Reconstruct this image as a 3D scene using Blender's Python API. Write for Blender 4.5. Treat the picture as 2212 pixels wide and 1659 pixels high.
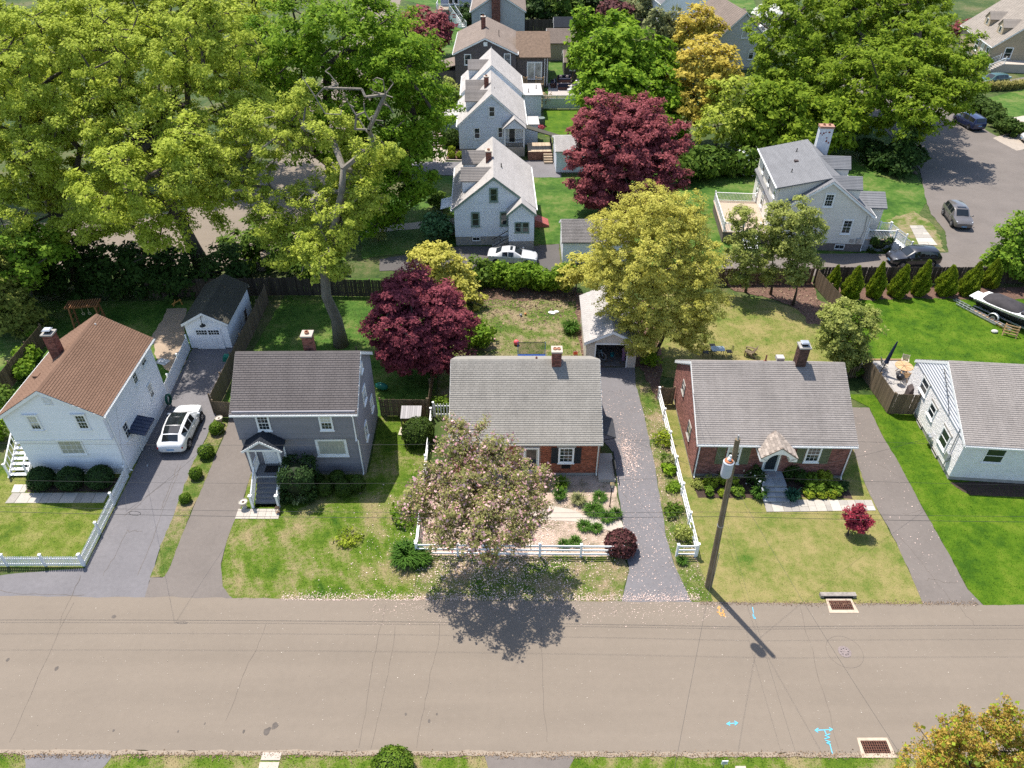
import bpy, math, random
import numpy as np
from mathutils import Vector, Matrix
for o in list(bpy.data.objects): bpy.data.objects.remove(o)
scene = bpy.context.scene
COL = scene.collection
random.seed(7); RNG = np.random.default_rng(11)
R = math.radians

# ------------------------------------------------------------------ camera, sky, sun, exposure
CAM_POS = Vector((0, 0, 35.0))
cam_data = bpy.data.cameras.new('camera'); cam = bpy.data.objects.new('camera', cam_data); COL.objects.link(cam)
cam.location = CAM_POS; cam.rotation_euler = (R(52.0), 0, 0)
cam_data.sensor_width = 36.0; cam_data.lens = 36.0*1590/2212
cam_data.clip_start = 0.5; cam_data.clip_end = 2000
scene.camera = cam
SUN_DIR = Vector((-.235, .351, .906)).normalized()          # towards the sun
world = bpy.data.worlds.new('World'); scene.world = world; world.use_nodes = True
wn = world.node_tree.nodes; wl = world.node_tree.links
sky = wn.new('ShaderNodeTexSky'); sky.sky_type = 'NISHITA'; sky.sun_disc = False
sky.sun_elevation = R(65); sky.sun_rotation = math.atan2(SUN_DIR.x, SUN_DIR.y)
wl.new(sky.outputs[0], wn['Background'].inputs[0]); wn['Background'].inputs[1].default_value = 0.135
sun_d = bpy.data.lights.new('sun', 'SUN'); sun_d.energy = 4.4; sun_d.angle = R(0.53); sun_d.color = (1.0, .945, .86)
sun = bpy.data.objects.new('sun', sun_d); COL.objects.link(sun)
sun.rotation_euler = SUN_DIR.to_track_quat('Z', 'Y').to_euler(); sun.location = (0, 0, 80)
scene.view_settings.view_transform = 'Standard'; scene.view_settings.look = 'None'
scene.view_settings.gamma = 1.0; scene.view_settings.use_curve_mapping = False
scene.view_settings.exposure = 0.80
scene.cycles.use_denoising = False
scene.cycles.max_bounces = 6; scene.cycles.diffuse_bounces = 3; scene.cycles.glossy_bounces = 2
scene.cycles.transmission_bounces = 3; scene.cycles.caustics_reflective = False; scene.cycles.caustics_refractive = False

# ------------------------------------------------------------------ materials
MATS = {}
def nodes_of(name):
    m = bpy.data.materials.new(name); m.use_nodes = True
    return m, m.node_tree.nodes, m.node_tree.links, m.node_tree.nodes['Principled BSDF']
def pos_noise(n, l, scale, detail=3, stretch=None, rough=.55, local=False):
    if local:
        tc = n.new('ShaderNodeTexCoord'); src = tc.outputs['Object']
    else:
        ge = n.new('ShaderNodeNewGeometry'); src = ge.outputs['Position']
    if stretch:
        mp = n.new('ShaderNodeMapping'); mp.inputs['Scale'].default_value = stretch; l.new(src, mp.inputs['Vector']); src = mp.outputs[0]
    t = n.new('ShaderNodeTexNoise'); t.inputs['Scale'].default_value = scale; t.inputs['Detail'].default_value = detail
    t.inputs['Roughness'].default_value = rough
    l.new(src, t.inputs['Vector']); return t.outputs['Fac']
def mathn(n, l, op, a, b=None, clamp=False):
    m = n.new('ShaderNodeMath'); m.operation = op; m.use_clamp = clamp
    for i, v in enumerate((a, b)):
        if v is None: continue
        if isinstance(v, (int, float)): m.inputs[i].default_value = v
        else: l.new(v, m.inputs[i])
    return m.outputs[0]
def ramp(n, l, fac, stops):
    r = n.new('ShaderNodeValToRGB'); l.new(fac, r.inputs[0]); e = r.color_ramp.elements
    while len(e) < len(stops): e.new(.5)
    for el, (p, c) in zip(e, stops): el.position = p; el.color = (*c, 1)
    return r.outputs[0]
def M(name, col, rough=.75, var=.12, noise=(), island=0., objrand=0., bump=None, metal=0., spec=.3, col2=None, local=False):
    """A procedural surface: col varied by noise (scale, weight[, stretch]), by loose piece and by object; bump = (scale, distance)."""
    if name in MATS: return MATS[name]
    m, n, l, b = nodes_of(name)
    terms = []
    for t in noise:
        f = pos_noise(n, l, t[0], 4, t[2] if len(t) > 2 else None, local=local)
        f = mathn(n, l, 'MULTIPLY_ADD', f, 2.2); n[-1].inputs[2].default_value = -.6
        terms.append((f, t[1]))
    if island:
        g = n.new('ShaderNodeNewGeometry'); terms.append((g.outputs['Random Per Island'], island))
    if objrand:
        g = n.new('ShaderNodeObjectInfo'); terms.append((g.outputs['Random'], objrand))
    b.inputs['Roughness'].default_value = rough; b.inputs['Metallic'].default_value = metal; b.inputs['Specular IOR Level'].default_value = spec
    c = np.array(col, float)
    if terms:
        tot = sum(w for _, w in terms); acc = None
        for f, w in terms:
            x = mathn(n, l, 'MULTIPLY', f, w/tot); acc = x if acc is None else mathn(n, l, 'ADD', acc, x)
        lo = c*(1-var); hi = np.array(col2, float) if col2 is not None else c*(1+var)
        l.new(ramp(n, l, acc, [(.15, tuple(lo)), (.85, tuple(np.minimum(hi, .95)))]), b.inputs['Base Color'])
    else: b.inputs['Base Color'].default_value = (*col, 1)
    if bump:
        f = pos_noise(n, l, bump[0], 4, local=local); bp = n.new('ShaderNodeBump'); bp.inputs['Distance'].default_value = bump[1]; bp.inputs['Strength'].default_value = .8
        l.new(f, bp.inputs['Height']); l.new(bp.outputs[0], b.inputs['Normal'])
    MATS[name] = m; return m
def grass(name, dark, mid, straw, straw_amt=.3, patch=.35, blade=False):
    """Turf: three tones mixed by broad patches and fine grain; the blades share the sheet's pattern."""
    if name in MATS: return MATS[name]
    m, n, l, b = nodes_of(name)
    p1 = pos_noise(n, l, patch, 4, rough=.62); p2 = pos_noise(n, l, 1.7, 3, rough=.7); p3 = pos_noise(n, l, 13, 2, rough=.8)
    if blade:
        g = n.new('ShaderNodeNewGeometry'); p3 = g.outputs['Random Per Island']
    a = mathn(n, l, 'MULTIPLY', p1, .50); a = mathn(n, l, 'ADD', a, mathn(n, l, 'MULTIPLY', p2, .28)); a = mathn(n, l, 'ADD', a, mathn(n, l, 'MULTIPLY', p3, .22))
    k = .5 - straw_amt*.35
    a = mathn(n, l, 'MULTIPLY_ADD', a, 1.7); n[-1].inputs[2].default_value = -.35
    l.new(ramp(n, l, a, [(k-.17, dark), (k, mid), (k+.10, tuple(np.array(mid)*.45+np.array(straw)*.55)), (k+.2, straw)]), b.inputs['Base Color'])
    b.inputs['Roughness'].default_value = .85; b.inputs['Specular IOR Level'].default_value = .15
    if not blade:
        bp = n.new('ShaderNodeBump'); bp.inputs['Distance'].default_value = .04; bp.inputs['Strength'].default_value = .7
        l.new(pos_noise(n, l, 22, 3, rough=.8), bp.inputs['Height']); l.new(bp.outputs[0], b.inputs['Normal'])
    MATS[name] = m; return m
def leaf(name, dark, light, trans=.35, rough=.55, gain=1.35):
    if name in MATS: return MATS[name]
    dark = tuple(min(.8, v*gain) for v in dark); light = tuple(min(.8, v*gain) for v in light)
    m, n, l, b = nodes_of(name)
    g = n.new('ShaderNodeNewGeometry'); f = mathn(n, l, 'MULTIPLY', g.outputs['Random Per Island'], .6)
    f = mathn(n, l, 'ADD', f, mathn(n, l, 'MULTIPLY', pos_noise(n, l, .55, 2), .4))
    c = ramp(n, l, f, [(.12, dark), (.85, light)])
    l.new(c, b.inputs['Base Color']); b.inputs['Roughness'].default_value = .7; b.inputs['Specular IOR Level'].default_value = .10
    t = n.new('ShaderNodeBsdfTranslucent'); l.new(c, t.inputs['Color'])
    mx = n.new('ShaderNodeMixShader'); mx.inputs[0].default_value = trans
    l.new(b.outputs[0], mx.inputs[1]); l.new(t.outputs[0], mx.inputs[2]); l.new(mx.outputs[0], n['Material Output'].inputs['Surface'])
    MATS[name] = m; return m

# ------------------------------------------------------------------ mesh building
def tag(o, label=None, cat=None, group=None, kind=None):
    if label: o['label'] = label
    if cat: o['category'] = cat
    if group: o['group'] = group
    if kind: o['kind'] = kind
    return o
def link(name, data, parent=None, loc=None, rz=None, mtx=None):
    o = bpy.data.objects.new(name, data); COL.objects.link(o)
    if parent is not None: o.parent = parent
    if mtx is not None: o.matrix_basis = mtx
    else:
        if loc is not None: o.location = loc
        if rz: o.rotation_euler = (0, 0, rz)
    return o
def thing(name, label, cat, loc, rz=0., group=None):
    if len(loc) == 2: loc = (*loc, 0.)
    o = link(name, None, None, loc, rz); o.empty_display_size = .3
    return tag(o, label, cat, group)
class MB:
    def __init__(s): s.v = []; s.f = []
    def add(s, vs, fs):
        k = len(s.v); s.v += [tuple(v) for v in vs]; s.f += [tuple(i+k for i in f) for f in fs]; return s
    def box(s, x0, y0, z0, x1, y1, z1):
        x0, x1 = sorted((x0, x1)); y0, y1 = sorted((y0, y1)); z0, z1 = sorted((z0, z1))
        return s.add([(x0,y0,z0),(x1,y0,z0),(x1,y1,z0),(x0,y1,z0),(x0,y0,z1),(x1,y0,z1),(x1,y1,z1),(x0,y1,z1)],
                     [(0,3,2,1),(4,5,6,7),(0,1,5,4),(1,2,6,5),(2,3,7,6),(3,0,4,7)])
    def hexa(s, b, t):
        return s.add(list(b)+list(t), [(0,3,2,1),(4,5,6,7),(0,1,5,4),(1,2,6,5),(2,3,7,6),(3,0,4,7)])
    def beam(s, p, q, w, h, up=(0,0,1)):
        p = Vector(p); q = Vector(q); d = (q-p).normalized(); u = Vector(up)
        if abs(d.dot(u)) > .98: u = Vector((1,0,0))
        a = d.cross(u).normalized()*w/2; c = a.cross(d).normalized()*h/2
        return s.hexa([p-a-c, p+a-c, q+a-c, q-a-c], [p-a+c, p+a+c, q+a+c, q-a+c])
    def tube(s, path, rad, n=6, cap=True):
        path = [Vector(p) for p in path]; k0 = len(s.v); ref = None
        for i, p in enumerate(path):
            d = (path[min(i+1, len(path)-1)]-path[max(i-1, 0)]).normalized()
            if ref is None: ref = Vector((1,0,0)) if abs(d.x) < .8 else Vector((0,1,0))
            a = (ref-d*ref.dot(d)).normalized(); b = d.cross(a); ref = a
            r = rad[i] if hasattr(rad, '__len__') else rad
            for j in range(n):
                t = 2*math.pi*j/n; s.v.append(tuple(p+a*r*math.cos(t)+b*r*math.sin(t)))
        for i in range(len(path)-1):
            for j in range(n):
                s.f.append((k0+i*n+j, k0+i*n+(j+1)%n, k0+(i+1)*n+(j+1)%n, k0+(i+1)*n+j))
        if cap:
            s.f.append(tuple(k0+j for j in reversed(range(n)))); e = k0+(len(path)-1)*n; s.f.append(tuple(e+j for j in range(n)))
        return s
    def lathe(s, prof, c=(0,0,0), n=16, axis='z'):
        k0 = len(s.v)
        for r, z in prof:
            for j in range(n):
                t = 2*math.pi*j/n; x, y = r*math.cos(t), r*math.sin(t)
                p = (x, y, z) if axis == 'z' else ((z, x, y) if axis == 'x' else (x, z, y))
                s.v.append((p[0]+c[0], p[1]+c[1], p[2]+c[2]))
        for i in range(len(prof)-1):
            for j in range(n): s.f.append((k0+i*n+j, k0+i*n+(j+1)%n, k0+(i+1)*n+(j+1)%n, k0+(i+1)*n+j))
        s.f.append(tuple(k0+j for j in reversed(range(n)))); e = k0+(len(prof)-1)*n; s.f.append(tuple(e+j for j in range(n)))
        return s
    def poly(s, pts): return s.add(pts, [tuple(range(len(pts)))])
    def prism(s, pts, z0, z1):
        n = len(pts)
        return s.add([(*p, z0) for p in pts]+[(*p, z1) for p in pts], [tuple(reversed(range(n))), tuple(range(n, 2*n))]+[(i, (i+1)%n, n+(i+1)%n, n+i) for i in range(n)])
    def ell(s, c, r, n=14, m=8):
        prof = [(math.sin(math.pi*(i+.02)/(m+.04)), -math.cos(math.pi*(i+.02)/(m+.04))) for i in range(m+1)]; k = len(s.v); s.lathe(prof, (0,0,0), n)
        for i in range(k, len(s.v)):
            v = s.v[i]; s.v[i] = (c[0]+v[0]*r[0], c[1]+v[1]*r[1], c[2]+v[2]*r[2])
        return s
    def mesh(s, name, mat, smooth=False):
        me = bpy.data.meshes.new(name); me.from_pydata(s.v, [], s.f); me.update()
        if mat is not None: me.materials.append(mat)
        if smooth: me.polygons.foreach_set('use_smooth', [True]*len(me.polygons))
        return me
    def build(s, name, mat, parent=None, loc=None, rz=None, smooth=False, kind=None, label=None):
        o = link(name, s.mesh(name, mat, smooth), parent, loc, rz)
        if kind: o['kind'] = kind
        if label: o['label'] = label
        return o
def quads_mesh(name, V, mat, per=4):
    """V: (N, per, 3) loose polygons in one mesh."""
    V = np.asarray(V, np.float32); N = len(V)
    me = bpy.data.meshes.new(name); me.vertices.add(N*per); me.vertices.foreach_set('co', V.reshape(-1))
    me.loops.add(N*per); me.loops.foreach_set('vertex_index', np.arange(N*per, dtype=np.int32))
    me.polygons.add(N); me.polygons.foreach_set('loop_start', np.arange(0, N*per, per, dtype=np.int32))
    try: me.polygons.foreach_set('loop_total', np.full(N, per, dtype=np.int32))
    except Exception: pass
    me.update(calc_edges=True); me.materials.append(mat); return me
def unit(a): return a/np.maximum(np.linalg.norm(a, axis=-1, keepdims=True), 1e-6)
def leaf_quads(C, Nrm, size, aspect=.6, rng=RNG):
    n = len(C); t = unit(np.cross(Nrm, rng.normal(size=(n, 3)))); b = np.cross(Nrm, t)
    s = (size*np.clip(rng.lognormal(-.05, .38, n), .4, 2.2))[:, None]
    return np.stack([C-t*s, C-b*s*aspect, C+t*s, C+b*s*aspect], 1)
def leaf_tris(C, Nrm, size, aspect=.6, rng=RNG):
    n = len(C); t = unit(np.cross(Nrm, rng.normal(size=(n, 3)))); b = np.cross(Nrm, t)
    s = (size*np.clip(rng.lognormal(-.05, .40, n), .4, 2.3))[:, None]
    return np.stack([C-b*s*aspect, C+t*s*1.35, C+b*s*aspect], 1)
def smooth_noise(P, seed, f):
    r = np.random.default_rng(seed); out = np.zeros(len(P))
    for k in range(5):
        w = r.normal(size=P.shape[1])*f*(1+.5*k); out += np.sin(P@w+r.uniform(0, 6.28))/(1+.6*k)
    return out/2.6

# ------------------------------------------------------------------ ground sheets
def resample(pts, step, jit, seed):
    out = []; P = np.array(pts, float); n = len(P)
    for i in range(n):
        a, b = P[i], P[(i+1)%n]; k = max(1, int(np.linalg.norm(b-a)/step))
        for j in range(k): out.append(a+(b-a)*j/k)
    out = np.array(out)
    if jit:
        out[:, 0] += smooth_noise(out, seed, 1.3)*jit; out[:, 1] += smooth_noise(out, seed+5, 1.3)*jit
        out += np.random.default_rng(seed).normal(size=out.shape)*jit*.3
    return out
POLY = {}
def sheet(name, pts, z, mat, jit=.07, step=.35, kind='structure', label=None, key=None):
    pp = resample(pts, step, jit, len(bpy.data.objects)) if jit else np.array(pts, float)
    POLY[key or name] = pp
    o = MB().poly([(x, y, 0) for x, y in pp]).build(name, mat, None, (0, 0, z)); o['kind'] = kind
    if label: o['label'] = label
    return o
def inside(P, poly):
    x, y = P[:, 0], P[:, 1]; c = np.zeros(len(P), bool); n = len(poly); j = n-1
    for i in range(n):
        xi, yi = poly[i]; xj, yj = poly[j]
        hit = ((yi > y) != (yj > y)); c ^= hit & (x < (xj-xi)*(y-yi)/(yj-yi+1e-12)+xi); j = i
    return c
def scatter(poly, dens, rng=RNG, holes=()):
    poly = np.asarray(poly, float); lo, hi = poly.min(0), poly.max(0); n = int((hi-lo).prod()*dens)
    P = rng.uniform(lo, hi, (n, 2)); k = inside(P, poly)
    for h in holes: k &= ~inside(P, h)
    return P[k]
def blades(name, P, z, h, w, mat, label=None, cat=None):
    n = len(P); th = RNG.uniform(0, 6.28, n); hh = h*RNG.uniform(.5, 1.5, n); ww = w*RNG.uniform(.6, 1.4, n)
    d = np.stack([np.cos(th), np.sin(th)], 1)*ww[:, None]; ln = RNG.normal(size=(n, 2))*hh[:, None]*.55
    B = np.concatenate([P, np.full((n, 1), z)], 1); V = np.zeros((n, 3, 3)); V[:] = B[:, None]
    V[:, 0, :2] -= d; V[:, 1, :2] += d; V[:, 2, :2] += ln; V[:, 2, 2] += hh
    return tag(link(name, quads_mesh(name, V, mat, 3)), label, cat, None, 'stuff')
def litter(name, P, z, size, mat, label=None, cat=None):
    n = len(P); C = np.concatenate([P, z+RNG.uniform(.0, .03, (n, 1))], 1)
    Nn = unit(np.array([0, 0, 1.])+RNG.normal(size=(n, 3))*.35)
    return tag(link(name, quads_mesh(name, leaf_quads(C, Nn, size, .75), mat)), label, cat, None, 'stuff')
# ------------------------------------------------------------------ palette
asphalt = M('worn_asphalt', (.188,.154,.120), .9, .16, [(.25,.4),(.9,.5,(.06,1,1)),(3,.3),(45,.5),(160,.5)], bump=(60,.004))
asphalt_blue = M('blue_grey_asphalt', (.150,.141,.145), .9, .18, [(.5,.5),(4,.4),(40,.6)], bump=(50,.006))
asphalt_brown = M('brown_grey_asphalt', (.148,.127,.112), .9, .18, [(.4,.5),(4,.3),(40,.5)], bump=(50,.005))
asphalt_dark = M('dark_asphalt', (.09,.082,.078), .9, .14, [(.4,.5),(40,.5)], bump=(50,.005))
concrete = M('pale_concrete', (.42,.36,.30), .9, .10, [(1.5,.5),(25,.5)], bump=(40,.004))
sand_dirt = M('sandy_dirt', (.33,.25,.18), .95, .22, [(.7,.5),(9,.4),(40,.3)], bump=(30,.02))
mulch = M('bark_mulch', (.055,.035,.028), .95, .5, [(2,.3),(18,.6),(60,.3)], bump=(40,.03))
mulch_red = M('reddish_mulch', (.13,.075,.055), .95, .4, [(1.5,.4),(14,.6)], bump=(40,.03))
flag = M('flagstone', (.36,.33,.29), .85, .22, [(5,.3)], objrand=.9, bump=(20,.004), col2=(.46,.42,.36))
bluestone = M('bluestone', (.27,.29,.31), .8, .18, [(4,.3)], objrand=.8, bump=(20,.004))
brick_paver = M('brick_paver', (.30,.19,.14), .9, .25, [(4,.4)], island=.8)
ground_m = grass('yard_ground', (.020,.045,.010), (.055,.085,.020), (.14,.12,.06), .0, .12)
L_white = grass('turf_sunny', (.040,.085,.006), (.105,.145,.014), (.21,.20,.06), .12, .5)
L_grey = grass('turf_patchy', (.028,.075,.004), (.088,.140,.010), (.25,.20,.10), .08, .42)
L_straw = grass('turf_straw', (.050,.110,.010), (.140,.158,.034), (.245,.205,.080), .22, .30)
L_green = grass('turf_lush', (.028,.075,.002), (.060,.122,.003), (.11,.16,.012), -.05, .5)
L_bare = grass('turf_bare', (.035,.085,.008), (.095,.130,.022), (.26,.195,.12), .16, .45)
L_petal = grass('petal_ground', (.05,.085,.025), (.17,.145,.09), (.42,.32,.25), .42, .8)
L_far = grass('turf_far', (.025,.070,.008), (.060,.125,.016), (.15,.165,.05), .0, .3)
BLM = {k: grass(k+'_blades', *v, blade=True) for k, v in dict(
    turf_sunny=((.04,.08,.006),(.11,.155,.014),(.19,.18,.06),.1,.5), turf_patchy=((.025,.07,.004),(.085,.15,.010),(.22,.18,.08),.02,.42),
    turf_straw=((.05,.11,.010),(.145,.168,.036),(.26,.22,.085),.22,.30), turf_lush=((.026,.075,.002),(.062,.130,.004),(.09,.165,.02),-.1,.5),
    turf_bare=((.02,.07,.008),(.07,.13,.02),(.24,.18,.09),.1,.45)).items()}
white_paint = M('white_paint', (.84,.84,.83), .55, .04, [(1.2,.5)], objrand=.2)
white_trim = M('white_trim', (.82,.82,.80), .5, .03, [(2,.4)])
white_clap = M('white_clapboard', (.83,.84,.86), .6, .05, [(.8,.4),(9,.2,(1,1,8))], objrand=.3)
grey_shake = M('grey_shake', (.235,.225,.240), .8, .14, [(1.1,.4),(14,.4,(1,1,.3))], objrand=.3)
blue_clap = M('pale_blue_clapboard', (.68,.72,.78), .6, .06, [(.9,.4)], objrand=.3)
cream_clap = M('cream_clapboard', (.74,.69,.61), .6, .06, [(.9,.4)], objrand=.3)
brown_clap = M('dark_brown_siding', (.115,.095,.092), .7, .10, [(.9,.4)], objrand=.3)
tan_clap = M('tan_clapboard', (.42,.33,.22), .7, .08, [(.9,.4)], objrand=.3)
white_brick = M('whitewashed_brick', (.82,.79,.765), .75, .07, [(1.5,.4)], island=.5, bump=(16,.02))
red_brick = M('orange_red_brick', (.27,.085,.045), .85, .35, [(1.2,.3)], island=.9)
plum_brick = M('plum_red_brick', (.225,.098,.078), .85, .40, [(1.0,.35)], island=.9)
mortar = M('mortar', (.30,.23,.19), .9, .1, [(3,.5)])
old_brick = M('chimney_brick', (.20,.075,.055), .85, .45, [(5,.3)], island=.9)
cement = M('grey_cement', (.33,.31,.28), .9, .12, [(3,.5)], bump=(30,.004))
def roof_m(name, c, c2=None, obj=.5): return M(name, c, .92, .20, [(.45,.6),(2.6,.7,(1,.10,.10)),(60,.25)], island=obj, objrand=obj*.8, col2=c2, bump=(80,.004), spec=.15)
roof_brown = roof_m('brown_shingle', (.175,.105,.072)); roof_charc = roof_m('charcoal_brown_shingle', (.128,.112,.106))
roof_grey = roof_m('weathered_grey_shingle', (.265,.245,.215)); roof_taupe = roof_m('taupe_shingle', (.255,.228,.208))
roof_pale = roof_m('pale_grey_shingle', (.37,.345,.325)); roof_black = roof_m('black_shingle', (.028,.032,.040))
roof_blue = roof_m('cool_grey_shingle', (.185,.185,.19)); roof_tan = roof_m('tan_shingle', (.195,.155,.128)); roof_greytan = roof_m('grey_tan_shingle', (.27,.235,.20)); roof_mossy = roof_m('mossy_dark_shingle', (.075,.070,.055))
glass = M('window_glass', (.018,.026,.030), .06, .2, [(1.5,1)], spec=.6)
blind_m = M('window_blind', (.52,.51,.46), .35, .12, [(2,.5)], objrand=.5, spec=.5); blind_m.node_tree.nodes['Principled BSDF'].inputs['Coat Weight'].default_value = 1.
curtain = M('curtain_behind_glass', (.40,.40,.33), .25, .35, [(9,.8,(6,6,.15))], spec=.6)
metal_grey = M('galvanised_metal', (.42,.44,.46), .4, .1, [(4,1)], metal=.6)
black_metal = M('black_metal', (.012,.012,.013), .5, .1)
dark_rubber = M('rubber', (.014,.014,.015), .85, .1)
wood_grey = M('weathered_fence_wood', (.155,.115,.075), .9, .30, [(1.2,.3),(20,.3,(1,1,.1))], objrand=.7)
wood_brown = M('stained_wood', (.19,.085,.035), .8, .25, [(10,.5)], objrand=.5)
wood_light = M('teak_wood', (.46,.29,.15), .7, .2, [(10,.4)], objrand=.5)
pole_wood = M('pole_wood', (.19,.145,.090), .92, .35, [(1.5,.3),(16,.6,(1,1,.08))], bump=(30,.01))
bark = M('tree_bark', (.075,.060,.047), .95, .35, [(1,.3),(9,.6,(1,1,.25))], bump=(12,.04))
bark_pale = M('pale_grey_bark', (.20,.175,.14), .95, .3, [(1,.3),(9,.6,(1,1,.25))], bump=(12,.04))
LF = dict(
    locust=leaf('leaf_yellow_green', (.165,.215,.012), (.430,.480,.075), .45), maple=leaf('leaf_bright_green', (.050,.120,.005), (.220,.320,.022), .40),
    oak=leaf('leaf_olive_yellow', (.150,.200,.016), (.430,.470,.075), .45), bigmaple=leaf('leaf_mid_green', (.075,.130,.006), (.230,.300,.025), .42),
    red=leaf('leaf_maroon', (.075,.012,.022), (.26,.066,.078), .3), redfar=leaf('leaf_dusky_red', (.085,.016,.020), (.31,.090,.095), .3),
    yellow=leaf('leaf_spring_yellow', (.27,.26,.040), (.53,.49,.115), .45), gold=leaf('leaf_gold', (.30,.24,.03), (.52,.41,.08), .4),
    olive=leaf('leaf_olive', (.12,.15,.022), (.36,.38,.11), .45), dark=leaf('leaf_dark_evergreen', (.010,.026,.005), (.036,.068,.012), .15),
    hedge=leaf('leaf_hedge', (.060,.13,.008), (.19,.28,.028), .4), thuja=leaf('leaf_arborvitae', (.090,.14,.008), (.28,.33,.03), .35),
    box=leaf('leaf_boxwood', (.022,.045,.007), (.060,.095,.016), .2), boxdark=leaf('leaf_yew', (.014,.034,.010), (.040,.072,.020), .2), boxlight=leaf('leaf_fresh_boxwood', (.045,.095,.008), (.130,.190,.022), .25),
    lime=leaf('leaf_lime', (.12,.17,.01), (.26,.30,.03), .3), cherry=leaf('leaf_bronze_green', (.10,.115,.028), (.33,.31,.12), .45), blossom=leaf('blossom_pink', (.36,.17,.18), (.60,.40,.40), .3),
    purple=leaf('leaf_purple', (.04,.016,.018), (.14,.055,.05), .2), crimson=leaf('leaf_crimson', (.15,.010,.022), (.34,.055,.075), .3), willow=leaf('leaf_willow', (.11,.12,.05), (.24,.25,.10), .3),
    whitebl=leaf('blossom_white', (.6,.57,.48), (.8,.78,.7), .2), bronze=leaf('leaf_bronze_gold', (.24,.15,.025), (.52,.36,.085), .5), daff=leaf('leaf_strappy_green', (.025,.07,.008), (.075,.15,.02), .3),
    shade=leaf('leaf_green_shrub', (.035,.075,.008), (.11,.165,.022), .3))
petal_m = M('fallen_petal', (.66,.50,.43), .9, .25, island=1.)
dry_m = M('dry_litter', (.20,.14,.09), .95, .45, island=1.)

# ------------------------------------------------------------------ setting: terrain, street, drives, lawns
sheet('ground', [(-320,-40),(320,-40),(320,420),(-320,420)], -.03, ground_m, 0)
def NE(x): return 16.62-.004*x            # near edge of the street
def FE(x): return 25.06-.0105*x           # far edge
sheet('street', [(-90,NE(-90)),(-24,NE(-24)),(24,NE(24)),(90,NE(90)),(90,FE(90)),(24,FE(24)),(-16,FE(-16)),(-90,FE(-90))], .016, asphalt, .05)
sheet('verge_lawn', [(-60,2),(60,2),(60,NE(60)-.05),(-60,NE(-60)-.05)], 0, L_grey, .08, key='verge')
sheet('driveway', [(-23.04, 16.77),(-18.55, 16.82),(-19.03, 15.73),(-20.8,11),(-24.5,11),(-22.44, 15.73)], .010, asphalt_blue, .05, key='d_near_left')
sheet('driveway', [(-1.40, 16.77),(3.11, 16.74),(2.54, 15.73),(3.5,9),(-.9,9),(-1.08, 15.73)], .010, asphalt_brown, .06, key='d_near_mid')
sheet('kerb_strip', [(-40,NE(-40)-.14),(40,NE(40)-.14),(40,NE(40)+.07),(-40,NE(-40)+.07)], .020, M('gravelly_edge',(.26,.21,.16),.95,.2,[(3,.5),(25,.6)]), .08)
# white house yard and its drive
sheet('front_lawn', [(-50,27.35),(-25.05,27.35),(-25.35,34.6),(-25.4,36),(-31.7,35.6),(-50,36)], 0, L_white, .03, key='lawn_white')
sheet('driveway', [(-60,FE(-60)-.1),(-60,27.0),(-29.69, 26.81),(-25.0,27.3),(-25.35,34.7),(-26.0,43.3),(-26.3,49.6),(-22.9,49.6),(-22.54, 48.18),(-22.29, 43.22),(-21.71, 41.12),(-21.62, 36.90),(-21.23, 32.31),(-21.14, 28.80),(-20.91, 26.69),(-20.64, 24.96)], .006, asphalt_blue, .05, key='d_white')
sheet('grass_strip', [(-20.88, 26.64),(-20.12, 26.64),(-20.14, 28.26),(-20.25, 31.69),(-20.30, 34.90),(-20.40, 38.59),(-20.50, 40.04),(-21.64, 41.18),(-21.61, 37.87),(-21.70, 35.93),(-21.30, 32.51),(-21.21, 28.99)], .012, L_bare, .09, key='strip')
sheet('driveway', [(-20.63, 24.95),(-20.88, 26.64),(-20.19, 26.64),(-20.14, 28.26),(-20.25, 31.69),(-20.40, 38.59),(-20.50, 40.04),(-20.69, 41.12),(-17.4,41),(-17.4,34.9),(-17.45, 35.01),(-17.24, 32.20),(-17.33, 31.09),(-17.31, 29.45),(-17.15, 27.64),(-16.51, 26.02),(-15.98, 25.40),(-15.54, 25.08),(-15.50, 24.95)], .009, asphalt_brown, .03, key='d_grey')
sheet('front_lawn', [(-15.63, 25.14),(-16.02, 25.44),(-16.51, 26.02),(-17.11, 27.55),(-17.31, 29.45),(-17.33, 31.09),(-17.24, 32.20),(-17.45, 35.01),(-17.4,35.2),(-9.6,35.2),(-9.7,41),(-5.9,41),(-5.65,28.3),(-5.5,FE(-5)-.05)], 0, L_grey, .04, key='lawn_grey')
sheet('back_lawn', [(-21.8,41.2),(-5.8,41.0),(-6.0,61),(-20.5,61)], 0, L_far, .1, key='lawn_grey_back')
sheet('back_lawn', [(-45,43),(-31,42.8),(-26.2,43),(-27,57),(-45,57)], 0, L_far, .1, key='lawn_white_back')
sheet('patio', [(-30.60, 55.64),(-28.99, 55.64),(-27.45, 50.93),(-26.16, 47.52),(-26.94, 46.24),(-28.73, 48.18),(-30.29, 51.10)], .006, sand_dirt, .12, key='patio_white')
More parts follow.
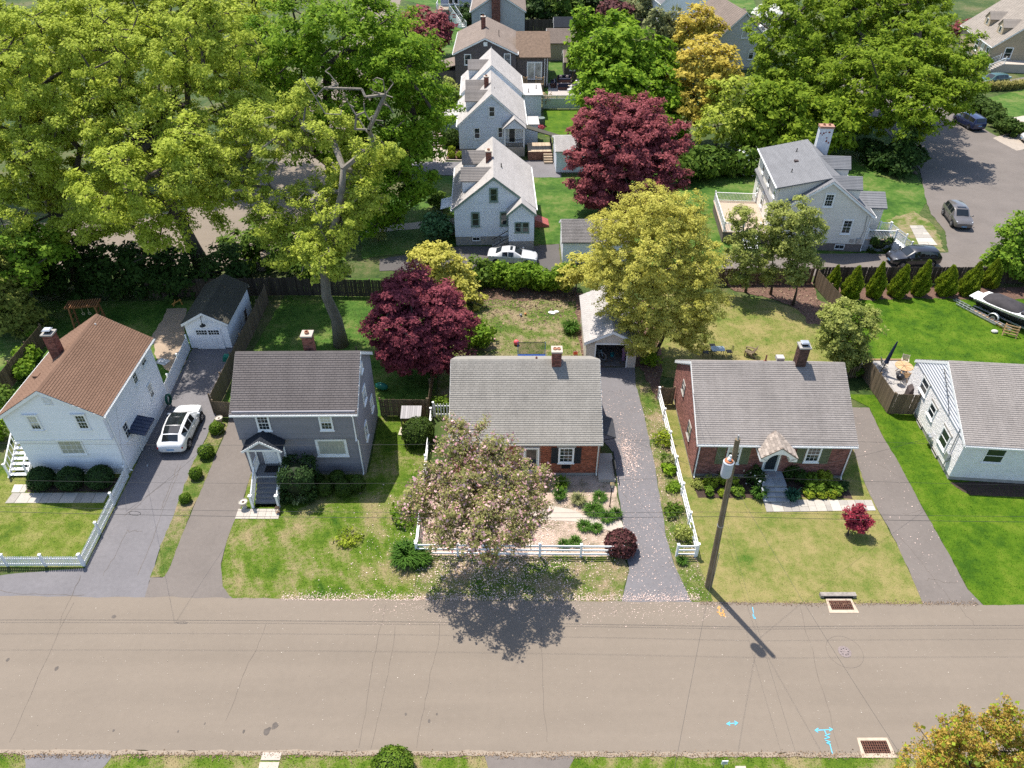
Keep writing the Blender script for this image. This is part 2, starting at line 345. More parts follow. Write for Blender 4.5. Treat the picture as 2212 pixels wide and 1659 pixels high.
# cherry property
sheet('petal_bed', [(-5.65,28.25),(6.55,28.1),(6.81, 30.81),(6.86, 33.92),(5.9,34.9),(-5.7,35)], .002, L_petal, .06, key='petal')
sheet('roadside_verge', [(-5.5,FE(-5)-.1),(6.12, 24.88),(6.79, 27.04),(6.61, 28.18),(-5.65,28.25)], .003, L_bare, .06, key='verge_cherry')
sheet('walk', [(6.91, 30.42),(6.82, 30.91),(5.91, 30.81),(4.89, 31.21),(3.65, 31.91),(2.52, 32.22),(1.58, 31.81),(0.66, 31.21),(0.80, 30.62),(1.63, 30.91),(2.31, 31.01),(3.74, 30.91),(5.20, 30.42),(6.13, 30.08)], .022, concrete, .05, key='walk_garden')
sheet('driveway', [(6.11, 24.82),(6.79, 27.04),(6.88, 28.91),(6.90, 30.62),(6.90, 33.27),(6.99, 34.89),(6.98, 36.98),(5.75,40),(5.8,46.9),(9.75,46.9),(9.55, 44.81),(9.68, 40.80),(9.65, 35.46),(9.53, 32.85),(9.43, 29.66),(9.51, 27.56),(9.83, 26.03),(10.09, 24.86)], .008, asphalt_blue, .05, key='d_cherry')
sheet('back_lawn', [(-5.7,41),(-5.8,58.5),(5.8,58.2),(5.8,41)], 0, L_bare, .1, key='lawn_cherry_back')
sheet('weedy_bed', [(10.08, 24.83),(9.83, 26.03),(9.51, 27.56),(9.43, 29.66),(9.53, 32.85),(9.65, 35.46),(9.68, 40.80),(9.8,45),(11.0,45),(10.95,34.7),(10.95,28.1),(11.3,FE(11)-.05)], .003, L_bare, .06, key='weed')
# right brick property
sheet('front_lawn', [(10.2,FE(10)-.08),(10.95,28.1),(10.95,34.7),(11.0,43),(22.0,43),(24.50, 40.12),(23.27, 34.43),(23.16, 32.70),(23.25, 29.15),(23.13, 26.59),(22.98, 24.75)], 0, L_straw, .04, key='lawn_straw')
sheet('back_lawn', [(10.5,46),(21.8,43.5),(27.0,46),(28.3,52),(26.8,55),(22,57.5),(13,59)], 0, L_straw, .15, key='lawn_straw_back')
sheet('driveway', [(22.99, 24.77),(23.11, 26.54),(23.25, 29.15),(23.16, 32.70),(23.27, 34.43),(23.70, 37.58),(22.3,41.8),(24.4,42.0),(26.51, 41.94),(26.27, 38.57),(26.27, 36.49),(26.15, 34.26),(26.08, 31.78),(26.09, 29.62),(26.00, 27.27),(25.93, 25.84),(26.32, 24.71)], .008, asphalt_brown, .05, key='d_brick')
sheet('front_lawn', [(26.31, 24.75),(25.93, 25.84),(26.09, 29.62),(26.08, 31.78),(26.15, 34.26),(26.27, 38.57),(26.51, 41.94),(25.2,43.5),(29,43.5),(60,43.5),(60,FE(60)-.05)], 0, L_green, .05, key='lawn_lush')
sheet('back_lawn', [(27.2,46.3),(52,46.3),(52,57.8),(29,57.8),(28.4,55)], 0, L_green, .1, key='lawn_lush_back')
sheet('mulch_bed', [(19.87, 60.10),(28.18, 60.32),(27.69, 57.09),(28.72, 56.27),(27.12, 53.14),(25.36, 53.14),(25.63, 54.68),(24.89, 56.48),(22.68, 57.93),(20.63, 58.57)], .005, mulch_red, .2, key='mulch_back')
sheet('mulch_bed', [(28.9,57.3),(49,57.3),(49,59.5),(28.9,59.5)], .006, mulch_red, .25, key='mulch_thuja')
sheet('mulch_bed', [(11.96, 33.57),(12.02, 32.87),(16.25, 32.87),(18.72, 32.93),(21.90, 32.80),(22.00, 34.50),(11.98, 34.72)], .006, mulch, .06, key='mulch_brick')
sheet('mulch_bed', [(28.89, 34.26),(29.38, 33.39),(29.77, 33.07),(33.06, 32.97),(40,33.0),(40,34.4)], .005, mulch, .06, key='mulch_lush')
sheet('mulch_bed', [(-31.95, 34.90),(-31.59, 33.36),(-26.22, 33.36),(-26.07, 34.67)], .005, mulch, .06, key='mulch_white')
sheet('leaf_litter_bed', [(5.6,47),(10.2,47),(10.9,42.5),(12.0,47),(12.6,57),(5.8,58.5),(5.6,54)], .004, mulch_red, .2, key='litter_bed')
sheet('mulch_bed', [(-5.7,57.2),(6,57),(6,59.2),(-5.7,59.4)], .004, mulch_red, .25, key='mulch_hedge')
# behind: drives, side street, cul-de-sac, yards
sheet('driveway', [(-5.50, 67.48),(2.21, 67.48),(4.81, 68.01),(4.73, 64.20),(4.30, 62.53),(-0.34, 62.53),(-4.54, 63.00),(-12.73, 62.48),(-13.06, 64.79)], .006, asphalt_dark, .08, key='d_cape')
sheet('driveway', [(-19.72, 89.12),(-11.39, 90.11),(-6.55, 90.31),(2.91, 90.71),(5.36, 91.12),(5.97, 85.30),(2.33, 85.12),(-6.75, 85.86),(-11.88, 86.05),(-19.01, 84.94)], .006, asphalt_blue, .1, key='d_cape2')
sheet('yard_lawn', [(-7.14, 85.71),(-11.81, 85.71),(-12.78, 79.23),(-17.39, 80.27),(-14.89, 64.79),(-5.51, 67.74)], -.004, L_far, .15, key='yard_cape_side')
sheet('yard_lawn', [(2.35, 85.71),(5.82, 85.15),(11.30, 86.27),(12.95, 76.03),(9.93, 72.43),(4.81, 68.01),(2.22, 68.01)], -.004, L_far, .1, key='yard_cape')
sheet('yard_lawn', [(4.64, 110.59),(11.96, 110.87),(10.89, 98.48),(4.43, 99.41)], -.004, L_green, .1, key='yard_cape2')
sheet('yard_lawn', [(-15.66, 105.79),(-11.28, 104.76),(-9.93, 90.71),(-12.33, 90.31),(-15.58, 91.94)], -.004, L_far, .1, key='yard_walkside')
sheet('walk', [(-10.86, 102.77),(-9.35, 102.77),(-8.36, 90.11),(-9.95, 90.11)], .008, concrete, .03, key='walk_cape2')
sheet('walk', [(-11.98, 72.58),(-9.28, 73.31),(-8.99, 71.57),(-11.81, 71.15),(-15.29, 70.31),(-15.51, 71.71)], .008, concrete, .05, key='walk_cape')
sheet('side_street', [(-34.5,260),(-25.5,260),(-25.83, 189.79),(-21.5,120),(-20.6,92),(-18.57, 84.94),(-23.73, 62.30),(-29.37, 63.54),(-39.06, 62.30),(-60,66),(-60,72),(-40,74),(-31.5,80),(-29.8,95),(-31,120),(-32.61, 189.79)], .004, asphalt, .1)
sheet('yard_lawn', [(-25.4,260),(-25.61, 189.79),(-16.99, 181.87),(-9,185),(-9,260)], -.004, L_far, .1, key='yard_far')
sheet('yard_lawn', [(-12.96, 169.88),(-9.40, 169.88),(-10.07, 142.60),(-12.65, 136.15),(-15.30, 155.23)], -.004, L_far, .1, key='yard_far2')
sheet('yard_lawn', [(6.56, 136.15),(14.50, 140.12),(13.04, 123.27),(4.88, 117.56),(5.20, 127.33)], -.004, L_far, .1, key='yard_brown')
sheet('patio', [(5.87, 123.93),(11.34, 126.64),(11.05, 117.56),(5.62, 117.56)], .006, M('grey_pavers',(.38,.34,.31),.9,.15,[(6,.6)]), .03, key='patio_brown')
sheet('yard_lawn', [(48.93, 189.79),(56.22, 189.79),(51.99, 167.64),(50.55, 178.12),(47.69, 181.87)], -.004, L_far, .1, key='yard_far3')
sheet('yard_lawn', [(11,62),(36,62),(48,80),(52,105),(30,92),(12,84)], -.004, L_far, .1, key='yard_cream')
sheet('lane', [(20,61.5),(48,61.5),(60,62.5),(60,66),(50,66.5),(43.33, 66.16),(36.84, 65.90),(35.08, 66.03),(29.61, 65.88),(21.07, 65.88)], .003, asphalt_brown, .08, key='lane_cream')
sheet('street', [(47.5,62),(43.58, 66.03),(45.50, 70.82),(46.07, 75.21),(47.10, 79.02),(50.30, 87.92),(52,105),(50,130),(60,135),(66,112),(65.5,101),(67,92),(72,85),(80,80),(80,62)], .007, asphalt_brown, .1, key='cul_de_sac')
sheet('yard_lawn', [(70.05, 114.57),(81.12, 120.67),(110,112),(95,98),(72.96, 105.79),(67.87, 106.30)], -.002, L_far, .1, key='yard_right')
sheet('walk', [(70.59, 106.56),(74.11, 107.88),(90,107),(90,104),(72.68, 105.27),(70.15, 104.76)], .003, concrete, .05, key='walk_right')
sheet('driveway', [(64.83, 98.71),(68.56, 100.83),(70.77, 101.79),(85,98),(85,92),(66.77, 94.48),(65.56, 94.05)], .009, M('tan_concrete',(.33,.28,.23),.9,.1,[(2,.5)]), .06, key='d_right')
sheet('yard_lawn', [(37.41, 67.05),(39.57, 72.82),(44.22, 75.83),(44.87, 72.82),(43.39, 66.28)], .000, L_bare, .35, key='yard_cream_front')
sheet('driveway', [(74.92, 123.27),(84.77, 127.33),(110,135),(110,125),(82.54, 123.27),(73.01, 119.41)], .003, asphalt_brown, .1, key='d_truck')

def pave(parent_name, pts_lists, z, th, mat, label=None):
    """Flagstones one by one: a structure Empty that parents each stone."""
    o = link(parent_name, None, None, (0, 0, z)); o['kind'] = 'structure'
    if label: o['label'] = label
    for pts in pts_lists:
        c = np.mean(np.array(pts), 0); q = [tuple(c+(np.array(p)-c)*.965) for p in pts]
        MB().prism(q, 0, th*random.uniform(.8, 1.2)).build('stone', mat, o)
    return o
def strip_stones(a, b, c, d, n, rows=1):
    """Split the quad a-b (bottom) / d-c (top) into n stones."""
    out = []; A, B, C, D = map(np.array, (a, b, c, d)); cuts = np.sort(np.linspace(0, 1, n+1)+np.r_[0, RNG.uniform(-.25, .25, n-1)/n, 0])
    for t0, t1 in zip(cuts[:-1], cuts[1:]):
        if rows == 2 and random.random() < .5:
            m = random.uniform(.35, .65)
            for s0, s1 in ((0, m), (m, 1)): out.append([tuple((A+(B-A)*t)*(1-s)+(D+(C-D)*t)*s) for t, s in ((t0,s0),(t1,s0),(t1,s1),(t0,s1))])
        else: out.append([tuple((A+(B-A)*t)*(1-s)+(D+(C-D)*t)*s) for t, s in ((t0,0),(t1,0),(t1,1),(t0,1))])
    return out
pave('flagstone_path', strip_stones((-32.43, 32.39),(-26.13, 32.43),(-26.17, 33.34),(-32.42, 33.29),9)+strip_stones((-32.53, 33.32),(-31.65, 33.32),(-31.68, 34.06),(-32.71, 34.06),2), 0, .03, flag)
pave('paving_slabs', strip_stones((-17.33, 31.07),(-14.60, 31.07),(-14.69, 31.92),(-17.36, 31.92),6), 0, .035, M('slab_concrete',(.40,.36,.31),.9,.1,[(6,.4)],objrand=.6))
pave('flagstone_path', strip_stones((16.07, 31.64),(23.03, 31.77),(23.09, 32.66),(16.13, 32.72),13,2), 0, .035, flag)
pave('flagstone_walk', strip_stones((41.41, 67.71),(42.34, 72.19),(43.78, 72.24),(43.31, 67.71),6,2), 0, .04, flag)
pave('slab_walk', [[(-11.75, 16.25),(-10.81, 16.25),(-10.81, 16.62),(-11.73, 16.62)],[(-11.72, 15.61),(-10.82, 15.61),(-10.81, 16.18),(-11.76, 16.18)]], 0, .04, concrete)
pave('slab_walk', [[(10.35, 16.00),(10.85, 16.00),(10.79, 15.50),(10.19, 15.50)]], 0, .04, concrete)

# ------------------------------------------------------------------ house kit (local frame: x along the front, y back, z up; origin = front left corner)
FACES = dict(F=((0,0),(1,0),(0,-1)), B=((0,1),(1,0),(0,1)), L=((0,0),(0,1),(-1,0)), R=((1,0),(0,1),(1,0)))
class House:
    def __init__(s, name, label, x, y, rz, w, d, eave, ridge, ax, oh=.25, og=.15, cat='house', group=None, df=None):
        s.root = thing(name, label, cat, (x, y), rz, group); s.w, s.d, s.e, s.h, s.ax, s.oh, s.og = w, d, eave, ridge, ax, oh, og
        s.df = df if df is not None else (d/2 if ax == 'x' else w/2)
        s.wm = Matrix.Translation((x, y, 0)) @ Matrix.Rotation(rz, 4, 'Z')
    def P(s, face, a, z, o=0., off=0.):
        (ox, oy), (ax, ay), (nx, ny) = FACES[face]; k = o+off
        return (ox*s.w+ax*a+nx*k, oy*s.d+ay*a+ny*k, z)
    def fbox(s, mb, face, a0, z0, a1, z1, o0, o1):
        p = s.P(face, a0, z0, o0); q = s.P(face, a1, z1, o1); mb.box(p[0], p[1], p[2], q[0], q[1], q[2])
    def top(s, face, a):
        """wall height at a along a face"""
        if (s.ax == 'y') == (face in 'FB'):
            span = s.w if face in 'FB' else s.d
            return s.e+(s.h-s.e)*(a/s.df if a < s.df else (span-a)/(span-s.df))
        return s.e
    def walls(s, mat, found=None, fz=.5):
        w, d, e, h, f = s.w, s.d, s.e, s.h, s.df
        if s.ax == 'y': sec = [(0,fz),(w,fz),(w,e),(f,h-.03),(0,e)]; a = [(x, 0, z) for x, z in sec]; b = [(x, d, z) for x, z in sec]
        else: sec = [(0,fz),(d,fz),(d,e),(f,h-.03),(0,e)]; a = [(0, y, z) for y, z in sec]; b = [(w, y, z) for y, z in sec]
        MB().add(a+b, [tuple(range(5)), tuple(reversed(range(5, 10)))]+[(i, 5+i, 5+(i+1)%5, (i+1)%5) for i in range(5)]).build('wall', mat, s.root)
        MB().box(.03, .03, -.4, w-.03, d-.03, fz).build('foundation', found or cement, s.root)
    def clap(s, face, mat, exp=.16, z0=.5, z1=None, a0=0., a1=None, off=0., gable=False, th=.022, name='clapboard', stop=None):
        """One board per course; boards that are alike share their mesh."""
        span = s.w if face in 'FB' else s.d; a1 = span if a1 is None else a1; z1 = s.e if z1 is None else z1
        zt = s.h if gable else z1; z = z0; shared = None
        while z < zt-.03:
            zz = min(z+exp, zt)
            def lim(q):
                if q <= s.e or not gable: return a0, a1
                t = (q-s.e)/(s.h-s.e); return s.df*t+.01, span-(span-s.df)*t-.01
            l0, r0 = lim(z); l1, r1 = lim(zz)
            if r1-l1 < .02: l1 = r1 = (l1+r1)/2; r1 += .01
            full = zz <= s.e+1e-6 and abs(zz-z-exp) < 1e-6
            if full and shared is not None: me, mz = shared; link(name, me, s.root, (0, 0, z-mz))
            else:
                P = lambda a, q, o: s.P(face, a, q, o, off)
                mb = MB().hexa([P(l0,z,0),P(r0,z,0),P(r0,z,th),P(l0,z,th)], [P(l1,zz,0),P(r1,zz,0),P(r1,zz,.004),P(l1,zz,.004)])
                o = mb.build(name, mat, s.root)
                if full: shared = (o.data, z)
            z += exp
    def bricks(s, face, mat, z0, z1=None, holes=(), gable=False, bl=.215, bh=.075, name='brickwork', amax=None):
        mb = MB(); span = s.w if face in 'FB' else s.d; z = z0; row = 0; amax = amax or span
        while z < (s.h if gable else (z1 or s.e))-.02:
            a = -(row % 2)*bl/2
            while a < amax:
                l, r = max(a, 0)+.006, min(a+bl, amax)-.006; m = (l+r)/2
                if r-l > .05 and z+bh < s.top(face, m)-(.05 if gable else -.1) and not any(h[0] < m < h[2] and h[1] < z+bh/2 < h[3] for h in holes):
                    o = random.uniform(.008, .016); p, q = s.P(face, l, z+.006, o), s.P(face, r, z+bh-.006, o); p0, q0 = s.P(face, l, z+.006, 0), s.P(face, r, z+bh-.006, 0)
                    k = [p, (q[0], q[1], p[2]), q, (p[0], p[1], q[2])]; b = [p0, (q0[0], q0[1], p0[2]), q0, (p0[0], p0[1], q0[2])]
                    mb.add(k+b, [(0,1,2,3),(0,4,5,1),(1,5,6,2),(2,6,7,3),(3,7,4,0)])
                a += bl
            z += bh; row += 1
        return mb.build(name, mat, s.root, kind='stuff')
    def slopes(s):
        w, d, e, h, oh, og, f = s.w, s.d, s.e, s.h, s.oh, s.og, s.df; out = []
        if s.ax == 'x':
            for O, U, run, rise in (((-og, -oh, e-(h-e)/f*oh), (1,0,0), f+oh, None), ((w+og, d+oh, e-(h-e)/(d-f)*oh), (-1,0,0), d-f+oh, None)):
                top = Vector((O[0], f, h)); out.append((Vector(O), Vector(U), w+2*og, top-Vector(O)))
        else:
            for O, U in (((-oh, d+og, e-(h-e)/f*oh), (0,-1,0)), ((w+oh, -og, e-(h-e)/(w-f)*oh), (0,1,0))):
                top = Vector((f, O[1], h)); out.append((Vector(O), Vector(U), d+2*og, top-Vector(O)))
        return out
    def roof(s, mat, th=.14, shingle=(.30,.145), near=300, sides=(0,1), trim=white_trim, fascia=True):
        sl = s.slopes(); mb = MB()
        for O, U, L, V in sl:
            N = U.cross(V).normalized()
            if N.z < 0: N = -N
            a, b, c, d2 = O, O+U*L, O+U*L+V, O+V; lo = -Vector((0,0,th*1.25))
            mb.hexa([a+lo, b+lo, c+lo, d2+lo], [a, b, c, d2])
        rf = mb.build('roof', mat, s.root); s.rf = rf
        items = []; tw, ex = shingle
        cam_l = s.wm.inverted() @ CAM_POS
        for k in sides:
            O, U, L, V = sl[k]; Vn = V.normalized(); N = U.cross(Vn); N = N if N.z > 0 else -N; S = V.length
            nr = int(S/ex); ex2 = S/nr
            for r_ in range(nr):
                a = -(r_ % 2)*tw/2-random.uniform(0, .12)
                while a < L:
                    l, q = max(a, -.01), min(a+tw-.012, L+.01)
                    if q-l > .06:
                        base = O+U*l+Vn*(r_*ex2-.01)
                        items.append(((base-cam_l).length, base, U, Vn, N, q-l, ex2))
                    a += tw
        items.sort(key=lambda t: t[0]); tall = .034; me = None; mb = MB(); n = 0
        def wedge(b, U, V, N, l, e): return [b, b+U*l, b+U*l+V*(e+.02), b+V*(e+.02)], [b+N*tall, b+N*tall+U*l, b+U*l+V*(e+.02)+N*.004, b+V*(e+.02)+N*.004]
        for dist, b, U, V, N, l, e in items:
            if n < near and abs(l-(tw-.012)) < 1e-3:
                if me is None:
                    X, Y, Z = Vector((1,0,0)), Vector((0,1,0)), Vector((0,0,1)); me = MB().hexa(*wedge(Vector(), X, Y, Z, l, ex2)).mesh('shingle', mat)
                m = Matrix((U, V, N)).transposed().to_4x4(); m.translation = b
                if m.determinant() < 0: m = Matrix((-U, V, N)).transposed().to_4x4(); m.translation = b+U*l
                link('shingle', me, rf, mtx=m); n += 1
            else:
                B, T = wedge(b, U, V, N, l, e); mb.add(list(B)+list(T), [(4,5,6,7),(0,1,5,4)])
        if mb.v: mb.build('shingle_courses', mat, rf, kind='stuff')
        # ridge caps
        O, U, L, V = sl[0]; T = O+V; mb = MB(); k = 0.
        while k < L-.05:
            p = T+U*k; q = T+U*min(k+.32, L); side = Vector((0, .17, 0)) if s.ax == 'x' else Vector((.17, 0, 0)); dr = (s.h-s.e)/max(s.df, .1)*.17
            for sg in (-1, 1):
                z = Vector((0,0,.035)); z2 = Vector((0,0,.02)); dz = Vector((0,0,-dr))
                mb.add([p+z, q+z2, q+side*sg+dz+z2, p+side*sg+dz+z], [(0,1,2,3)]); mb.add([p+z, p+side*sg+dz+z, p+side*sg+dz, p], [(0,1,2,3)])
            k += .28
        mb.build('ridge_cap', mat, rf)
        if fascia:
            for O, U, L, V in sl:   # rake boards on both gable ends, just under the shingles
                for t in (0, L):
                    p = O+U*t; q = p+V; dn = Vector((0,0,-.12)); n_ = (U if t else -U)*.025
                    MB().hexa([p+dn-Vector((0,0,.13)), p+dn-Vector((0,0,.13))+n_, q+dn-Vector((0,0,.13))+n_, q+dn-Vector((0,0,.13))], [p+dn+Vector((0,0,.10)), p+dn+Vector((0,0,.10))+n_, q+dn+Vector((0,0,.10))+n_, q+dn+Vector((0,0,.10))]).build('rake_board', trim, s.root)
        return rf
    def gutter(s, mat=white_trim, sides=(0,), down=()):
        for k in sides:
            O, U, L, V = s.slopes()[k]; Vh = Vector((V.x, V.y, 0)).normalized(); mb = MB()
            c = O-Vh*.07-Vector((0,0,.10)); a = c+U*.0; b = c+U*L
            mb.beam(a-Vector((0,0,.03)), b-Vector((0,0,.03)), .11, .02); mb.beam(a-Vh*.055+Vector((0,0,.02)), b-Vh*.055+Vector((0,0,.02)), .015, .10); mb.beam(a+Vh*.055+Vector((0,0,.02)), b+Vh*.055+Vector((0,0,.02)), .015, .10)
            mb.build('gutter', mat, s.root)
        for face, a, z1, z0, off in down:
            MB().tube([s.P(face, a, z1, .20+off), s.P(face, a, z1-.18, .06+off), s.P(face, a, z0+.15, .06+off), s.P(face, a, z0, .22+off)], .045, 6).build('downspout', mat, s.root)
    def window(s, face, a0, z0, a1, z1, off=0., cols=3, rows=2, casing=.09, pane=None, trim=white_trim, sill=True, mid=True, lintel=None, name='window'):
        a0, a1 = sorted((a0, a1)); z0, z1 = sorted((z0, z1)); mb = MB(); c = casing; B = lambda m, *k: s.fbox(m, face, k[0], k[1], k[2], k[3], k[4]+off, k[5]+off)
        B(mb, a0, z1-c, a1, z1, .0, .065); B(mb, a0, z0, a1, z0+c, .0, .065); B(mb, a0, z0+c, a0+c, z1-c, .0, .065); B(mb, a1-c, z0+c, a1, z1-c, .0, .065)
        fr = mb.build(name, trim, s.root)
        mb = MB(); B(mb, a0+c, z0+c, a1-c, z1-c, .010, .024); mb.build('pane', pane or glass, fr)
        if pane is None and (a1-a0) > .6 and random.random() < .4:
            mb = MB(); zb = z1-c-(z1-z0)*random.choice((.3, .45, .6, .85)); B(mb, a0+c+.004, zb, a1-c-.004, z1-c-.002, .0241, .0243); mb.build('blind', blind_m, fr)
        mb = MB(); i0, i1, j0, j1 = a0+c, a1-c, z0+c, z1-c; f = .028
        B(mb, i0, j0, i0+f, j1, .0245, .042); B(mb, i1-f, j0, i1, j1, .0245, .042); B(mb, i0+f, j0, i1-f, j0+f, .0245, .042); B(mb, i0+f, j1-f, i1-f, j1, .0245, .042)
        zm = (j0+j1)/2
        if mid: B(mb, i0+f, zm-.022, i1-f, zm+.022, .0245, .046)
        if mb.v: mb.build('sash', trim, fr)
        mb = MB()
        for k in range(1, cols): x = i0+(i1-i0)*k/cols; B(mb, x-.008, j0+f, x+.008, j1-f, .0247, .034)
        n = rows*(2 if mid else 1)
        for k in range(1, n):
            if mid and k*2 == n: continue
            z = j0+(j1-j0)*k/n; B(mb, i0+f, z-.008, i1-f, z+.008, .0249, .033)
        if mb.v: mb.build('glazing_bars', trim, fr)
        if sill: mb = MB(); B(mb, a0-.05, z0-.06, a1+.05, z0-.002, .0, .11); mb.build('sill', trim, fr)
        if lintel: mb = MB(); B(mb, a0-.1, z1+.003, a1+.1, z1+.17, .0, .05); mb.build('lintel', lintel, fr)
        return fr
    def shutter(s, face, a0, z0, a1, z1, mat, off=0.):
        mb = MB(); B = lambda *k: s.fbox(mb, face, k[0], k[1], k[2], k[3], k[4]+off, k[5]+off); f = .055
        B(a0, z0, a0+f, z1, 0, .05); B(a1-f, z0, a1, z1, 0, .05); B(a0+f, z0, a1-f, z0+f, 0, .05); B(a0+f, z1-f, a1-f, z1, 0, .05); B(a0+f, (z0+z1)/2-.03, a1-f, (z0+z1)/2+.03, 0, .05)
        sh = mb.build('shutter', mat, s.root); mb = MB(); z = z0+f
        while z < z1-f: s.fbox(mb, face, a0+f, z, a1-f, z+.035, off+.005, off+.03); z += .05
        mb.build('louvres', mat, sh)
    def door(s, face, a0, z0, a1, z1, off=0., mat=None, glassy=False, trim=white_trim, top_lite=False):
        mb = MB(); B = lambda m, *k: s.fbox(m, face, k[0], k[1], k[2], k[3], k[4]+off, k[5]+off); c = .09
        B(mb, a0-c, z0, a0, z1+c, 0, .07); B(mb, a1, z0, a1+c, z1+c, 0, .07); B(mb, a0, z1, a1, z1+c, 0, .07); mb.build('door_frame', trim, s.root)
        mb = MB(); B(mb, a0, z0, a1, z1, .005, .04); dr = mb.build('door', mat or white_paint, s.root)
        mb = MB()
        for k in range(3):
            for q in range(2):
                w = (a1-a0-.3)/2; x = a0+.1+q*(w+.1); z = z0+.12+k*(z1-z0-.15)/3
                B(mb, x, z, x+w, z+(z1-z0)/3-.15, .0405, .05)
        mb.build('panel', mat or white_paint, dr)
        if glassy: mb = MB(); B(mb, a0+.1, z0+.15, a1-.1, z1-.1, .051, .056); mb.build('pane', glass, dr)
        if top_lite: mb = MB(); B(mb, a0+.12, z1-.55, a1-.12, z1-.12, .051, .056); mb.build('pane', glass, dr)
        p = s.P(face, a1-.09, (z0+z1)/2-.02, .075, off); MB().ell(p, (.035,.035,.035), 8, 5).build('handle', metal_grey, dr)
        return dr
    def chimney(s, x, y, w, d, z0, z1, mat=None, cap='flue', core=None):
        mat = mat or old_brick; ch = MB().box(x-w/2+.008, y-d/2+.008, z0, x+w/2-.008, y+d/2-.008, z1-.02).build('chimney', core or mortar, s.root)
        mb = MB(); z = z0; r_ = 0
        while z < z1-.03:
            for (ox, oy, ux, uy, L, nx, ny) in ((x-w/2, y-d/2, 1, 0, w, 0, -1), (x+w/2, y-d/2, 0, 1, d, 1, 0), (x-w/2, y-d/2, 0, 1, d, -1, 0), (x-w/2, y+d/2, 1, 0, w, 0, 1)):
                a = -(r_ % 2)*.1
                while a < L-.01:
                    l, q = max(a, 0)+.005, min(a+.2, L)-.005
                    if q-l > .03:
                        t = random.uniform(-.004, .004)
                        pts = [(ox+ux*k+nx*j, oy+uy*k+ny*j) for k, j in ((l, t),(q, t),(q,-.02),(l,-.02))]
                        mb.prism(pts if (ux*ny-uy*nx) < 0 else pts[::-1], z+.005, z+.065)
                    a += .2
            z += .07; r_ += 1
        mb.build('brickwork', mat, ch, kind='stuff')
        MB().box(x-w/2-.06, y-d/2-.06, z1-.015, x+w/2+.06, y+d/2+.06, z1+.09).build('chimney_crown', concrete if cap != 'hood' else cement, ch)
        if cap == 'flue':
            MB().lathe([(.14,z1+.09),(.14,z1+.24),(.105,z1+.24),(.105,z1+.10)], (x, y, 0), 14).build('flue', M('clay_flue',(.40,.20,.12),.9), ch)
        elif cap == 'two':
            for k in (-.2, .2): MB().lathe([(.13,z1+.09),(.13,z1+.16),(.10,z1+.16),(.10,z1+.10)], (x+k*w, y, 0), 12).build('flue', M('clay_flue',(.40,.20,.12),.9), ch)
        else:
            mb = MB()
            for a in (-1, 1):
                for b in (-1, 1): mb.box(x+a*.15-.01, y+b*.15-.01, z1+.09, x+a*.15+.01, y+b*.15+.01, z1+.30)
            mb.box(x-.16, y-.16, z1+.09, x+.16, y+.16, z1+.16); mb.build('spark_guard', black_metal, ch)
            MB().add([(x-.27,y-.24,z1+.30),(x+.27,y-.24,z1+.30),(x+.27,y+.24,z1+.30),(x-.27,y+.24,z1+.30),(x-.2,y-.17,z1+.36),(x+.2,y-.17,z1+.36),(x+.2,y+.17,z1+.36),(x-.2,y+.17,z1+.36)], [(0,3,2,1),(4,5,6,7),(0,1,5,4),(1,2,6,5),(2,3,7,6),(3,0,4,7)]).build('metal_cap', metal_grey, ch)
        # stepped lead flashing where it meets the roof
        return ch
    def pipe(s, x, y, z, h=.35, r=.05, mat=None):
        MB().lathe([(r*2.4,z),(r*2.4,z+.03),(r,z+.06),(r,z+h),(r*.8,z+h),(r*.8,z+h-.05)], (x, y, 0), 10).build('vent_pipe', mat or black_metal, s.root)
    def dormer(s, side, y0, y1, xf, zt, zr, wall, roof, trim=white_trim, win=True):
        """Gabled dormer on the left or right slope of a house whose ridge runs back."""
        sl = (s.h-s.e)/s.df; X = lambda v: v if side == 'L' else s.w-v; zf = s.e+sl*xf; xi = (zr-s.e)/sl; xe = (zt-s.e)/sl; ym = (y0+y1)/2
        mb = MB(); a = [(X(xf),y0,zf-.3),(X(xf),y1,zf-.3),(X(xf),y1,zt),(X(xf),ym,zr-.02),(X(xf),y0,zt)]; b = [(X(xe+.3),y0,zf-.3),(X(xe+.3),y1,zf-.3),(X(xe+.3),y1,zt),(X(xi),ym,zr-.02),(X(xe+.3),y0,zt)]
        mb.add(a+b, [tuple(range(5)), tuple(reversed(range(5, 10)))]+[(i, 5+i, 5+(i+1)%5, (i+1)%5) for i in range(5)]); do = mb.build('dormer', wall, s.root)
        mb = MB(); z = zf
        while z < zt-.05:   # cheek boards facing the road
            xs = (z-s.e)/sl; zz = min(z+.16, zt)
            p = [(X(xf+.02), y0-.004, z), (X(max(xs, xf+.05)), y0-.004, z), (X(max(xs+.2, xf+.2)), y0-.004, zz), (X(xf+.02), y0-.004, zz)]
            q = [(v[0], v[1]-(.018 if i < 2 else .0), v[2]) for i, v in enumerate(p)]; mb.hexa(q, p) if False else mb.add(q, [(0,1,2,3)]); z += .16
        mb.build('clapboards', wall, do, kind='stuff')
        o = .14; dz = (zr-zt)/(ym-y0)*o; mb = MB()
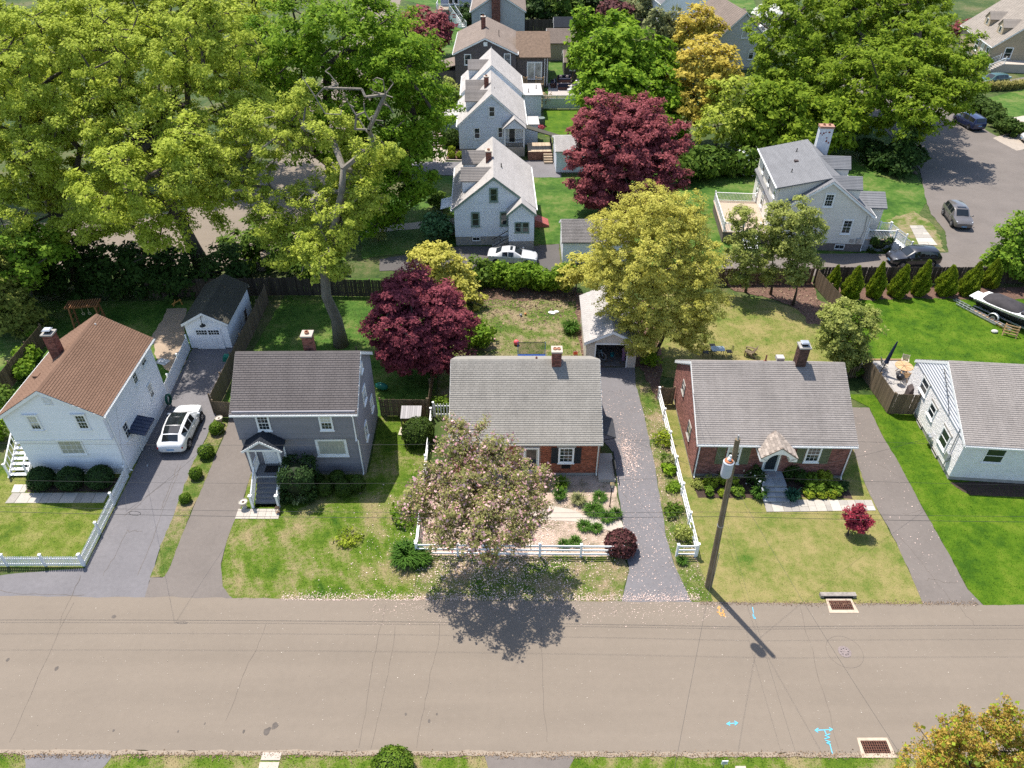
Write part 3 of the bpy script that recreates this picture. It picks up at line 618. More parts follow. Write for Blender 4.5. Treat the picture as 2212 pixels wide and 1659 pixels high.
        for sg, ye in ((-1, y0-o), (1, y1+o)):
            A, Bp, Cp, D = (X(xf-o), ye, zt-dz), (X(xe+.1), ye, zt-dz), (X(xi+.25), ym, zr), (X(xf-o), ym, zr)
            mb.hexa([A, Bp, Cp, D], [(v[0], v[1], v[2]+.09) for v in (A, Bp, Cp, D)])
            n = 9
            for k in range(n):   # courses
                t0, t1 = k/n, (k+1)/n; L = lambda u, v: tuple(Vector(A).lerp(Vector(D), v).lerp(Vector(Bp).lerp(Vector(Cp), v), u))
                pts = [L(0,t0), L(1,t0), L(1,t1), L(0,t1)]
                mb.add([(p[0], p[1], p[2]+(.118 if i < 2 else .095)) for i, p in enumerate(pts)]+[(p[0], p[1], p[2]+.09) for p in pts[:2]], [(0,1,2,3),(0,4,5,1)])
        mb.build('dormer_roof', roof, do)
        if win:
            mb = MB(); f = X(xf-.03); mb.box(X(xf), ym-.42, zf+.25, f, ym+.42, zt-.02); mb.build('window_frame', trim, do)
            MB().box(X(xf-.031), ym-.33, zf+.33, X(xf-.045), ym+.33, zt-.1).build('pane', glass, do)
        return do
def rail(parent, p, q, h, mat, gap=.11, posts=True, sub=None, bw=.035):
    """A railing from p to q (either may be lower): posts, two rails, balusters, each an object under parent."""
    p, q = Vector(p), Vector(q); L = (q-p).length; up = Vector((0,0,h)); n = max(2, int(L/gap))
    MB().beam(p+up, q+up, .07, .06).build('hand_rail', mat, parent); MB().beam(p+Vector((0,0,.1)), q+Vector((0,0,.1)), .05, .05).build('bottom_rail', mat, parent)
    me = MB().box(-bw/2, -bw/2, .12, bw/2, bw/2, h-.02).mesh('baluster', mat)
    for k in range(1, n): link('baluster', me, parent, p.lerp(q, k/n))
    if posts:
        me = MB().box(-.055, -.055, -.02, .055, .055, h+.12).prism([(-.075,-.075),(.075,-.075),(.075,.075),(-.075,.075)], h+.12, h+.17).mesh('post', mat)
        for v in (p, q): link('post', me, parent, v)

# ------------------------------------------------------------------ houses
green_trim = M('sage_green_trim', (.20,.27,.23), .6, .05, [(2,.4)])
navy_metal = M('navy_awning_metal', (.030,.045,.085), .45, .12, [(2,.5)])
shutter_black = M('black_shutter', (.022,.028,.034), .6, .1); shutter_green = M('olive_green_shutter', (.15,.17,.095), .65, .08, [(3,.4)])
# --- white two-storey house, gable to the road
h = House('clapboard_house', 'white two-storey clapboard house with brown roof, gable facing the road', -31.63, 34.92, .02, 6.09, 7.75, 5.52, 7.46, 'y', .22, .40)
h.walls(white_clap, white_paint, .55); h.roof(roof_brown, shingle=(.31,.15))
MB().add([(x, y, z) for y in (-.22, .0) for x, z in ((0,3.35),(6.09,3.35),(6.09,5.52),(3.045,7.42),(0,5.52))], [(0,1,2,3,4),(9,8,7,6,5),(0,5,6,1),(1,6,7,2),(2,7,8,3),(3,8,9,4),(4,9,5,0)]).build('upper_wall', white_clap, h.root)
h.clap('F', white_clap, .2, 3.36, off=.22, gable=True); h.clap('F', white_clap, .2, .55, 3.33); h.clap('R', white_clap, .2, .55, 5.3)
MB().box(-.03, -.27, 3.25, 6.12, -.005, 3.345).build('drip_board', white_trim, h.root)
for a in (1.45, 4.4): h.window('F', a, 4.22, a+.74, 5.45, .24, 3, 2)
for a in (1.35, 4.3): mb = MB(); h.fbox(mb, 'F', a-.05, 5.46, a+.89, 5.52, .24, .36); mb.build('window_cap', white_trim, h.root)
fr = h.window('F', 2.38, 1.88, 4.0, 3.15, .02, 4, 3, mid=False, pane=curtain)
mb = MB(); [h.fbox(mb, 'F', 3.02, 6.22+.09*k, 3.52, 6.27+.09*k, .245, .28) for k in range(7)]; mb.build('gable_vent', white_trim, h.root)
h.window('R', 5.82, 4.42, 6.7, 5.05, .02, 2, 1, mid=False); h.window('R', 4.22, 4.1, 4.95, 5.1, .02, 2, 2); h.window('R', 5.45, 1.9, 6.15, 3.1, .02, 2, 2); h.window('R', 1.1, 1.95, 1.86, 3.2, .02, 2, 2)
h.door('R', 2.25, .1, 3.05, 2.0, .02, top_lite=True)
aw = MB().hexa([(6.13,1.5,2.32),(7.20,1.5,2.02),(7.20,3.2,2.02),(6.13,3.2,2.32)], [(6.13,1.5,2.40),(7.20,1.5,2.10),(7.20,3.2,2.10),(6.13,3.2,2.40)]).build('awning', navy_metal, h.root)
mb = MB(); [mb.beam((6.13,1.5+.34*k,2.42),(7.20,1.5+.34*k,2.12),.04,.04) for k in range(6)]; mb.build('standing_seam', navy_metal, aw)
mb = MB(); [mb.beam((6.14,y,1.75),(7.05,y,2.05),.03,.03) for y in (1.62,3.08)]; mb.build('bracket', white_trim, aw)
h.chimney(1.95, 4.3, .62, .62, 6.3, 8.45, cap='hood'); h.pipe(3.35, 7.1, 7.05, .3, .05, white_trim)
MB().box(1.1,2.3,6.35,1.45,2.7,6.52).build('roof_vent', roof_brown, h.root)
h.gutter(sides=(0,1), down=(('R',.12,5.35,.2,0),))
MB().lathe([(.12,6.10),(.12,6.16),(.05,6.17)], (.9,.75,0), 10, 'x').build('meter', metal_grey, h.root)
MB().tube([(5.2,-.12,.9),(5.2,-.12,.55),(4.9,-.2,.5)], .03, 6).build('spigot_pipe', white_trim, h.root)
# --- grey colonial
h2 = h = House('colonial_house', 'grey two-storey shake house with charcoal-brown roof, gabled entry porch and white picture window', -17.31, 34.91, .01, 7.59, 6.04, 5.76, 7.95, 'x', .28, .15)
h.walls(grey_shake, cement, .35); h.roof(roof_charc, shingle=(.33,.15))
MB().box(0,-.22,3.5,7.59,.0,5.70).build('upper_wall', grey_shake, h.root)
h.clap('F', grey_shake, .15, 3.51, 5.66, off=.22, name='shake_course'); h.clap('F', grey_shake, .15, .35, 3.48, name='shake_course'); h.clap('R', grey_shake, .15, .35, gable=True, name='shake_course')
MB().box(-.02,-.25,3.42,7.61,-.003,3.495).build('drip_board', grey_shake, h.root)
h.window('F', 1.38, 4.2, 2.22, 5.46, .24, 3, 2); h.window('F', 5.28, 4.2, 6.12, 5.46, .24, 3, 2)
h.window('F', 4.68, 1.78, 6.69, 3.24, .02, 1, 1, .14, pane=curtain, mid=False)
h.door('F', 1.22, 1.14, 2.1, 3.15, .02, glassy=False)
for a0, z0, a1, z1 in ((2.2,4.1,3.15,5.3),(3.95,2.0,4.8,3.1),(1.3,1.75,2.05,3.1),(2.7,6.35,3.35,6.95)): h.window('R', a0, z0, a1, z1, .02, 2, 2)
h.gutter(sides=(0,), down=(('F',7.42,5.5,3.4,.22),('F',7.45,3.3,.2,0)))
h.chimney(4.35, 3.75, .62, .62, 7.0, 8.75); h.pipe(7.2, 4.2, 7.1, .35)
po = thing('entry_porch', 'white-railed entry porch with black gabled roof and grey wooden steps on the grey house', 'porch', (-17.31+1.66, 34.91), .01)
steps_m = M('grey_porch_boards', (.16,.165,.175), .8, .2, [(2,.3),(14,.4,(.1,1,1))], objrand=.5)
MB().box(-.95,-1.2,.95,.95,-.03,1.08).build('porch_base', white_trim, po)
me = MB().box(-.94,-.068,0,.94,.068,.03).mesh('deck_board', steps_m)
for k in range(8): link('deck_board', me, po, (0,-.10-.145*k,1.082))
for k in range(6):
    z = 1.08-.18*(k+1); y = -1.2-.27*k
    MB().box(-.78,y-.29,z-.04,.78,y-.002,z).build('tread', steps_m, po); MB().box(-.76,y-.012,z,.76,y-.003,z+.14).build('riser', steps_m, po)
for x in (-.95,.95):
    MB().box(x-.065,-1.17,1.08,x+.065,-1.04,3.30).build('porch_post', white_trim, po)
    MB().box(x-.05,-.10,1.08,x+.05,-.03,3.30).build('pilaster', white_trim, po)
    rail(po, (x*.98,-.12,1.08), (x*.98,-1.02,1.08), .9, white_trim, .1, False)
    rail(po, (x*.86,-1.22,1.06), (x*.86,-2.82,.05), .9, white_trim, .1, False)
    MB().box(x*.86-.07,-2.95,0,x*.86+.07,-2.81,1.05).prism([(x*.86-.1,-2.98),(x*.86+.1,-2.98),(x*.86+.1,-2.78),(x*.86-.1,-2.78)],1.05,1.12).build('newel_post', white_trim, po)
MB().box(-1.05,-1.2,3.28,1.05,-.03,3.42).build('porch_beam', white_trim, po)
MB().add([(-1.05,-1.15,3.42),(1.05,-1.15,3.42),(0,-1.15,4.12),(-1.05,-.03,3.42),(1.05,-.03,3.42),(0,-.03,4.12)], [(0,1,2),(5,4,3),(0,3,4,1),(1,4,5,2),(2,5,3,0)]).build('pediment', grey_shake, po)
pr = MB()
for sg in (-1, 1):
    E0, E1, T0, T1 = (sg*1.25,-1.30,3.31), (sg*1.25,-.23,3.31), (0,-1.30,4.16), (0,-.23,4.16)
    pr.hexa([E0,E1,T1,T0], [(p[0],p[1],p[2]+.08) for p in (E0,E1,T1,T0)])
    MB().beam((sg*1.25,-1.31,3.32),(0,-1.31,4.17),.04,.14).build('rake_board', white_trim, po)
rf = pr.build('porch_roof', roof_black, po)
mb = MB()
for sg in (-1, 1):
    for k in range(8):
        t0, t1 = k/8, (k+1)/8; L = lambda t, y, o: (sg*1.25*(1-t), y, 3.31+.85*t+.08+o)
        mb.add([L(t0,-1.31,.025),L(t0,-.22,.025),L(t1,-.22,.004),L(t1,-1.31,.004),L(t0,-1.31,0),L(t0,-.22,0)], [(0,1,2,3),(0,4,5,1)])
mb.build('shingle_courses', roof_black, rf, kind='stuff')
MB().box(-.42,-.85,1.113,.42,-.22,1.13).build('door_mat', dark_rubber, po)
# --- orange-red brick cape
h3 = h = House('brick_house', 'orange-red brick cape with plain weathered grey roof behind the blossoming tree', -3.92, 34.89, 0, 9.61, 9.0, 3.28, 6.28, 'x', .22, .12)
h.walls(mortar, cement, .25); h.roof(roof_grey, shingle=(.31,.145))
h.bricks('F', red_brick, .27, 3.12, [(6.9,1.2,8.0,2.72),(4.5,.3,5.75,2.85),(1.6,1.2,3.4,2.7),(7.18,.75,7.76,1.0)]); h.bricks('R', red_brick, .27, gable=True)
h.window('F', 6.93, 1.22, 7.95, 2.58, .02, 3, 2, lintel=cement); h.window('F', 1.65, 1.22, 3.35, 2.58, .02, 4, 2, lintel=cement)
h.shutter('F', 6.47, 1.18, 6.91, 2.56, shutter_black, .02); h.shutter('F', 7.97, 1.18, 8.41, 2.56, shutter_black, .02)
h.door('F', 4.75, .45, 5.6, 2.5, .02, M('pale_door',(.55,.56,.50),.5,.05), glassy=True)
mb = MB(); h.fbox(mb, 'F', 7.18, .76, 7.76, .99, .0, .12); mb.build('mail_box', black_metal, h.root)
h.gutter(M('cream_gutter',(.62,.60,.54),.6,.05), (0,), (('F',9.5,3.1,.2,0),))
h.chimney(6.85, 4.35, .62, .62, 5.6, 7.15, cap='two'); h.pipe(5.55, 4.75, 5.95, .35, .07, old_brick)
MB().box(4.4,-1.3,0,6.0,-.02,.40).build('front_stoop', concrete, h.root)
MB().box(9.62,-.6,-.1,10.75,1.9,.24).build('side_landing', concrete, h.root)
aw = MB().hexa([(9.63,.95,2.95),(10.75,.95,2.45),(10.75,2.9,2.45),(9.63,2.9,2.95)], [(9.63,.95,3.02),(10.75,.95,2.52),(10.75,2.9,2.52),(9.63,2.9,3.02)]).build('awning', M('dark_awning',(.05,.05,.055),.6,.15,[(3,.5)]), h.root)
mb = MB(); [mb.beam((9.64,y,2.2),(10.7,y,2.46),.03,.03) for y in (1.0,2.85)]; mb.build('bracket', black_metal, aw)
h.door('R', 1.4, .25, 2.25, 2.3, .02, M('dark_side_door',(.06,.06,.06),.5,.1)); h.window('R', 5.2, 1.3, 6.1, 2.6, .02)
rail(h.root, (10.7,-.5,.24), (10.7,1.2,.24), .85, black_metal, .16, False, bw=.02)
# --- plum brick cape
h4 = h = House('brick_house', 'plum-red brick cape with taupe roof, olive shutters and arched entry hood', 11.95, 34.8, -.02, 9.91, 8.66, 3.27, 6.05, 'x', .22, .12, df=4.75)
h.walls(mortar, cement, .28); h.roof(roof_taupe, shingle=(.31,.145))
h.bricks('F', plum_brick, .30, 3.12, [(1.95,1.28,2.85,2.84),(6.95,1.5,8.0,2.92),(4.35,.6,5.5,2.75)]); h.bricks('L', plum_brick, .30, gable=True)
h.window('F', 1.93, 1.30, 2.83, 2.80, .02, 3, 2); h.window('F', 6.98, 1.52, 7.95, 2.88, .02, 3, 2)
for a in (1.27, 2.87, 6.36, 7.99): h.shutter('F', a, 1.42 if a > 5 else 1.26, a+.56, 2.9 if a > 5 else 2.8, shutter_green, .02)
h.door('F', 4.5, .68, 5.35, 2.55, .02, M('pale_grey_door',(.45,.50,.50),.4,.05), glassy=True)
h.window('L', 5.3, 2.6, 6.1, 3.5, .0, 1, 1, .045, trim=cement); h.window('L', 2.0, 1.35, 2.9, 2.5, .0, 1, 1, .045, trim=cement)
mb = MB()   # white frieze along the left rake
p = [(-.035,.2,3.05),(-.035,4.75,5.68),(-.035,8.5,3.05),(-.035,8.5,3.33),(-.035,4.75,5.98),(-.035,.2,3.33)]
for q in ((0,1,4,5),(1,2,3,4)): mb.add([p[i] for i in q]+[(-.012,p[i][1],p[i][2]) for i in q], [(0,1,2,3),(0,4,5,1),(1,5,6,2),(2,6,7,3),(3,7,4,0)])
mb.build('frieze_board', white_trim, h.root)
h.gutter(sides=(0,), down=(('F',.12,3.1,.1,0),('F',9.78,3.1,.1,0)))
h.chimney(7.05, 4.75, .64, .64, 5.2, 7.35, M('dark_brick',(.085,.045,.036),.85,.45,[(5,.3)],island=.9), 'hood', M('dark_mortar',(.14,.11,.095),.9)); h.pipe(5.0, 5.3, 5.7, .5, .05, old_brick); MB().box(5.85,5.5,5.55,6.35,5.95,5.8).build('roof_vent', roof_pale, h.root)
ho = h.root
hood = MB()
for sg in (-1, 1):
    c = 4.85; A, Bq, C, D = (c+sg*1.16,-1.25,2.86), (c+sg*1.16,.1,2.86), (c,.45,3.72), (c,-1.25,3.72)
    hood.hexa([A,Bq,C,D], [(v[0],v[1],v[2]+.08) for v in (A,Bq,C,D)])
hd = hood.build('entry_hood', roof_tan, ho); mb = MB()
for sg in (-1, 1):
    for k in range(8):
        for j in range(5):
            t0, t1 = k/8, (k+1)/8; y0 = -1.26+j*.31+(k%2)*.12; y1 = min(y0+.30, .35); L = lambda t, y, o: (4.85+sg*1.16*(1-t), y, 2.86+.86*t+.08+o)
            mb.add([L(t0,y0,.028),L(t0,y1,.028),L(t1,y1,.004),L(t1,y0,.004),L(t0,y0,0),L(t0,y1,0)], [(0,1,2,3),(0,4,5,1)])
mb.build('shingle_courses', M('patchy_tan_shingle',(.30,.25,.21),.9,.22,island=1), hd, kind='stuff')
n = 12; arc = [(4.85+.72*math.cos(math.pi*k/n), 2.60+.62*math.sin(math.pi*k/n)) for k in range(n+1)]; tri = [(6.0,2.60),(6.0,2.86),(4.85,3.72),(3.70,2.86),(3.70,2.60)]
mb = MB(); out = [(6.0,2.72)]+[(6.0-(1.15*k/6), 2.86+.86*k/6) for k in range(7)]+[(4.85-1.15*k/6, 3.72-.86*k/6) for k in range(1,7)]
o2 = [(6.0-1.15*2*k/n if False else 4.85+1.15*(1-2*k/n), 2.86+.86*(1-abs(1-2*k/n))) for k in range(n+1)]
for k in range(n):
    for y in (-1.2,): mb.add([(arc[k][0],y,arc[k][1]),(arc[k+1][0],y,arc[k+1][1]),(o2[k+1][0],y,o2[k+1][1]),(o2[k][0],y,o2[k][1])], [(0,1,2,3)])
    mb.add([(arc[k][0],-1.2,arc[k][1]),(arc[k][0],-.03,arc[k][1]),(arc[k+1][0],-.03,arc[k+1][1]),(arc[k+1][0],-1.2,arc[k+1][1])], [(0,1,2,3)])
for sg in (-1,1): mb.box(4.85+sg*.72,-1.2,2.60,4.85+sg*1.15,-.03,2.86); mb.box(4.85+sg*.74,-1.0,2.42,4.85+sg*1.05,-.03,2.6)
mb.build('hood_arch', white_trim, hd)
st = thing('stone_steps', 'bluestone and mortar steps below the arched entry hood', 'steps', (11.95, 34.8), -.02)
MB().box(4.25,-1.35,-.1,5.75,-.03,.60).build('stoop_base', cement, st)
for k, (x0,x1,y0,y1) in enumerate(((4.22,5.0,-1.38,-.7),(5.01,5.78,-1.38,-.7),(4.22,4.8,-.69,-.04),(4.81,5.78,-.69,-.04))): MB().box(x0,y0,.60,x1,y1,.66).build('slab', bluestone, st)
for k in range(3):
    z = .66-.165*(k+1); MB().box(4.2,-1.35-.30*(k+1),-.1,5.8,-1.352-.30*k,z-.05).build('step_base', cement, st)
    for x0,x1 in ((4.17,5.0),(5.01,5.83)): MB().box(x0,-1.38-.30*(k+1),z-.05,x1,-1.384-.30*k+.05 if k else -1.384,z).build('slab', bluestone, st)
MB().box(4.5,-.6,.662,5.35,-.1,.68).build('door_mat', M('grey_mat',(.25,.24,.26),.95,.1,[(30,1)]), st)
# --- whitewashed brick house at the right edge
h5 = h = House('brick_house', 'whitewashed brick cape with taupe roof at the right edge of the picture', 28.84, 34.52, -.09, 12.0, 9.03, 3.27, 5.85, 'x', .12, .06, df=5.3)
h.walls(white_brick, cement, .3); h.roof(roof_taupe, shingle=(.31,.145), near=300)
h.bricks('L', white_brick, .32, 3.22, holes=[(6.0,1.95,7.45,3.2),(1.5,1.0,2.8,2.45),(6.0,.0,7.3,1.35)]); h.bricks('F', white_brick, .32, 3.2, [(1.45,1.75,2.75,3.05)])
h.window('F', 1.45, 1.75, 2.7, 2.95, .0, 1, 1, .05, trim=white_brick, lintel=cement)
for a0, z0, a1, z1 in ((6.15,2.0,7.35,3.1),(4.2,1.45,5.2,2.5),(1.55,1.05,2.75,2.35)): h.window('L', a0, z0, a1, z1, .0, 1, 1, lintel=cement)
h.window('L', 2.0, .03, 2.9, .29, .01, 1, 1, .03, mid=False, sill=False, trim=cement); h.window('L', 5.0, .03, 5.9, .29, .01, 1, 1, .03, mid=False, sill=False, trim=cement)
me_ = M('ribbed_white_siding', (.62,.62,.63), .6, .04)   # ribbed panel filling the gable top
h.clap('L', me_, .24, 3.27, gable=True, th=.085, name='lap_board')
mb = MB().tube([(-.09,1.0,3.6),(-.09,.9,1.2),(-.09,.9,.3)], .04, 6).box(-.26,.72,1.0,-.05,1.05,1.6); mb.build('power_conduit', metal_grey, h.root)
mb = MB()
for y in (3.3,3.55): mb.lathe([(.11,.55),(.14,.6),(.14,.85),(.10,.9)], (-.22,y,0), 10)
mb.tube([(-.05,3.1,.5),(-.22,3.2,.45),(-.22,3.6,.45),(-.05,3.8,.5)], .025, 6); mb.build('gas_meter', metal_grey, h.root)
h.gutter(sides=(0,)); h.pipe(6.0, 6.0, 5.6, .35)
mb = MB()
for k in range(7): mb.beam((-.55+.05*k,3.2+.35*k,4.55+.10*k),(-.25+.05*k,3.2+.35*k,4.55+.10*k),.02,.02)
mb.tube([(-.12,2.6,3.3),(-.38,3.2,4.5),(-.12,5.3,5.2)],.02,5).tube([(-.4,3.2,4.55),(-.1,5.3,5.15)],.02,5); mb.build('antenna', black_metal, h.root)
# --- pale blue cape with the sage trim
h = House('cape_house', 'pale blue cape with sage green trim, two dormers and a small gabled entry bump', -5.71, 67.75, .03, 7.88, 10.67, 4.1, 7.23, 'y', .22, .18)
h.walls(blue_clap, cement, .95); h.roof(roof_pale, shingle=(.31,.15), near=150, trim=green_trim); h.clap('F', blue_clap, .16, .95, gable=True); h.clap('L', blue_clap, .16, .95, 4.0)
for a0, z0, a1, z1 in ((3.5,4.65,4.35,6.1),(1.65,2.05,2.5,3.6),(4.5,2.1,5.3,3.6)): h.window('F', a0, z0, a1, z1, .02, 1, 1, .12, trim=green_trim)
h.window('F', 1.68, .45, 2.5, .92, .0, 2, 1, .05, mid=False, sill=False)
for y0 in (1.75, 6.3): h.dormer('L', y0, y0+1.8, .85, 6.15, 7.05, blue_clap, roof_taupe)
h.chimney(3.5, 5.0, .6, .6, 6.6, 7.85); h.pipe(4.75, 3.9, 6.6, .4); h.gutter(sides=(0,1))
x0, x1 = 5.35, 7.86; MB().box(x0,-1.25,0,x1,-.003,1.0).build('bump_foundation', cement, h.root)
bm = MB().add([(x, y, z) for y in (-1.25,-.004) for x, z in ((x0,1.0),(x1,1.0),(x1,3.95),((x0+x1)/2,4.95),(x0,3.95))], [(0,1,2,3,4),(9,8,7,6,5),(0,5,6,1),(1,6,7,2),(2,7,8,3),(3,8,9,4),(4,9,5,0)]).build('entry_bump', blue_clap, h.root)
mb = MB(); z = 1.0
while z < 4.8:
    m = (x0+x1)/2; hw = (x1-x0)/2 if z+.16 < 3.95 else max(.02, (x1-x0)/2*(1-(z+.16-3.95)/1.0)); mb.hexa([(m-hw,-1.251,z),(m+hw,-1.251,z),(m+hw,-1.275,z),(m-hw,-1.275,z)], [(m-hw,-1.251,z+.16),(m+hw,-1.251,z+.16),(m+hw,-1.255,z+.16),(m-hw,-1.255,z+.16)]); z += .16
mb.build('clapboards', blue_clap, bm, kind='stuff')
mb = MB()
for sg in (-1, 1):
    m = (x0+x1)/2; A, Bq, C, D = (m+sg*1.45,-1.45,3.82), (m+sg*1.45,.3,3.82), (m,.9,5.05), (m,-1.45,5.05); mb.hexa([A,Bq,C,D], [(v[0],v[1],v[2]+.1) for v in (A,Bq,C,D)])
    MB().beam((m+sg*1.45,-1.46,3.78),(m,-1.46,5.0),.04,.18).build('rake_board', green_trim, bm)
mb.build('bump_roof', roof_pale, bm)
for k in (5.93, 6.66): h.window('F', k, 1.95, k+.7, 3.05, 1.27, 1, 1, .07, trim=green_trim)
for k in range(6): MB().box(3.7+.28*k,-1.0,0,5.34,-.1,.18+.18*k+.001*k).build('step', cement, h.root)
rail(h.root, (3.75,-1.02,.2), (5.3,-1.02,1.15), .9, black_metal, .8, False, bw=.03)
aw = MB().hexa([(-.02,2.2,3.3),(-1.5,2.2,2.9),(-1.5,4.6,2.9),(-.02,4.6,3.3)], [(-.02,2.2,3.36),(-1.5,2.2,2.96),(-1.5,4.6,2.96),(-.02,4.6,3.36)]).build('awning', white_paint, h.root)
mb = MB(); [mb.beam((-.02,2.25+.2*k,3.38),(-1.5,2.25+.2*k,2.98),.06,.03) for k in range(12)]; mb.build('corrugation', white_paint, aw)
MB().box(-1.5,2.3,0,-.02,4.4,.9).build('side_stoop', cement, h.root); rail(h.root, (-1.5,2.3,.9), (-1.5,4.4,.9), .9, black_metal, .3, True, bw=.02)
# --- second pale blue cape
h = House('cape_house', 'middle pale blue cape with white trim, two dormers and small gabled entry porch', -6.74, 93.4, .03, 8.4, 10.2, 3.66, 7.33, 'y', .22, .18)
h.walls(blue_clap, cement, .5); h.roof(roof_pale, shingle=(.31,.15), near=120); h.clap('F', blue_clap, .17, .5, gable=True); h.clap('L', blue_clap, .17, .5, 3.5)
for a0, z0, a1, z1 in ((3.8,4.5,4.65,5.85),(1.88,1.75,2.7,3.2),(4.9,1.85,5.6,3.25)): h.window('F', a0, z0, a1, z1, .02, 1, 1, .1)
for y0 in (1.8, 6.2): h.dormer('L', y0, y0+1.8, .98, 6.0, 6.95, blue_clap, roof_taupe)
h.chimney(3.6, 4.9, .6, .6, 6.6, 8.0); h.pipe(4.6, 3.4, 6.7, .4); h.gutter(sides=(0,1))
MB().box(-2.6,4.0,0,-.01,8.2,3.0).build('side_wing', blue_clap, h.root); MB().hexa([(-2.8,3.8,2.95),(0,3.8,3.5),(0,8.4,3.5),(-2.8,8.4,2.95)], [(-2.8,3.8,3.05),(0,3.8,3.62),(0,8.4,3.62),(-2.8,8.4,3.05)]).build('wing_roof', roof_pale, h.root)
MB().box(8.41,2.6,0,10.2,5.49,2.6).build('back_entry', blue_clap, h.root); MB().box(8.38,2.4,2.6,10.4,5.6,2.72).build('addition_roof', M('flat_roof_membrane',(.42,.40,.38)), h.root)
mb = MB()
for sg in (-1, 1):
    m = 7.0; A, Bq, C, D = (m+sg*1.5,-1.7,3.45), (m+sg*1.5,.2,3.45), (m,.6,4.7), (m,-1.7,4.7); mb.hexa([A,Bq,C,D], [(v[0],v[1],v[2]+.1) for v in (A,Bq,C,D)])
pr = mb.build('porch_roof', roof_pale, h.root); MB().add([(5.7,-1.5,3.5),(8.3,-1.5,3.5),(7.0,-1.5,4.6),(5.7,-.03,3.5),(8.3,-.03,3.5),(7.0,-.03,4.6)], [(0,1,2),(5,4,3),(0,3,4,1)]).build('pediment', blue_clap, pr)
MB().box(5.7,-1.6,0,8.3,-.03,1.2).build('porch_floor', concrete, h.root)
for x in (5.8, 8.2): MB().box(x-.07,-1.55,1.2,x+.07,-1.41,3.5).build('porch_post', white_trim, h.root)
h.door('F', 6.3, 1.2, 7.2, 3.2, .02, glassy=True); rail(h.root, (5.8,-1.5,1.2), (8.2,-1.5,1.2), .9, black_metal, .2, False, bw=.025)
MB().hexa([(8.3,-1.4,3.5),(13.3,-1.9,2.1),(13.3,-.6,2.1),(8.3,-.1,3.5)], [(8.3,-1.4,3.62),(13.3,-1.9,2.22),(13.3,-.6,2.22),(8.3,-.1,3.62)]).build('breezeway_roof', roof_mossy, h.root)
dk = thing('wood_deck', 'bleached wood deck with steps beside the middle blue cape', 'deck', (-6.74, 93.4), .03)
me = MB().box(0,0,0,.138,3.2,.03).mesh('deck_board', M('bleached_deck',(.40,.31,.22),.9,.15,objrand=.8))
for k in range(21): link('deck_board', me, dk, (8.7+.145*k,-3.0,1.1))
MB().box(8.7,-3.0,0,11.7,.1,1.08).build('deck_base', M('red_paver',(.20,.10,.07),.9,.3,[(5,.6)]), dk)
for k in range(4): MB().box(10.6+.02*k,-3.3-.3*k,0,11.7,-3.01-.3*k,.9-.22*k).build('step', M('bleached_deck',(.40,.31,.22)), dk)
rail(dk, (11.65,-2.9,1.1), (11.65,.0,1.1), .9, black_metal, .18, True, bw=.02)
fs = thing('brick_steps', 'red brick front steps with iron rails at the left side of the middle cape', 'steps', (-9.56, 96.23))
for k in range(6): MB().box(-.85,.3*k-.9,0,.85,1.2,.2+.2*k).build('step', M('red_step',(.19,.075,.055),.9,.2,[(5,.6)]), fs); MB().box(-.9,.3*k-.93,.2+.2*k,.9,.3*k-.63,.24+.2*k).build('tread', concrete, fs)
for x in (-.88,.88): rail(fs, (x,-.9,.2), (x,.9,1.35), .8, black_metal, .4, True, bw=.02)
# --- third cape, mostly hidden
h = House('cape_house', 'farthest pale blue cape, only its roof and flat-roofed side addition showing', -7.0, 106.5, .03, 8.4, 9.0, 3.66, 7.3, 'y', .22, .18)
h.walls(blue_clap, cement, .5); h.roof(roof_pale, shingle=(.31,.15), near=0); h.clap('F', blue_clap, .17, .5, gable=True); h.dormer('L', 3.0, 4.9, .98, 6.0, 6.95, blue_clap, roof_taupe); h.gutter(sides=(0,1))
MB().box(8.41,.5,.0,11.2,5.5,3.0).build('side_addition', blue_clap, h.root); MB().box(8.0,.3,3.0,11.4,5.9,3.15).build('addition_roof', M('flat_roof_membrane',(.36,.345,.33),.9,.06,[(1,.5)]), h.root)
h.pipe(9.4, 1.6, 3.15, .5); h.pipe(10.6, 3.4, 3.15, .5)
# --- dark brown house with extension
h = House('brown_house', 'dark brown sided house with tan roof and a lower wing behind the blue capes', -8.87, 121, 0, 9.49, 14.0, 5.36, 7.5, 'y', .25, .2)
h.walls(brown_clap, cement, .3); h.roof(roof_tan, shingle=(.40,.2), near=0); h.clap('F', brown_clap, .2, .3, gable=True)
h.window('F', 1.47, 3.54, 2.55, 5.16, .02, 1, 1); h.window('F', 7.62, 3.6, 8.7, 5.25, .02, 1, 4)
mb = MB(); h.fbox(mb, 'F', 4.5, 6.3, 5.1, 6.9, .02, .07); mb.build('gable_vent', white_trim, h.root); MB().tube([(5.7,-.1,6.3),(5.7,-.1,.5)], .07, 6).build('downspout', white_trim, h.root)
h.gutter(sides=(0,1)); h.chimney(4.3, 7.0, .7, .7, 7.0, 9.0); h.pipe(6.8, 5.0, 6.6, .9)
MB().box(9.50,.6,.0,14.6,11.5,4.5).build('wing', brown_clap, h.root)
MB().hexa([(9.5,.3,4.45),(14.9,.3,4.45),(14.9,6.3,6.9),(9.5,6.3,6.9)], [(9.5,.3,4.6),(14.9,.3,4.6),(14.9,6.3,7.05),(9.5,6.3,7.05)]).hexa([(9.5,6.305,6.9),(14.9,6.305,6.9),(14.9,12,4.45),(9.5,12,4.45)], [(9.5,6.305,7.05),(14.9,6.305,7.05),(14.9,12,4.6),(9.5,12,4.6)]).build('wing_roof', M('brown_wing_shingle',(.155,.105,.072),.9,.2,[(3,.5)]), h.root)
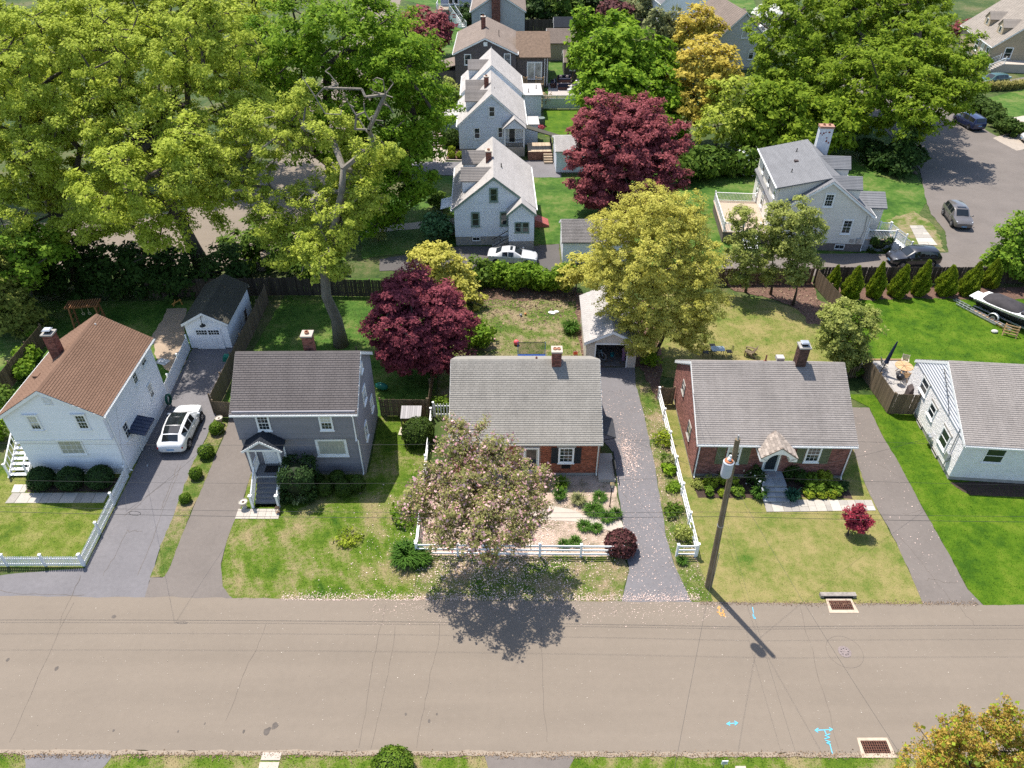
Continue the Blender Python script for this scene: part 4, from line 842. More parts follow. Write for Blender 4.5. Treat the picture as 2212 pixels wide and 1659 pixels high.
mb = MB(); mb.box(11.2,.5,1.2,13.6,.595,3.9); fr = mb.build('french_doors', white_trim, h.root)
for k in range(2): MB().box(11.4+1.1*k,.48,1.4,12.3+1.1*k,.499,3.7).build('pane', M('bright_pane',(.42,.42,.38),.15,.3,[(1.2,1)],spec=.6), fr)
MB().box(9.7,-1.8,0,13.8,.59,1.1).build('wood_landing', wood_grey, h.root); rail(h.root, (12.6,-1.75,1.1), (13.8,-1.75,1.1), 1.0, wood_light, .14); rail(h.root, (10.7,-1.75,1.1), (11.2,-1.75,1.1), 1.0, wood_light, .14)
for x in (14.0, 14.4): MB().tube([(x,.5,4.4),(x,.5,.3)], .06, 6).build('downspout', white_trim, h.root)
MB().box(-3.4,1.0,0,-.01,6.0,2.4).build('lean_to', brown_clap, h.root); MB().hexa([(-3.6,.8,2.4),(-.01,.8,3.2),(-.01,6.2,3.2),(-3.6,6.2,2.4)], [(-3.6,.8,2.52),(-.01,.8,3.32),(-.01,6.2,3.32),(-3.6,6.2,2.52)]).build('lean_to_roof', roof_tan, h.root)
# --- cream house by the cul-de-sac
h9 = h = House('cream_house', 'cream clapboard house with cool grey roof, shed dormer and tall white chimney by the cul-de-sac', 25.89, 67.09, -.09, 9.1, 10.78, 4.07, 7.28, 'y', .25, .18)
h.walls(cream_clap, M('brown_block',(.20,.165,.15),.9,.12,[(4,.6)]), .85); h.roof(roof_blue, shingle=(.31,.15), near=200); h.clap('F', cream_clap, .16, .85, gable=True); h.clap('L', cream_clap, .16, .85, 6.1, a0=.7, off=.0)
MB().add([(x, y, z) for y in (.7, 10.7) for x, z in ((-.004,3.9),(4.4,3.9),(4.4,7.20),(-.004,6.15))], [(0,1,2,3),(7,6,5,4),(0,4,5,1),(1,5,6,2),(2,6,7,3),(3,7,4,0)]).build('shed_dormer', cream_clap, h.root)
mb = MB(); z = 4.1
while z < 7.0:
    xs = max(-.004, (z-4.07)/.705-.1); xt = 4.4; top_x = max(xs, (z+.16-6.15)/1.05*4.4); 
    if top_x < xt: mb.hexa([(max(xs, -.004) if z < 6.1 else top_x,.699,z),(min(xt,(z-4.07)/.705+.2),.699,z),(min(xt,(z-4.07)/.705+.2),.675,z),(max(-.004,0) if z < 6.1 else top_x,.675,z)], [(0 if z < 6.0 else top_x,.699,z+.16),(min(xt,(z-4.07)/.705+.35),.699,z+.16),(min(xt,(z-4.07)/.705+.35),.695,z+.16),(0 if z < 6.0 else top_x,.695,z+.16)])
    z += .16
mb.build('clapboards', cream_clap, h.root, kind='stuff')
sr = MB().hexa([(-.35,.45,6.07),(4.55,.45,7.25),(4.55,10.95,7.25),(-.35,10.95,6.07)], [(-.35,.45,6.19),(4.55,.45,7.37),(4.55,10.95,7.37),(-.35,10.95,6.19)]).build('shed_roof', roof_blue, h.root)
mb = MB(); V = Vector((4.9,0,1.18)); n = 33
for k in range(n):
    t0, t1 = k/n, (k+1)/n; y = .44-(k%2)*.15
    while y < 10.95:
        y0, y1 = max(y,.44), min(y+.29,10.96); L = lambda t, yy, o: (-.36+4.92*t, yy, 6.19+1.185*t+o)
        if y1-y0 > .05: mb.add([L(t0,y0,.022),L(t0,y1,.022),L(t1,y1,.003),L(t1,y0,.003),L(t0,y0,-.01),L(t0,y1,-.01)], [(0,1,2,3),(0,4,5,1)])
        y += .30
mb.build('shingle_courses', roof_blue, sr, kind='stuff')
MB().beam((-.42,.45,6.14),(-.42,10.95,6.14),.1,.1).build('gutter', white_trim, sr)
for y in (1.6, 4.6, 7.8): h.window('L', y, 4.6, y+.9, 5.9, .03, 1, 1, .1)
for y in (2.0, 5.6, 8.4): h.window('L', y, 1.8, y+.95, 3.3, .03, 1, 1, .1)
h.window('F', 4.15, 4.65, 5.1, 6.05, .02, 3, 2, .12); h.window('F', 6.5, 1.9, 7.5, 3.45, .02, 2, 2, .12); h.window('F', 6.4, .22, 7.35, .75, .0, 2, 1, .05, mid=False, sill=False)
h.window('F', 2.4, .22, 3.3, .75, .0, 2, 1, .05, mid=False, sill=False)
h.dormer('R', .9, 2.8, 1.45, 6.2, 7.0, cream_clap, roof_blue); h.dormer('R', 6.6, 8.5, 1.0, 6.0, 6.85, cream_clap, roof_blue)
h.pipe(2.9, 8.2, 6.95, .4); h.pipe(1.5, 3.4, 6.6, .4); MB().box(2.2,5.6,6.75,2.6,6.0,6.98).build('roof_vent', M('brown_vent',(.06,.04,.035),.7), h.root)
ch = MB().box(5.55,10.8,0,6.9,11.6,8.6).build('chimney', M('peeling_white_paint',(.62,.63,.66),.7,.1,[(3,.6)],bump=(10,.01)), h.root)
MB().box(5.48,10.73,8.6,6.97,11.67,8.82).build('chimney_crown', M('crown_brick',(.36,.20,.14),.9,.2,[(8,.6)]), ch)
mb = MB(); [mb.ell((5.56+random.uniform(.1,1.2),10.797,random.uniform(6.9,8.3)),(random.uniform(.05,.14),.006,random.uniform(.05,.16)),7,4) for _ in range(9)]; mb.build('peeling_patch', M('bare_brick',(.20,.05,.04),.9), ch)
for k in (5.95, 6.5): MB().lathe([(.13,8.82),(.13,9.0),(.1,9.0),(.1,8.83)], (k,11.2,0), 10).build('flue', M('clay_flue',(.40,.20,.12)), ch)
mb = MB(); mb.tube([(8.6,-.06,3.9),(8.75,-.06,2.4),(8.6,-.06,1.3)], .03, 5).box(8.3,-.2,1.0,8.7,-.03,1.5).box(7.7,-.1,1.05,8.05,-.03,1.4); mb.build('electric_meter', metal_grey, h.root)
h.gutter(sides=(1,), down=(('F',8.98,3.9,.2,0),))
# enclosed front entry on the right with its own roof and porch stairs
MB().box(9.11,2.2,0,10.9,5.2,3.9).build('entry_wing', cream_clap, h.root)
mb = MB(); mb.hexa([(8.6,1.95,3.75),(11.1,1.95,3.75),(11.1,3.7,4.75),(8.4,3.7,4.75)], [(8.6,1.95,3.87),(11.1,1.95,3.87),(11.1,3.7,4.87),(8.4,3.7,4.87)]).hexa([(8.4,3.703,4.75),(11.1,3.703,4.75),(11.1,5.45,3.75),(8.6,5.45,3.75)], [(8.4,3.703,4.87),(11.1,3.703,4.87),(11.1,5.45,3.87),(8.6,5.45,3.87)])
for k in range(7):
    t0, t1 = k/7, (k+1)/7; mb.add([(8.5,1.94+1.75*t0,3.90+t0),(11.11,1.94+1.75*t0,3.90+t0),(11.11,1.94+1.75*t1,3.875+t1),(8.5,1.94+1.75*t1,3.875+t1),(8.5,1.94+1.75*t0,3.87+t0),(11.11,1.94+1.75*t0,3.87+t0)], [(0,1,2,3),(0,4,5,1)])
mb.build('entry_roof', roof_blue, h.root)
fp = thing('front_porch', 'white-railed porch and stairs on the right side of the cream house', 'porch', (25.89, 67.09), -.09)
MB().box(9.2,.3,0,12.0,2.15,1.25).build('porch_base', M('grey_lattice',(.36,.37,.38),.8,.08,[(4,.5)]), fp); MB().box(9.15,.2,1.25,12.1,2.18,1.32).build('porch_floor', M('deck_tan',(.42,.33,.25),.8,.1,[(6,.5)]), fp)
for k in range(6): MB().box(12.1+.3*k,.4,0,12.4+.3*k,1.95,1.1-.2*k).build('tread', white_trim, fp)
rail(fp, (9.3,.3,1.32), (12.0,.3,1.32), .95, white_trim, .13); rail(fp, (12.05,.35,1.3), (13.9,.35,.1), .95, white_trim, .13); rail(fp, (12.05,2.0,1.3), (13.9,2.0,.1), .95, white_trim, .13); rail(fp, (11.0,2.1,1.32), (12.0,2.1,1.32), .95, white_trim, .13)
bd = thing('rear_deck', 'raised tan deck with white railing on the left of the cream house', 'deck', (25.89, 67.09), -.09)
me = MB().box(-4.6,0,1.12,-.05,.135,1.16).mesh('deck_board', M('deck_tan',(.42,.33,.25)))
for k in range(53): link('deck_board', me, bd, (0,.9+.145*k,0))
MB().box(-4.5,1.0,0,-.1,8.4,1.1).build('deck_base', M('deck_skirt',(.16,.13,.11),.9,.1), bd)
rail(bd, (-4.5,.95,1.16), (-4.5,8.5,1.16), .95, white_trim, .15); rail(bd, (-4.5,8.5,1.16), (-.1,8.5,1.16), .95, white_trim, .15); rail(bd, (-4.5,.95,1.16), (-2.6,.95,1.16), .95, white_trim, .15); rail(bd, (-1.0,.95,1.16), (-.1,.95,1.16), .95, white_trim, .15)
for k in range(5): MB().box(-2.5,.6-.3*k,0,-1.1,.88-.3*k,1.0-.2*k).build('tread', white_trim, bd)
# --- garages and outbuildings
def garage(label, x, y, rz, w, d, e, hh, wall, roof, ax='y', door=True, open_=False, trim=white_trim, near=0, lite=False):
    g = House('garage', label, x, y, rz, w, d, e, hh, ax, .2, .15, 'garage')
    if open_:
        for x0, x1 in ((0,.72),(w-.72,w)): MB().box(x0,0,0,x1,.12,e).build('wall', wall, g.root)
        MB().add([(.0,0,e-.35),(w,0,e-.35),(w,0,e),(w/2,0,hh-.03),(0,0,e),(.0,.12,e-.35),(w,.12,e-.35),(w,.12,e),(w/2,.12,hh-.03),(0,.12,e)], [(0,1,2,3,4),(9,8,7,6,5),(0,5,6,1)]).build('gable_wall', wall, g.root)
        for x0, x1, y0, y1 in ((0,.12,.121,d),(w-.12,w,.121,d),(.121,w-.121,d-.12,d)): MB().box(x0,y0,0,x1,y1,e-.12).build('wall', wall, g.root)
        MB().box(.13,.13,.0,w-.13,d-.13,.02).build('garage_floor', M('garage_floor',(.16,.15,.14),.9,.2,[(2,.5)]), g.root)
        mb = MB(); mb.box(.66,-.03,0,.76,0,2.2).box(w-.76,-.03,0,w-.66,0,2.2).box(.66,-.03,2.2,w-.66,0,2.32); mb.build('door_frame', trim, g.root)
    else: g.walls(wall, cement, .12); g.clap('F', wall, .15, .12, e-.1 if ax == 'x' else None, gable=(ax == 'y')); 
    if ax == 'y' and not open_: g.clap('R', wall, .15, .12, e-.1)
    g.roof(roof, .1, (.31,.16), near=near, trim=trim)
    if door:
        mb = MB(); g.fbox(mb, 'F', .55, .02, w-.55, 2.0, .025, .06); dd = mb.build('garage_door', wall, g.root)
        for k in range(5): mb = MB(); a = .55+(w-1.1)*k/5; g.fbox(mb, 'F', a+.03, .08, a+(w-1.1)/5-.03, 1.92, .061, .075); mb.build('panel', wall, dd)
        for a in (.8, w/2+.1):
            mb = MB(); g.fbox(mb, 'F', a, 1.45, a+.85, 1.85, .076, .082); pn = mb.build('pane', glass, dd)
            mb = MB()
            for k in range(1,4): g.fbox(mb, 'F', a+.85*k/4-.015, 1.45, a+.85*k/4+.015, 1.85, .0825, .095)
            g.fbox(mb, 'F', a, 1.635, a+.85, 1.665, .0826, .094); mb.build('glazing_bars', trim, dd)
    return g
g1 = garage('white garage with dark dappled roof and barn lamp at the end of the left drive', -26.32, 49.51, .01, 3.34, 5.9, 2.62, 3.56, white_clap, roof_mossy, near=120)
lamp = MB().tube([(1.67,-.02,3.22),(1.67,-.28,3.34),(1.67,-.42,3.2),(1.67,-.45,2.72)], .025, 6).lathe([(.04,2.78),(.07,2.68),(.24,2.55),(.235,2.53),(.05,2.66)], (1.67,-.45,0), 14).build('barn_lamp', black_metal, g1.root)
g3 = garage('open cream garage with a bicycle inside, half under the yellow tree', 5.8, 46.98, -.02, 3.95, 6.7, 2.55, 3.54, M('cream_siding',(.60,.53,.45),.7,.06,[(3,.4)]), roof_pale, open_=True, door=False, near=100)
g6 = garage('small garage with mossy grey roof and white end wall beside the pale blue cape', 4.9, 63.9, .0, 6.2, 4.2, 2.5, 3.7, white_clap, M('lichen_grey_shingle',(.17,.155,.145),.95,.4,[(1.2,.5),(9,.8)],island=.3), ax='x', door=False, near=60)
s7 = garage('white shed with grey roof between the deck and the large red maple', 5.35, 86.6, .03, 4.2, 5.2, 2.8, 3.7, blue_clap, roof_pale, ax='x', door=False)
g8 = garage('long tan-roofed garage behind the dark brown house', 6.2, 137.5, .0, 12, 6, 3.0, 4.6, tan_clap, roof_tan, ax='x', door=False)
s8 = garage('small brown shed with white framed window near the patio sofas', 8.6, 127.5, .0, 4.4, 5, 2.4, 3.6, brown_clap, roof_tan, ax='x', door=False); s8.window('F', .9, 1.0, 2.2, 2.1, .02, 1, 1)
s9 = garage('blue-grey garden shed with dark roof against the far dark fence', 8.0, 150.5, .0, 6, 4, 2.8, 4.0, M('blue_grey_siding',(.30,.34,.40),.7,.06), roof_black, ax='x', door=False)
# --- far houses
def simple_house(name, label, x, y, rz, w, d, e, hh, ax, wall, roof, wins=(), exp=.22, lwins=(), clapL=False):
    h = House(name, label, x, y, rz, w, d, e, hh, ax, .25, .2); h.walls(wall, cement, .4); h.roof(roof, .14, (.45,.22), near=0); h.clap('F', wall, exp, .4, gable=(ax == 'y'))
    if clapL: h.clap('L', wall, exp, .4, e-.1)
    for a in wins: h.window('F', *a, .02, 1, 1, .11)
    for a in lwins: h.window('L', *a, .02, 1, 1, .11)
    h.gutter(sides=(0,)); return h
h = simple_house('far_house', 'pale grey house with brick chimney behind the dark brown house, cut by the top edge', -7.6, 152, .0, 10.0, 12, 5.2, 8.2, 'y', M('pale_grey_siding',(.50,.50,.50),.7,.06,[(2,.4)]), roof_tan, ((1.5,3.4,2.5,4.8),)); h.chimney(4.6, -.4, 1.6, .9, 0, 9.6); 
h = simple_house('far_house', 'blue-grey house with white deck at the top edge, left of the brick chimney house', -14.8, 169, .0, 6.4, 9, 5.4, 7.6, 'x', M('blue_grey_clapboard',(.33,.38,.47),.7,.06,[(2,.4)]), roof_blue, ((1.6,3.0,2.6,5.0),(2.7,3.0,3.7,5.0)))
dk = thing('raised_deck', 'white railed raised deck with stairs at the top of the picture', 'deck', (-14.8, 169)); MB().box(-.6,-4.0,2.6,7.0,-.05,2.8).build('deck_floor', M('bleached_deck',(.40,.31,.22)), dk)
for p, q in (((-.6,-4,2.8),(2.0,-4,2.8)),((3.2,-4,2.8),(7,-4,2.8)),((-.6,-4,2.8),(-.6,-.1,2.8)),((7,-4,2.8),(7,-.1,2.8)),((2.1,-4.1,2.7),(4.6,-7.5,.2)),((3.2,-4.1,2.7),(5.6,-7.5,.2))): rail(dk, p, q, 1.0, white_trim, .25, True, bw=.06)
for x in (-.5,3.2,6.9): MB().box(x-.08,-3.9,0,x+.08,-3.75,2.6).build('deck_post', white_trim, dk)
for k in range(9): MB().box(2.1+.27*k,-4.4-.37*k,0,3.3+.27*k,-4.05-.37*k,2.5-.27*k).build('tread', white_trim, dk)
h = simple_house('far_house', 'white gabled house with orange-tan roof and red brick chimney beyond the golden tree', 33.0, 131, .12, 10.5, 15, 4.2, 9.0, 'y', M('grey_white_siding',(.52,.51,.50),.7,.05,[(2,.4)]), roof_tan, ((5.0,5.0,6.1,6.8),(6.8,1.6,7.8,3.2))); h.dormer('R', 3.0, 5.6, 1.5, 6.4, 7.4, M('grey_white_siding',(.5,.5,.5)), roof_tan); h.dormer('R', 8.6, 11.2, 1.5, 6.4, 7.4, M('grey_white_siding',(.5,.5,.5)), roof_tan)
h = simple_house('far_house', 'bright white gable with grey roof at the top edge above the golden tree', 29.5, 160, .1, 12, 12, 5.0, 10.2, 'y', white_paint, roof_blue, ((6.6,5.4,7.8,7.6),)); h.chimney(13.2, 5.0, 1.2, .9, 0, 7.6); h.dormer('R', 1.5, 4.0, 1.8, 7.2, 8.2, white_paint, roof_blue)
h = h10 = simple_house('tan_house', 'tan clapboard house with two white-framed dormers in the top right corner', 81.4, 133.2, -.15, 14, 16, 3.5, 9.0, 'y', tan_clap, roof_greytan, ((2.0,1.5,3.3,3.3),(6.6,5.6,8.0,7.6),(6.0,1.5,7.3,3.3)), .2, ((1.0,1.2,2.2,2.9),(3.4,1.2,4.6,2.9),(6.0,1.2,7.4,2.9)), True)
for y0 in (2.2, 8.4): h.dormer('L', y0, y0+2.4, 1.5, 5.9, 6.9, tan_clap, roof_greytan)
ps = thing('front_porch', 'white porch stairs in front of the tan house', 'porch', (84.5, 131.0), -.15)
for k in range(6): MB().box(-2.2-.35*k,-1.2,0,-1.86-.35*k,1.2,1.3-.2*k).build('tread', concrete, ps)
MB().box(-1.85,-1.2,0,3,1.6,1.35).build('porch_floor', concrete, ps)
for y in (-1.15, 1.15): rail(ps, (-1.9,y,1.3), (-4.1,y,.1), 1.0, white_trim, .25, True, bw=.05)

# ------------------------------------------------------------------ fences
def along(p, q):
    p, q = Vector((*p, 0)), Vector((*q, 0)); d = q-p; return p, q, d.length, math.atan2(d.y, d.x)
def picket_fence(label, p, q, h=.95, gap=.105, pw=.055, mat=white_paint, post_gap=2.4, rails=2, group=None, point=True, solid=False):
    P, Qv, L, a = along(p, q); t = thing('picket_fence', label, 'fence', P, a, group)
    pm = MB()
    if point: pm.add([(-pw/2,-.012,.06),(pw/2,-.012,.06),(pw/2,-.012,h-.06),(0,-.012,h),(-pw/2,-.012,h-.06),(-pw/2,.012,.06),(pw/2,.012,.06),(pw/2,.012,h-.06),(0,.012,h),(-pw/2,.012,h-.06)], [(0,1,2,3,4),(9,8,7,6,5),(0,5,6,1),(1,6,7,2),(2,7,8,3),(3,8,9,4),(4,9,5,0)])
    else: pm.box(-pw/2,-.012,.04,pw/2,.012,h)
    me = pm.mesh('picket', mat); n = int(L/gap)
    for k in range(n):
        o = link('picket', me, t, ((k+.5)*L/n, 0, random.uniform(-.008,.008))); o.rotation_euler = (0, random.uniform(-.012,.012), 0)
    mr = MB().box(0,.013,-.04,L,.05,.04).mesh('rail', mat)
    for z in ((.22, h-.25) if rails == 2 else (.2, h*.5, h-.25)): link('rail', mr, t, (0,0,z))
    np_ = max(1, round(L/post_gap)); mp = MB().box(-.055,.014,-.1,.055,.12,h+.06).prism([(-.075,-.006),(.075,-.006),(.075,.14),(-.075,.14)], h+.06, h+.10).mesh('post', mat)
    for k in range(np_+1): link('post', mp, t, (L*k/np_, 0, 0))
    return t
def stockade(label, p, q, h=1.8, bw=.14, mat=wood_grey, flip=1, jag=.02):
    """Board fence: every board is its own part, with posts and rails behind."""
    P, Qv, L, a = along(p, q); t = thing('board_fence', label, 'fence', P, a); n = max(1, min(290, int(L/bw))); w = L/n
    me = MB().add([(-w/2+.004,-.011,.03),(w/2-.004,-.011,.03),(w/2-.004,-.011,h-.05),(0,-.011,h),(-w/2+.004,-.011,h-.05),(-w/2+.004,.011,.03),(w/2-.004,.011,.03),(w/2-.004,.011,h-.05),(0,.011,h),(-w/2+.004,.011,h-.05)], [(0,1,2,3,4),(9,8,7,6,5),(0,5,6,1),(1,6,7,2),(2,7,8,3),(3,8,9,4),(4,9,5,0)]).mesh('board', mat)
    for k in range(n):
        o = link('board', me, t, ((k+.5)*w, random.uniform(-.006,.006), random.uniform(-jag,jag))); o.rotation_euler = (0, random.uniform(-.01,.01), 0)
    mr = MB().box(0,.018*flip,-.045,L,.06*flip,.045).mesh('rail', mat)
    for z in (.35, h*.55, h-.35): link('rail', mr, t, (0,0,z))
    k = max(1, round(L/2.4)); mp = MB().box(-.05,.061*flip,-.1,.05,.16*flip,h+.03).mesh('post', mat)
    for i in range(k+1): link('post', mp, t, (L*i/k, 0, 0))
    return t
def rail_fence(label, p, q, h=1.0, n=3, mat=white_paint, gap=2.4, cap=False):
    P, Qv, L, a = along(p, q); t = thing('rail_fence', label, 'fence', P, a); k = max(1, round(L/gap)); mp = MB().box(-.06,-.06,-.1,.06,.06,h+.08).prism([(-.08,-.08),(.08,-.08),(.08,.08),(-.08,.08)],h+.08,h+.12).mesh('post', mat)
    for i in range(k+1): link('post', mp, t, (L*i/k, 0, 0))
    for i in range(k):
        for j in range(n):
            z = .22+(h-.3)*j/(n-1); MB().box(L*i/k+.05,-.02,z-.065,L*(i+1)/k-.05,.02,z+.065).build('rail', mat, t)
    return t
picket_fence('white picket fence along the street in front of the white house', (-31.8, 27.4), (-25.12, 27.4))
picket_fence('white picket fence running back beside the left drive to the white house', (-25.03, 27.5), (-25.45, 34.75), gap=.11)
picket_fence('close-boarded white fence between the left drive and the white garage', (-25.75, 41.6), (-26.4, 49.4), h=1.35, gap=.135, pw=.128)
stockade('weathered board fence along the right of the left drive up to the white garage', (-21.75, 41.3), (-21.9, 56.8))
stockade('short slatted gate fence beside the left wall of the grey house', (-21.6, 40.9), (-17.5, 40.6), h=1.5, bw=.16)
stockade('grey stockade fence between the grey house and the post-and-rail fence', (-9.55, 41.0), (-6.05, 40.95), h=1.6, bw=.13)
stockade('mossy board fence running back behind the grey stockade fence', (-6.05, 41.2), (-6.2, 57.0), h=1.5)
picket_fence('short white picket fence beside the left wall of the orange brick cape', (-5.7, 40.9), (-3.95, 40.9), h=1.25, gap=.2, pw=.1)
rail_fence('white three-rail fence along the street below the blossoming tree', (-5.65, 28.25), (6.5, 28.12))
rail_fence('white three-rail fence between the grey house lawn and the blossoming tree', (-5.68, 28.4), (-5.85, 40.6))
rail_fence('long white rail fence on the right of the middle driveway', (10.95, 28.2), (11.0, 43.0), h=1.0)
rail_fence('short white rail fence return at the foot of the middle driveway', (9.75, 28.15), (10.85, 28.15), h=1.0, cap=True)
stockade('brown board gate beside the left wall of the plum brick cape', (11.05, 42.3), (11.95, 42.3), h=1.6)
picket_fence('grey picket fence joining the plum brick cape to the deck fence', (22.0, 44.2), (26.9, 45.6), h=1.2, gap=.2, pw=.1, mat=wood_grey)
stockade('weathered board fence down the left side of the raised patio', (27.35, 46.2), (27.55, 41.3), h=1.9)
stockade('weathered board fence across the front of the raised patio', (27.6, 41.25), (29.35, 41.1), h=1.9)
stockade('long dark board fence behind the arborvitae row', (28.2, 60.0), (50.5, 60.0), h=1.8, mat=M('dark_fence_wood',(.070,.055,.042),.9,.3,objrand=.7))
stockade('brown board fence behind the three slender trees', (12.8, 59.9), (27.9, 59.95), h=1.7, mat=M('brown_fence_wood',(.125,.085,.055),.9,.3,objrand=.7))
stockade('short board fence corner by the first arborvitae', (28.1, 59.6), (28.75, 54.6), h=1.7)
stockade('board fence leaning past the last arborvitae at the right edge', (48.2, 59.5), (47.6, 53.5), h=1.8)
stockade('dark board fence across the back of the white garage yard', (-33, 57.6), (-19.5, 57.9), h=1.9, mat=M('dark_fence_wood',(.07,.055,.042)))
stockade('board fence behind the shaded lawn of the grey house', (-19.4, 57.9), (-6.2, 57.4), h=1.8, mat=M('dark_fence_wood',(.07,.055,.042)))
stockade('curving board fence at the left edge beside the white house', (-38.2, 40.2), (-38.6, 50.5), h=1.8, mat=M('brown_fence_wood',(.125,.085,.055)))
stockade('tan panel fence glimpsed under the left trees', (-53.5, 78.8), (-44.5, 78.6), h=2.0, bw=.5, mat=M('tan_fence',(.42,.29,.15),.8,.08,objrand=.4), jag=.0)
t = thing('vinyl_fence', 'pale vinyl fence with lattice top between the two back lawns', 'fence', (4.56, 110.87), .01)
for k in range(7):
    MB().box(2.0*k-.07,-.07,0,2.0*k+.07,.07,2.0).build('post', M('vinyl',(.60,.60,.55),.5,.04), t); MB().box(2.0*k+.071,-.03,.1,2.0*k+1.929,.03,1.55).build('panel', M('vinyl',(.6,.6,.55)), t)
    mb = MB(); [mb.beam((2.0*k+.08+.14*j,0,1.56),(2.0*k+.22+.14*j,0,1.85),.02,.02).beam((2.0*k+.22+.14*j,.02,1.56),(2.0*k+.08+.14*j,.02,1.85),.02,.02) for j in range(12)]; mb.box(2.0*k+.071,-.03,1.86,2.0*k+1.929,.03,1.93).build('lattice', M('vinyl',(.6,.6,.55)), t)
stockade('dark board fence at the top behind the long garage', (1.5, 158), (26, 159), h=2.4, bw=.3, mat=M('dark_fence_wood',(.07,.055,.042)))
stockade('dark board fence in the top yard right of the orange-roofed house', (38.5, 158), (55, 162), h=2.4, bw=.3, mat=M('dark_fence_wood',(.07,.055,.042)))
# side steps of the white house
st = thing('porch_steps', 'white wooden steps with railings on the left side of the white house', 'steps', (-32.75, 34.75), .02)
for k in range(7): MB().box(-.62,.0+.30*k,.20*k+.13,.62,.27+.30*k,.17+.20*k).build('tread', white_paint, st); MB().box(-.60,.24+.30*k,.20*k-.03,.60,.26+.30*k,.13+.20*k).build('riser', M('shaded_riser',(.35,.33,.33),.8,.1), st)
MB().box(-.62,2.1,1.3,.62,3.6,1.42).build('landing', white_paint, st)
for x in (-.62,.62):
    MB().beam((x,-.1,.0),(x,2.15,1.42),.05,.25).build('stringer', white_paint, st)
    rail(st, (x,.05,.1), (x,2.1,1.42), .9, white_paint, .35)

# ------------------------------------------------------------------ street furniture, wires, markings
pl = thing('utility_pole', 'tall leaning wooden utility pole at the roadside in front of the plum brick cape', 'pole', (11.2, 26.0))
pts = [(-.0-.04*z, 0, z-.4 if z == 0 else z) for z in (0,2,4,6,8,10,11.35)]
MB().tube(pts, [.19,.18,.165,.155,.145,.13,.125], 14).build('pole_shaft', pole_wood, pl, smooth=False)
tr = MB().lathe([(.02,9.15),(.24,9.2),(.26,9.3),(.26,10.05),(.27,10.07),(.27,10.14),(.2,10.2),(.02,10.22)], (-.72,-.28,0), 16).build('transformer', M('transformer_grey',(.46,.48,.52),.5,.08,[(3,.5)]), pl)
MB().lathe([(.22,10.20),(.2,10.235),(.02,10.24)], (-.72,-.28,0), 16).build('lid', M('rusty_lid',(.34,.13,.06),.8,.3,[(6,1)]), tr)
MB().tube([(-.72,-.28,10.2),(-.70,-.27,10.55)], [.07,.05], 10).lathe([(.09,10.28),(.05,10.3),(.09,10.33),(.05,10.36),(.09,10.4),(.05,10.43)],(-.72,-.28,0),10).build('bushing', white_trim, tr)
MB().beam((-.36,0,9.9),(-.7,-.25,9.9),.06,.1).beam((-.36,0,9.4),(-.7,-.25,9.4),.06,.1).build('bracket', metal_grey, pl)
MB().tube([(-.44,.0,11.35),(-.45,0,11.62)], [.05,.03], 8).build('insulator', M('insulator_porcelain',(.5,.48,.46),.3), pl)
MB().lathe([(.172,5.2),(.172,5.27)], (-.21,0,0), 14).build('pole_band', metal_grey, pl)
MB().tube([(.19,-.02,0),(.10,-.06,3.0)], .025, 6).build('ground_guard', metal_grey, pl)
wire_m = M('wire_black', (.03,.03,.032), .6, .1)
def wire(name, label, p, q, sag, r, group=None, mat=None, n=24):
    p, q = Vector(p), Vector(q); pts = [p.lerp(q, k/n)-Vector((0,0,sag*4*(k/n)*(1-k/n))) for k in range(n+1)]
    o = MB().tube(pts, r, 5).build(name, mat or wire_m); tag(o, label, 'wire', group); return o
PX, PY = 11.0, 25.95
wire('telecom_cable', 'thickest black cable low along the street, left of the pole', (-40, 26.3, 6.6), (PX+.04, PY-.2, 6.2), .5, .011)
wire('telecom_cable', 'thickest black cable low along the street, right of the pole', (PX+.04, PY-.2, 6.2), (60, 25.6, 6.4), .5, .011)
wire('telecom_cable', 'thin cable just above the thickest cable, left of the pole', (-40, 26.3, 7.0), (PX, PY-.2, 6.55), .45, .008)
wire('telecom_cable', 'thin cable just above the thickest cable, right of the pole', (PX, PY-.2, 6.55), (60, 25.6, 6.8), .45, .008)
wire('power_line', 'power line at transformer height running left from the pole', (-40, 26.3, 9.0), (PX-.1, PY, 8.9), .7, .006)
wire('power_line', 'power line at transformer height running right from the pole', (PX-.1, PY, 8.9), (60, 25.6, 9.2), .7, .006)
wire('power_line', 'topmost power line running left from the pole top', (-40, 26.3, 11.4), (PX-.25, PY, 11.5), .6, .006)
wire('power_line', 'topmost power line running right from the pole top', (PX-.25, PY, 11.5), (60, 25.6, 11.7), .6, .006)
wire('service_drop', 'service wire slanting from the pole to the gable of the plum brick cape', (PX-.1, PY, 8.7), (11.85, 37.6, 4.9), .25, .006)
wire('service_drop', 'service wire crossing from the pole to the left wall of the whitewashed brick house', (PX-.1, PY, 8.7), (28.75, 35.5, 3.7), .5, .006)
wire('service_drop', 'service wire from the pole to the right side of the orange brick cape', (PX-.1, PY, 8.7), (5.75, 37.0, 2.9), .3, .006)
wire('service_drop', 'service wire from the pole across the street toward the bottom right', (PX-.1, PY, 8.7), (16.5, 4, 8), .6, .006)
wire('service_drop', 'service wire from the pole across the street toward the bottom left', (PX-.1, PY, 8.7), (3.5, 6, 8), .6, .006)
wire('service_drop', 'thin wire falling from the pole straight toward the viewer', (PX+.1, PY-.1, 6.0), (11.6, 6, 5), .3, .004)
wire('service_drop', 'service wire from the street cable to the white house', (-20.0, 26.0, 6.3), (-25.45, 36.4, 4.8), .3, .006)
wire('service_drop', 'service wire from the street cable to the grey house', (-20.0, 26.0, 6.3), (-17.2, 36.0, 4.8), .3, .006)
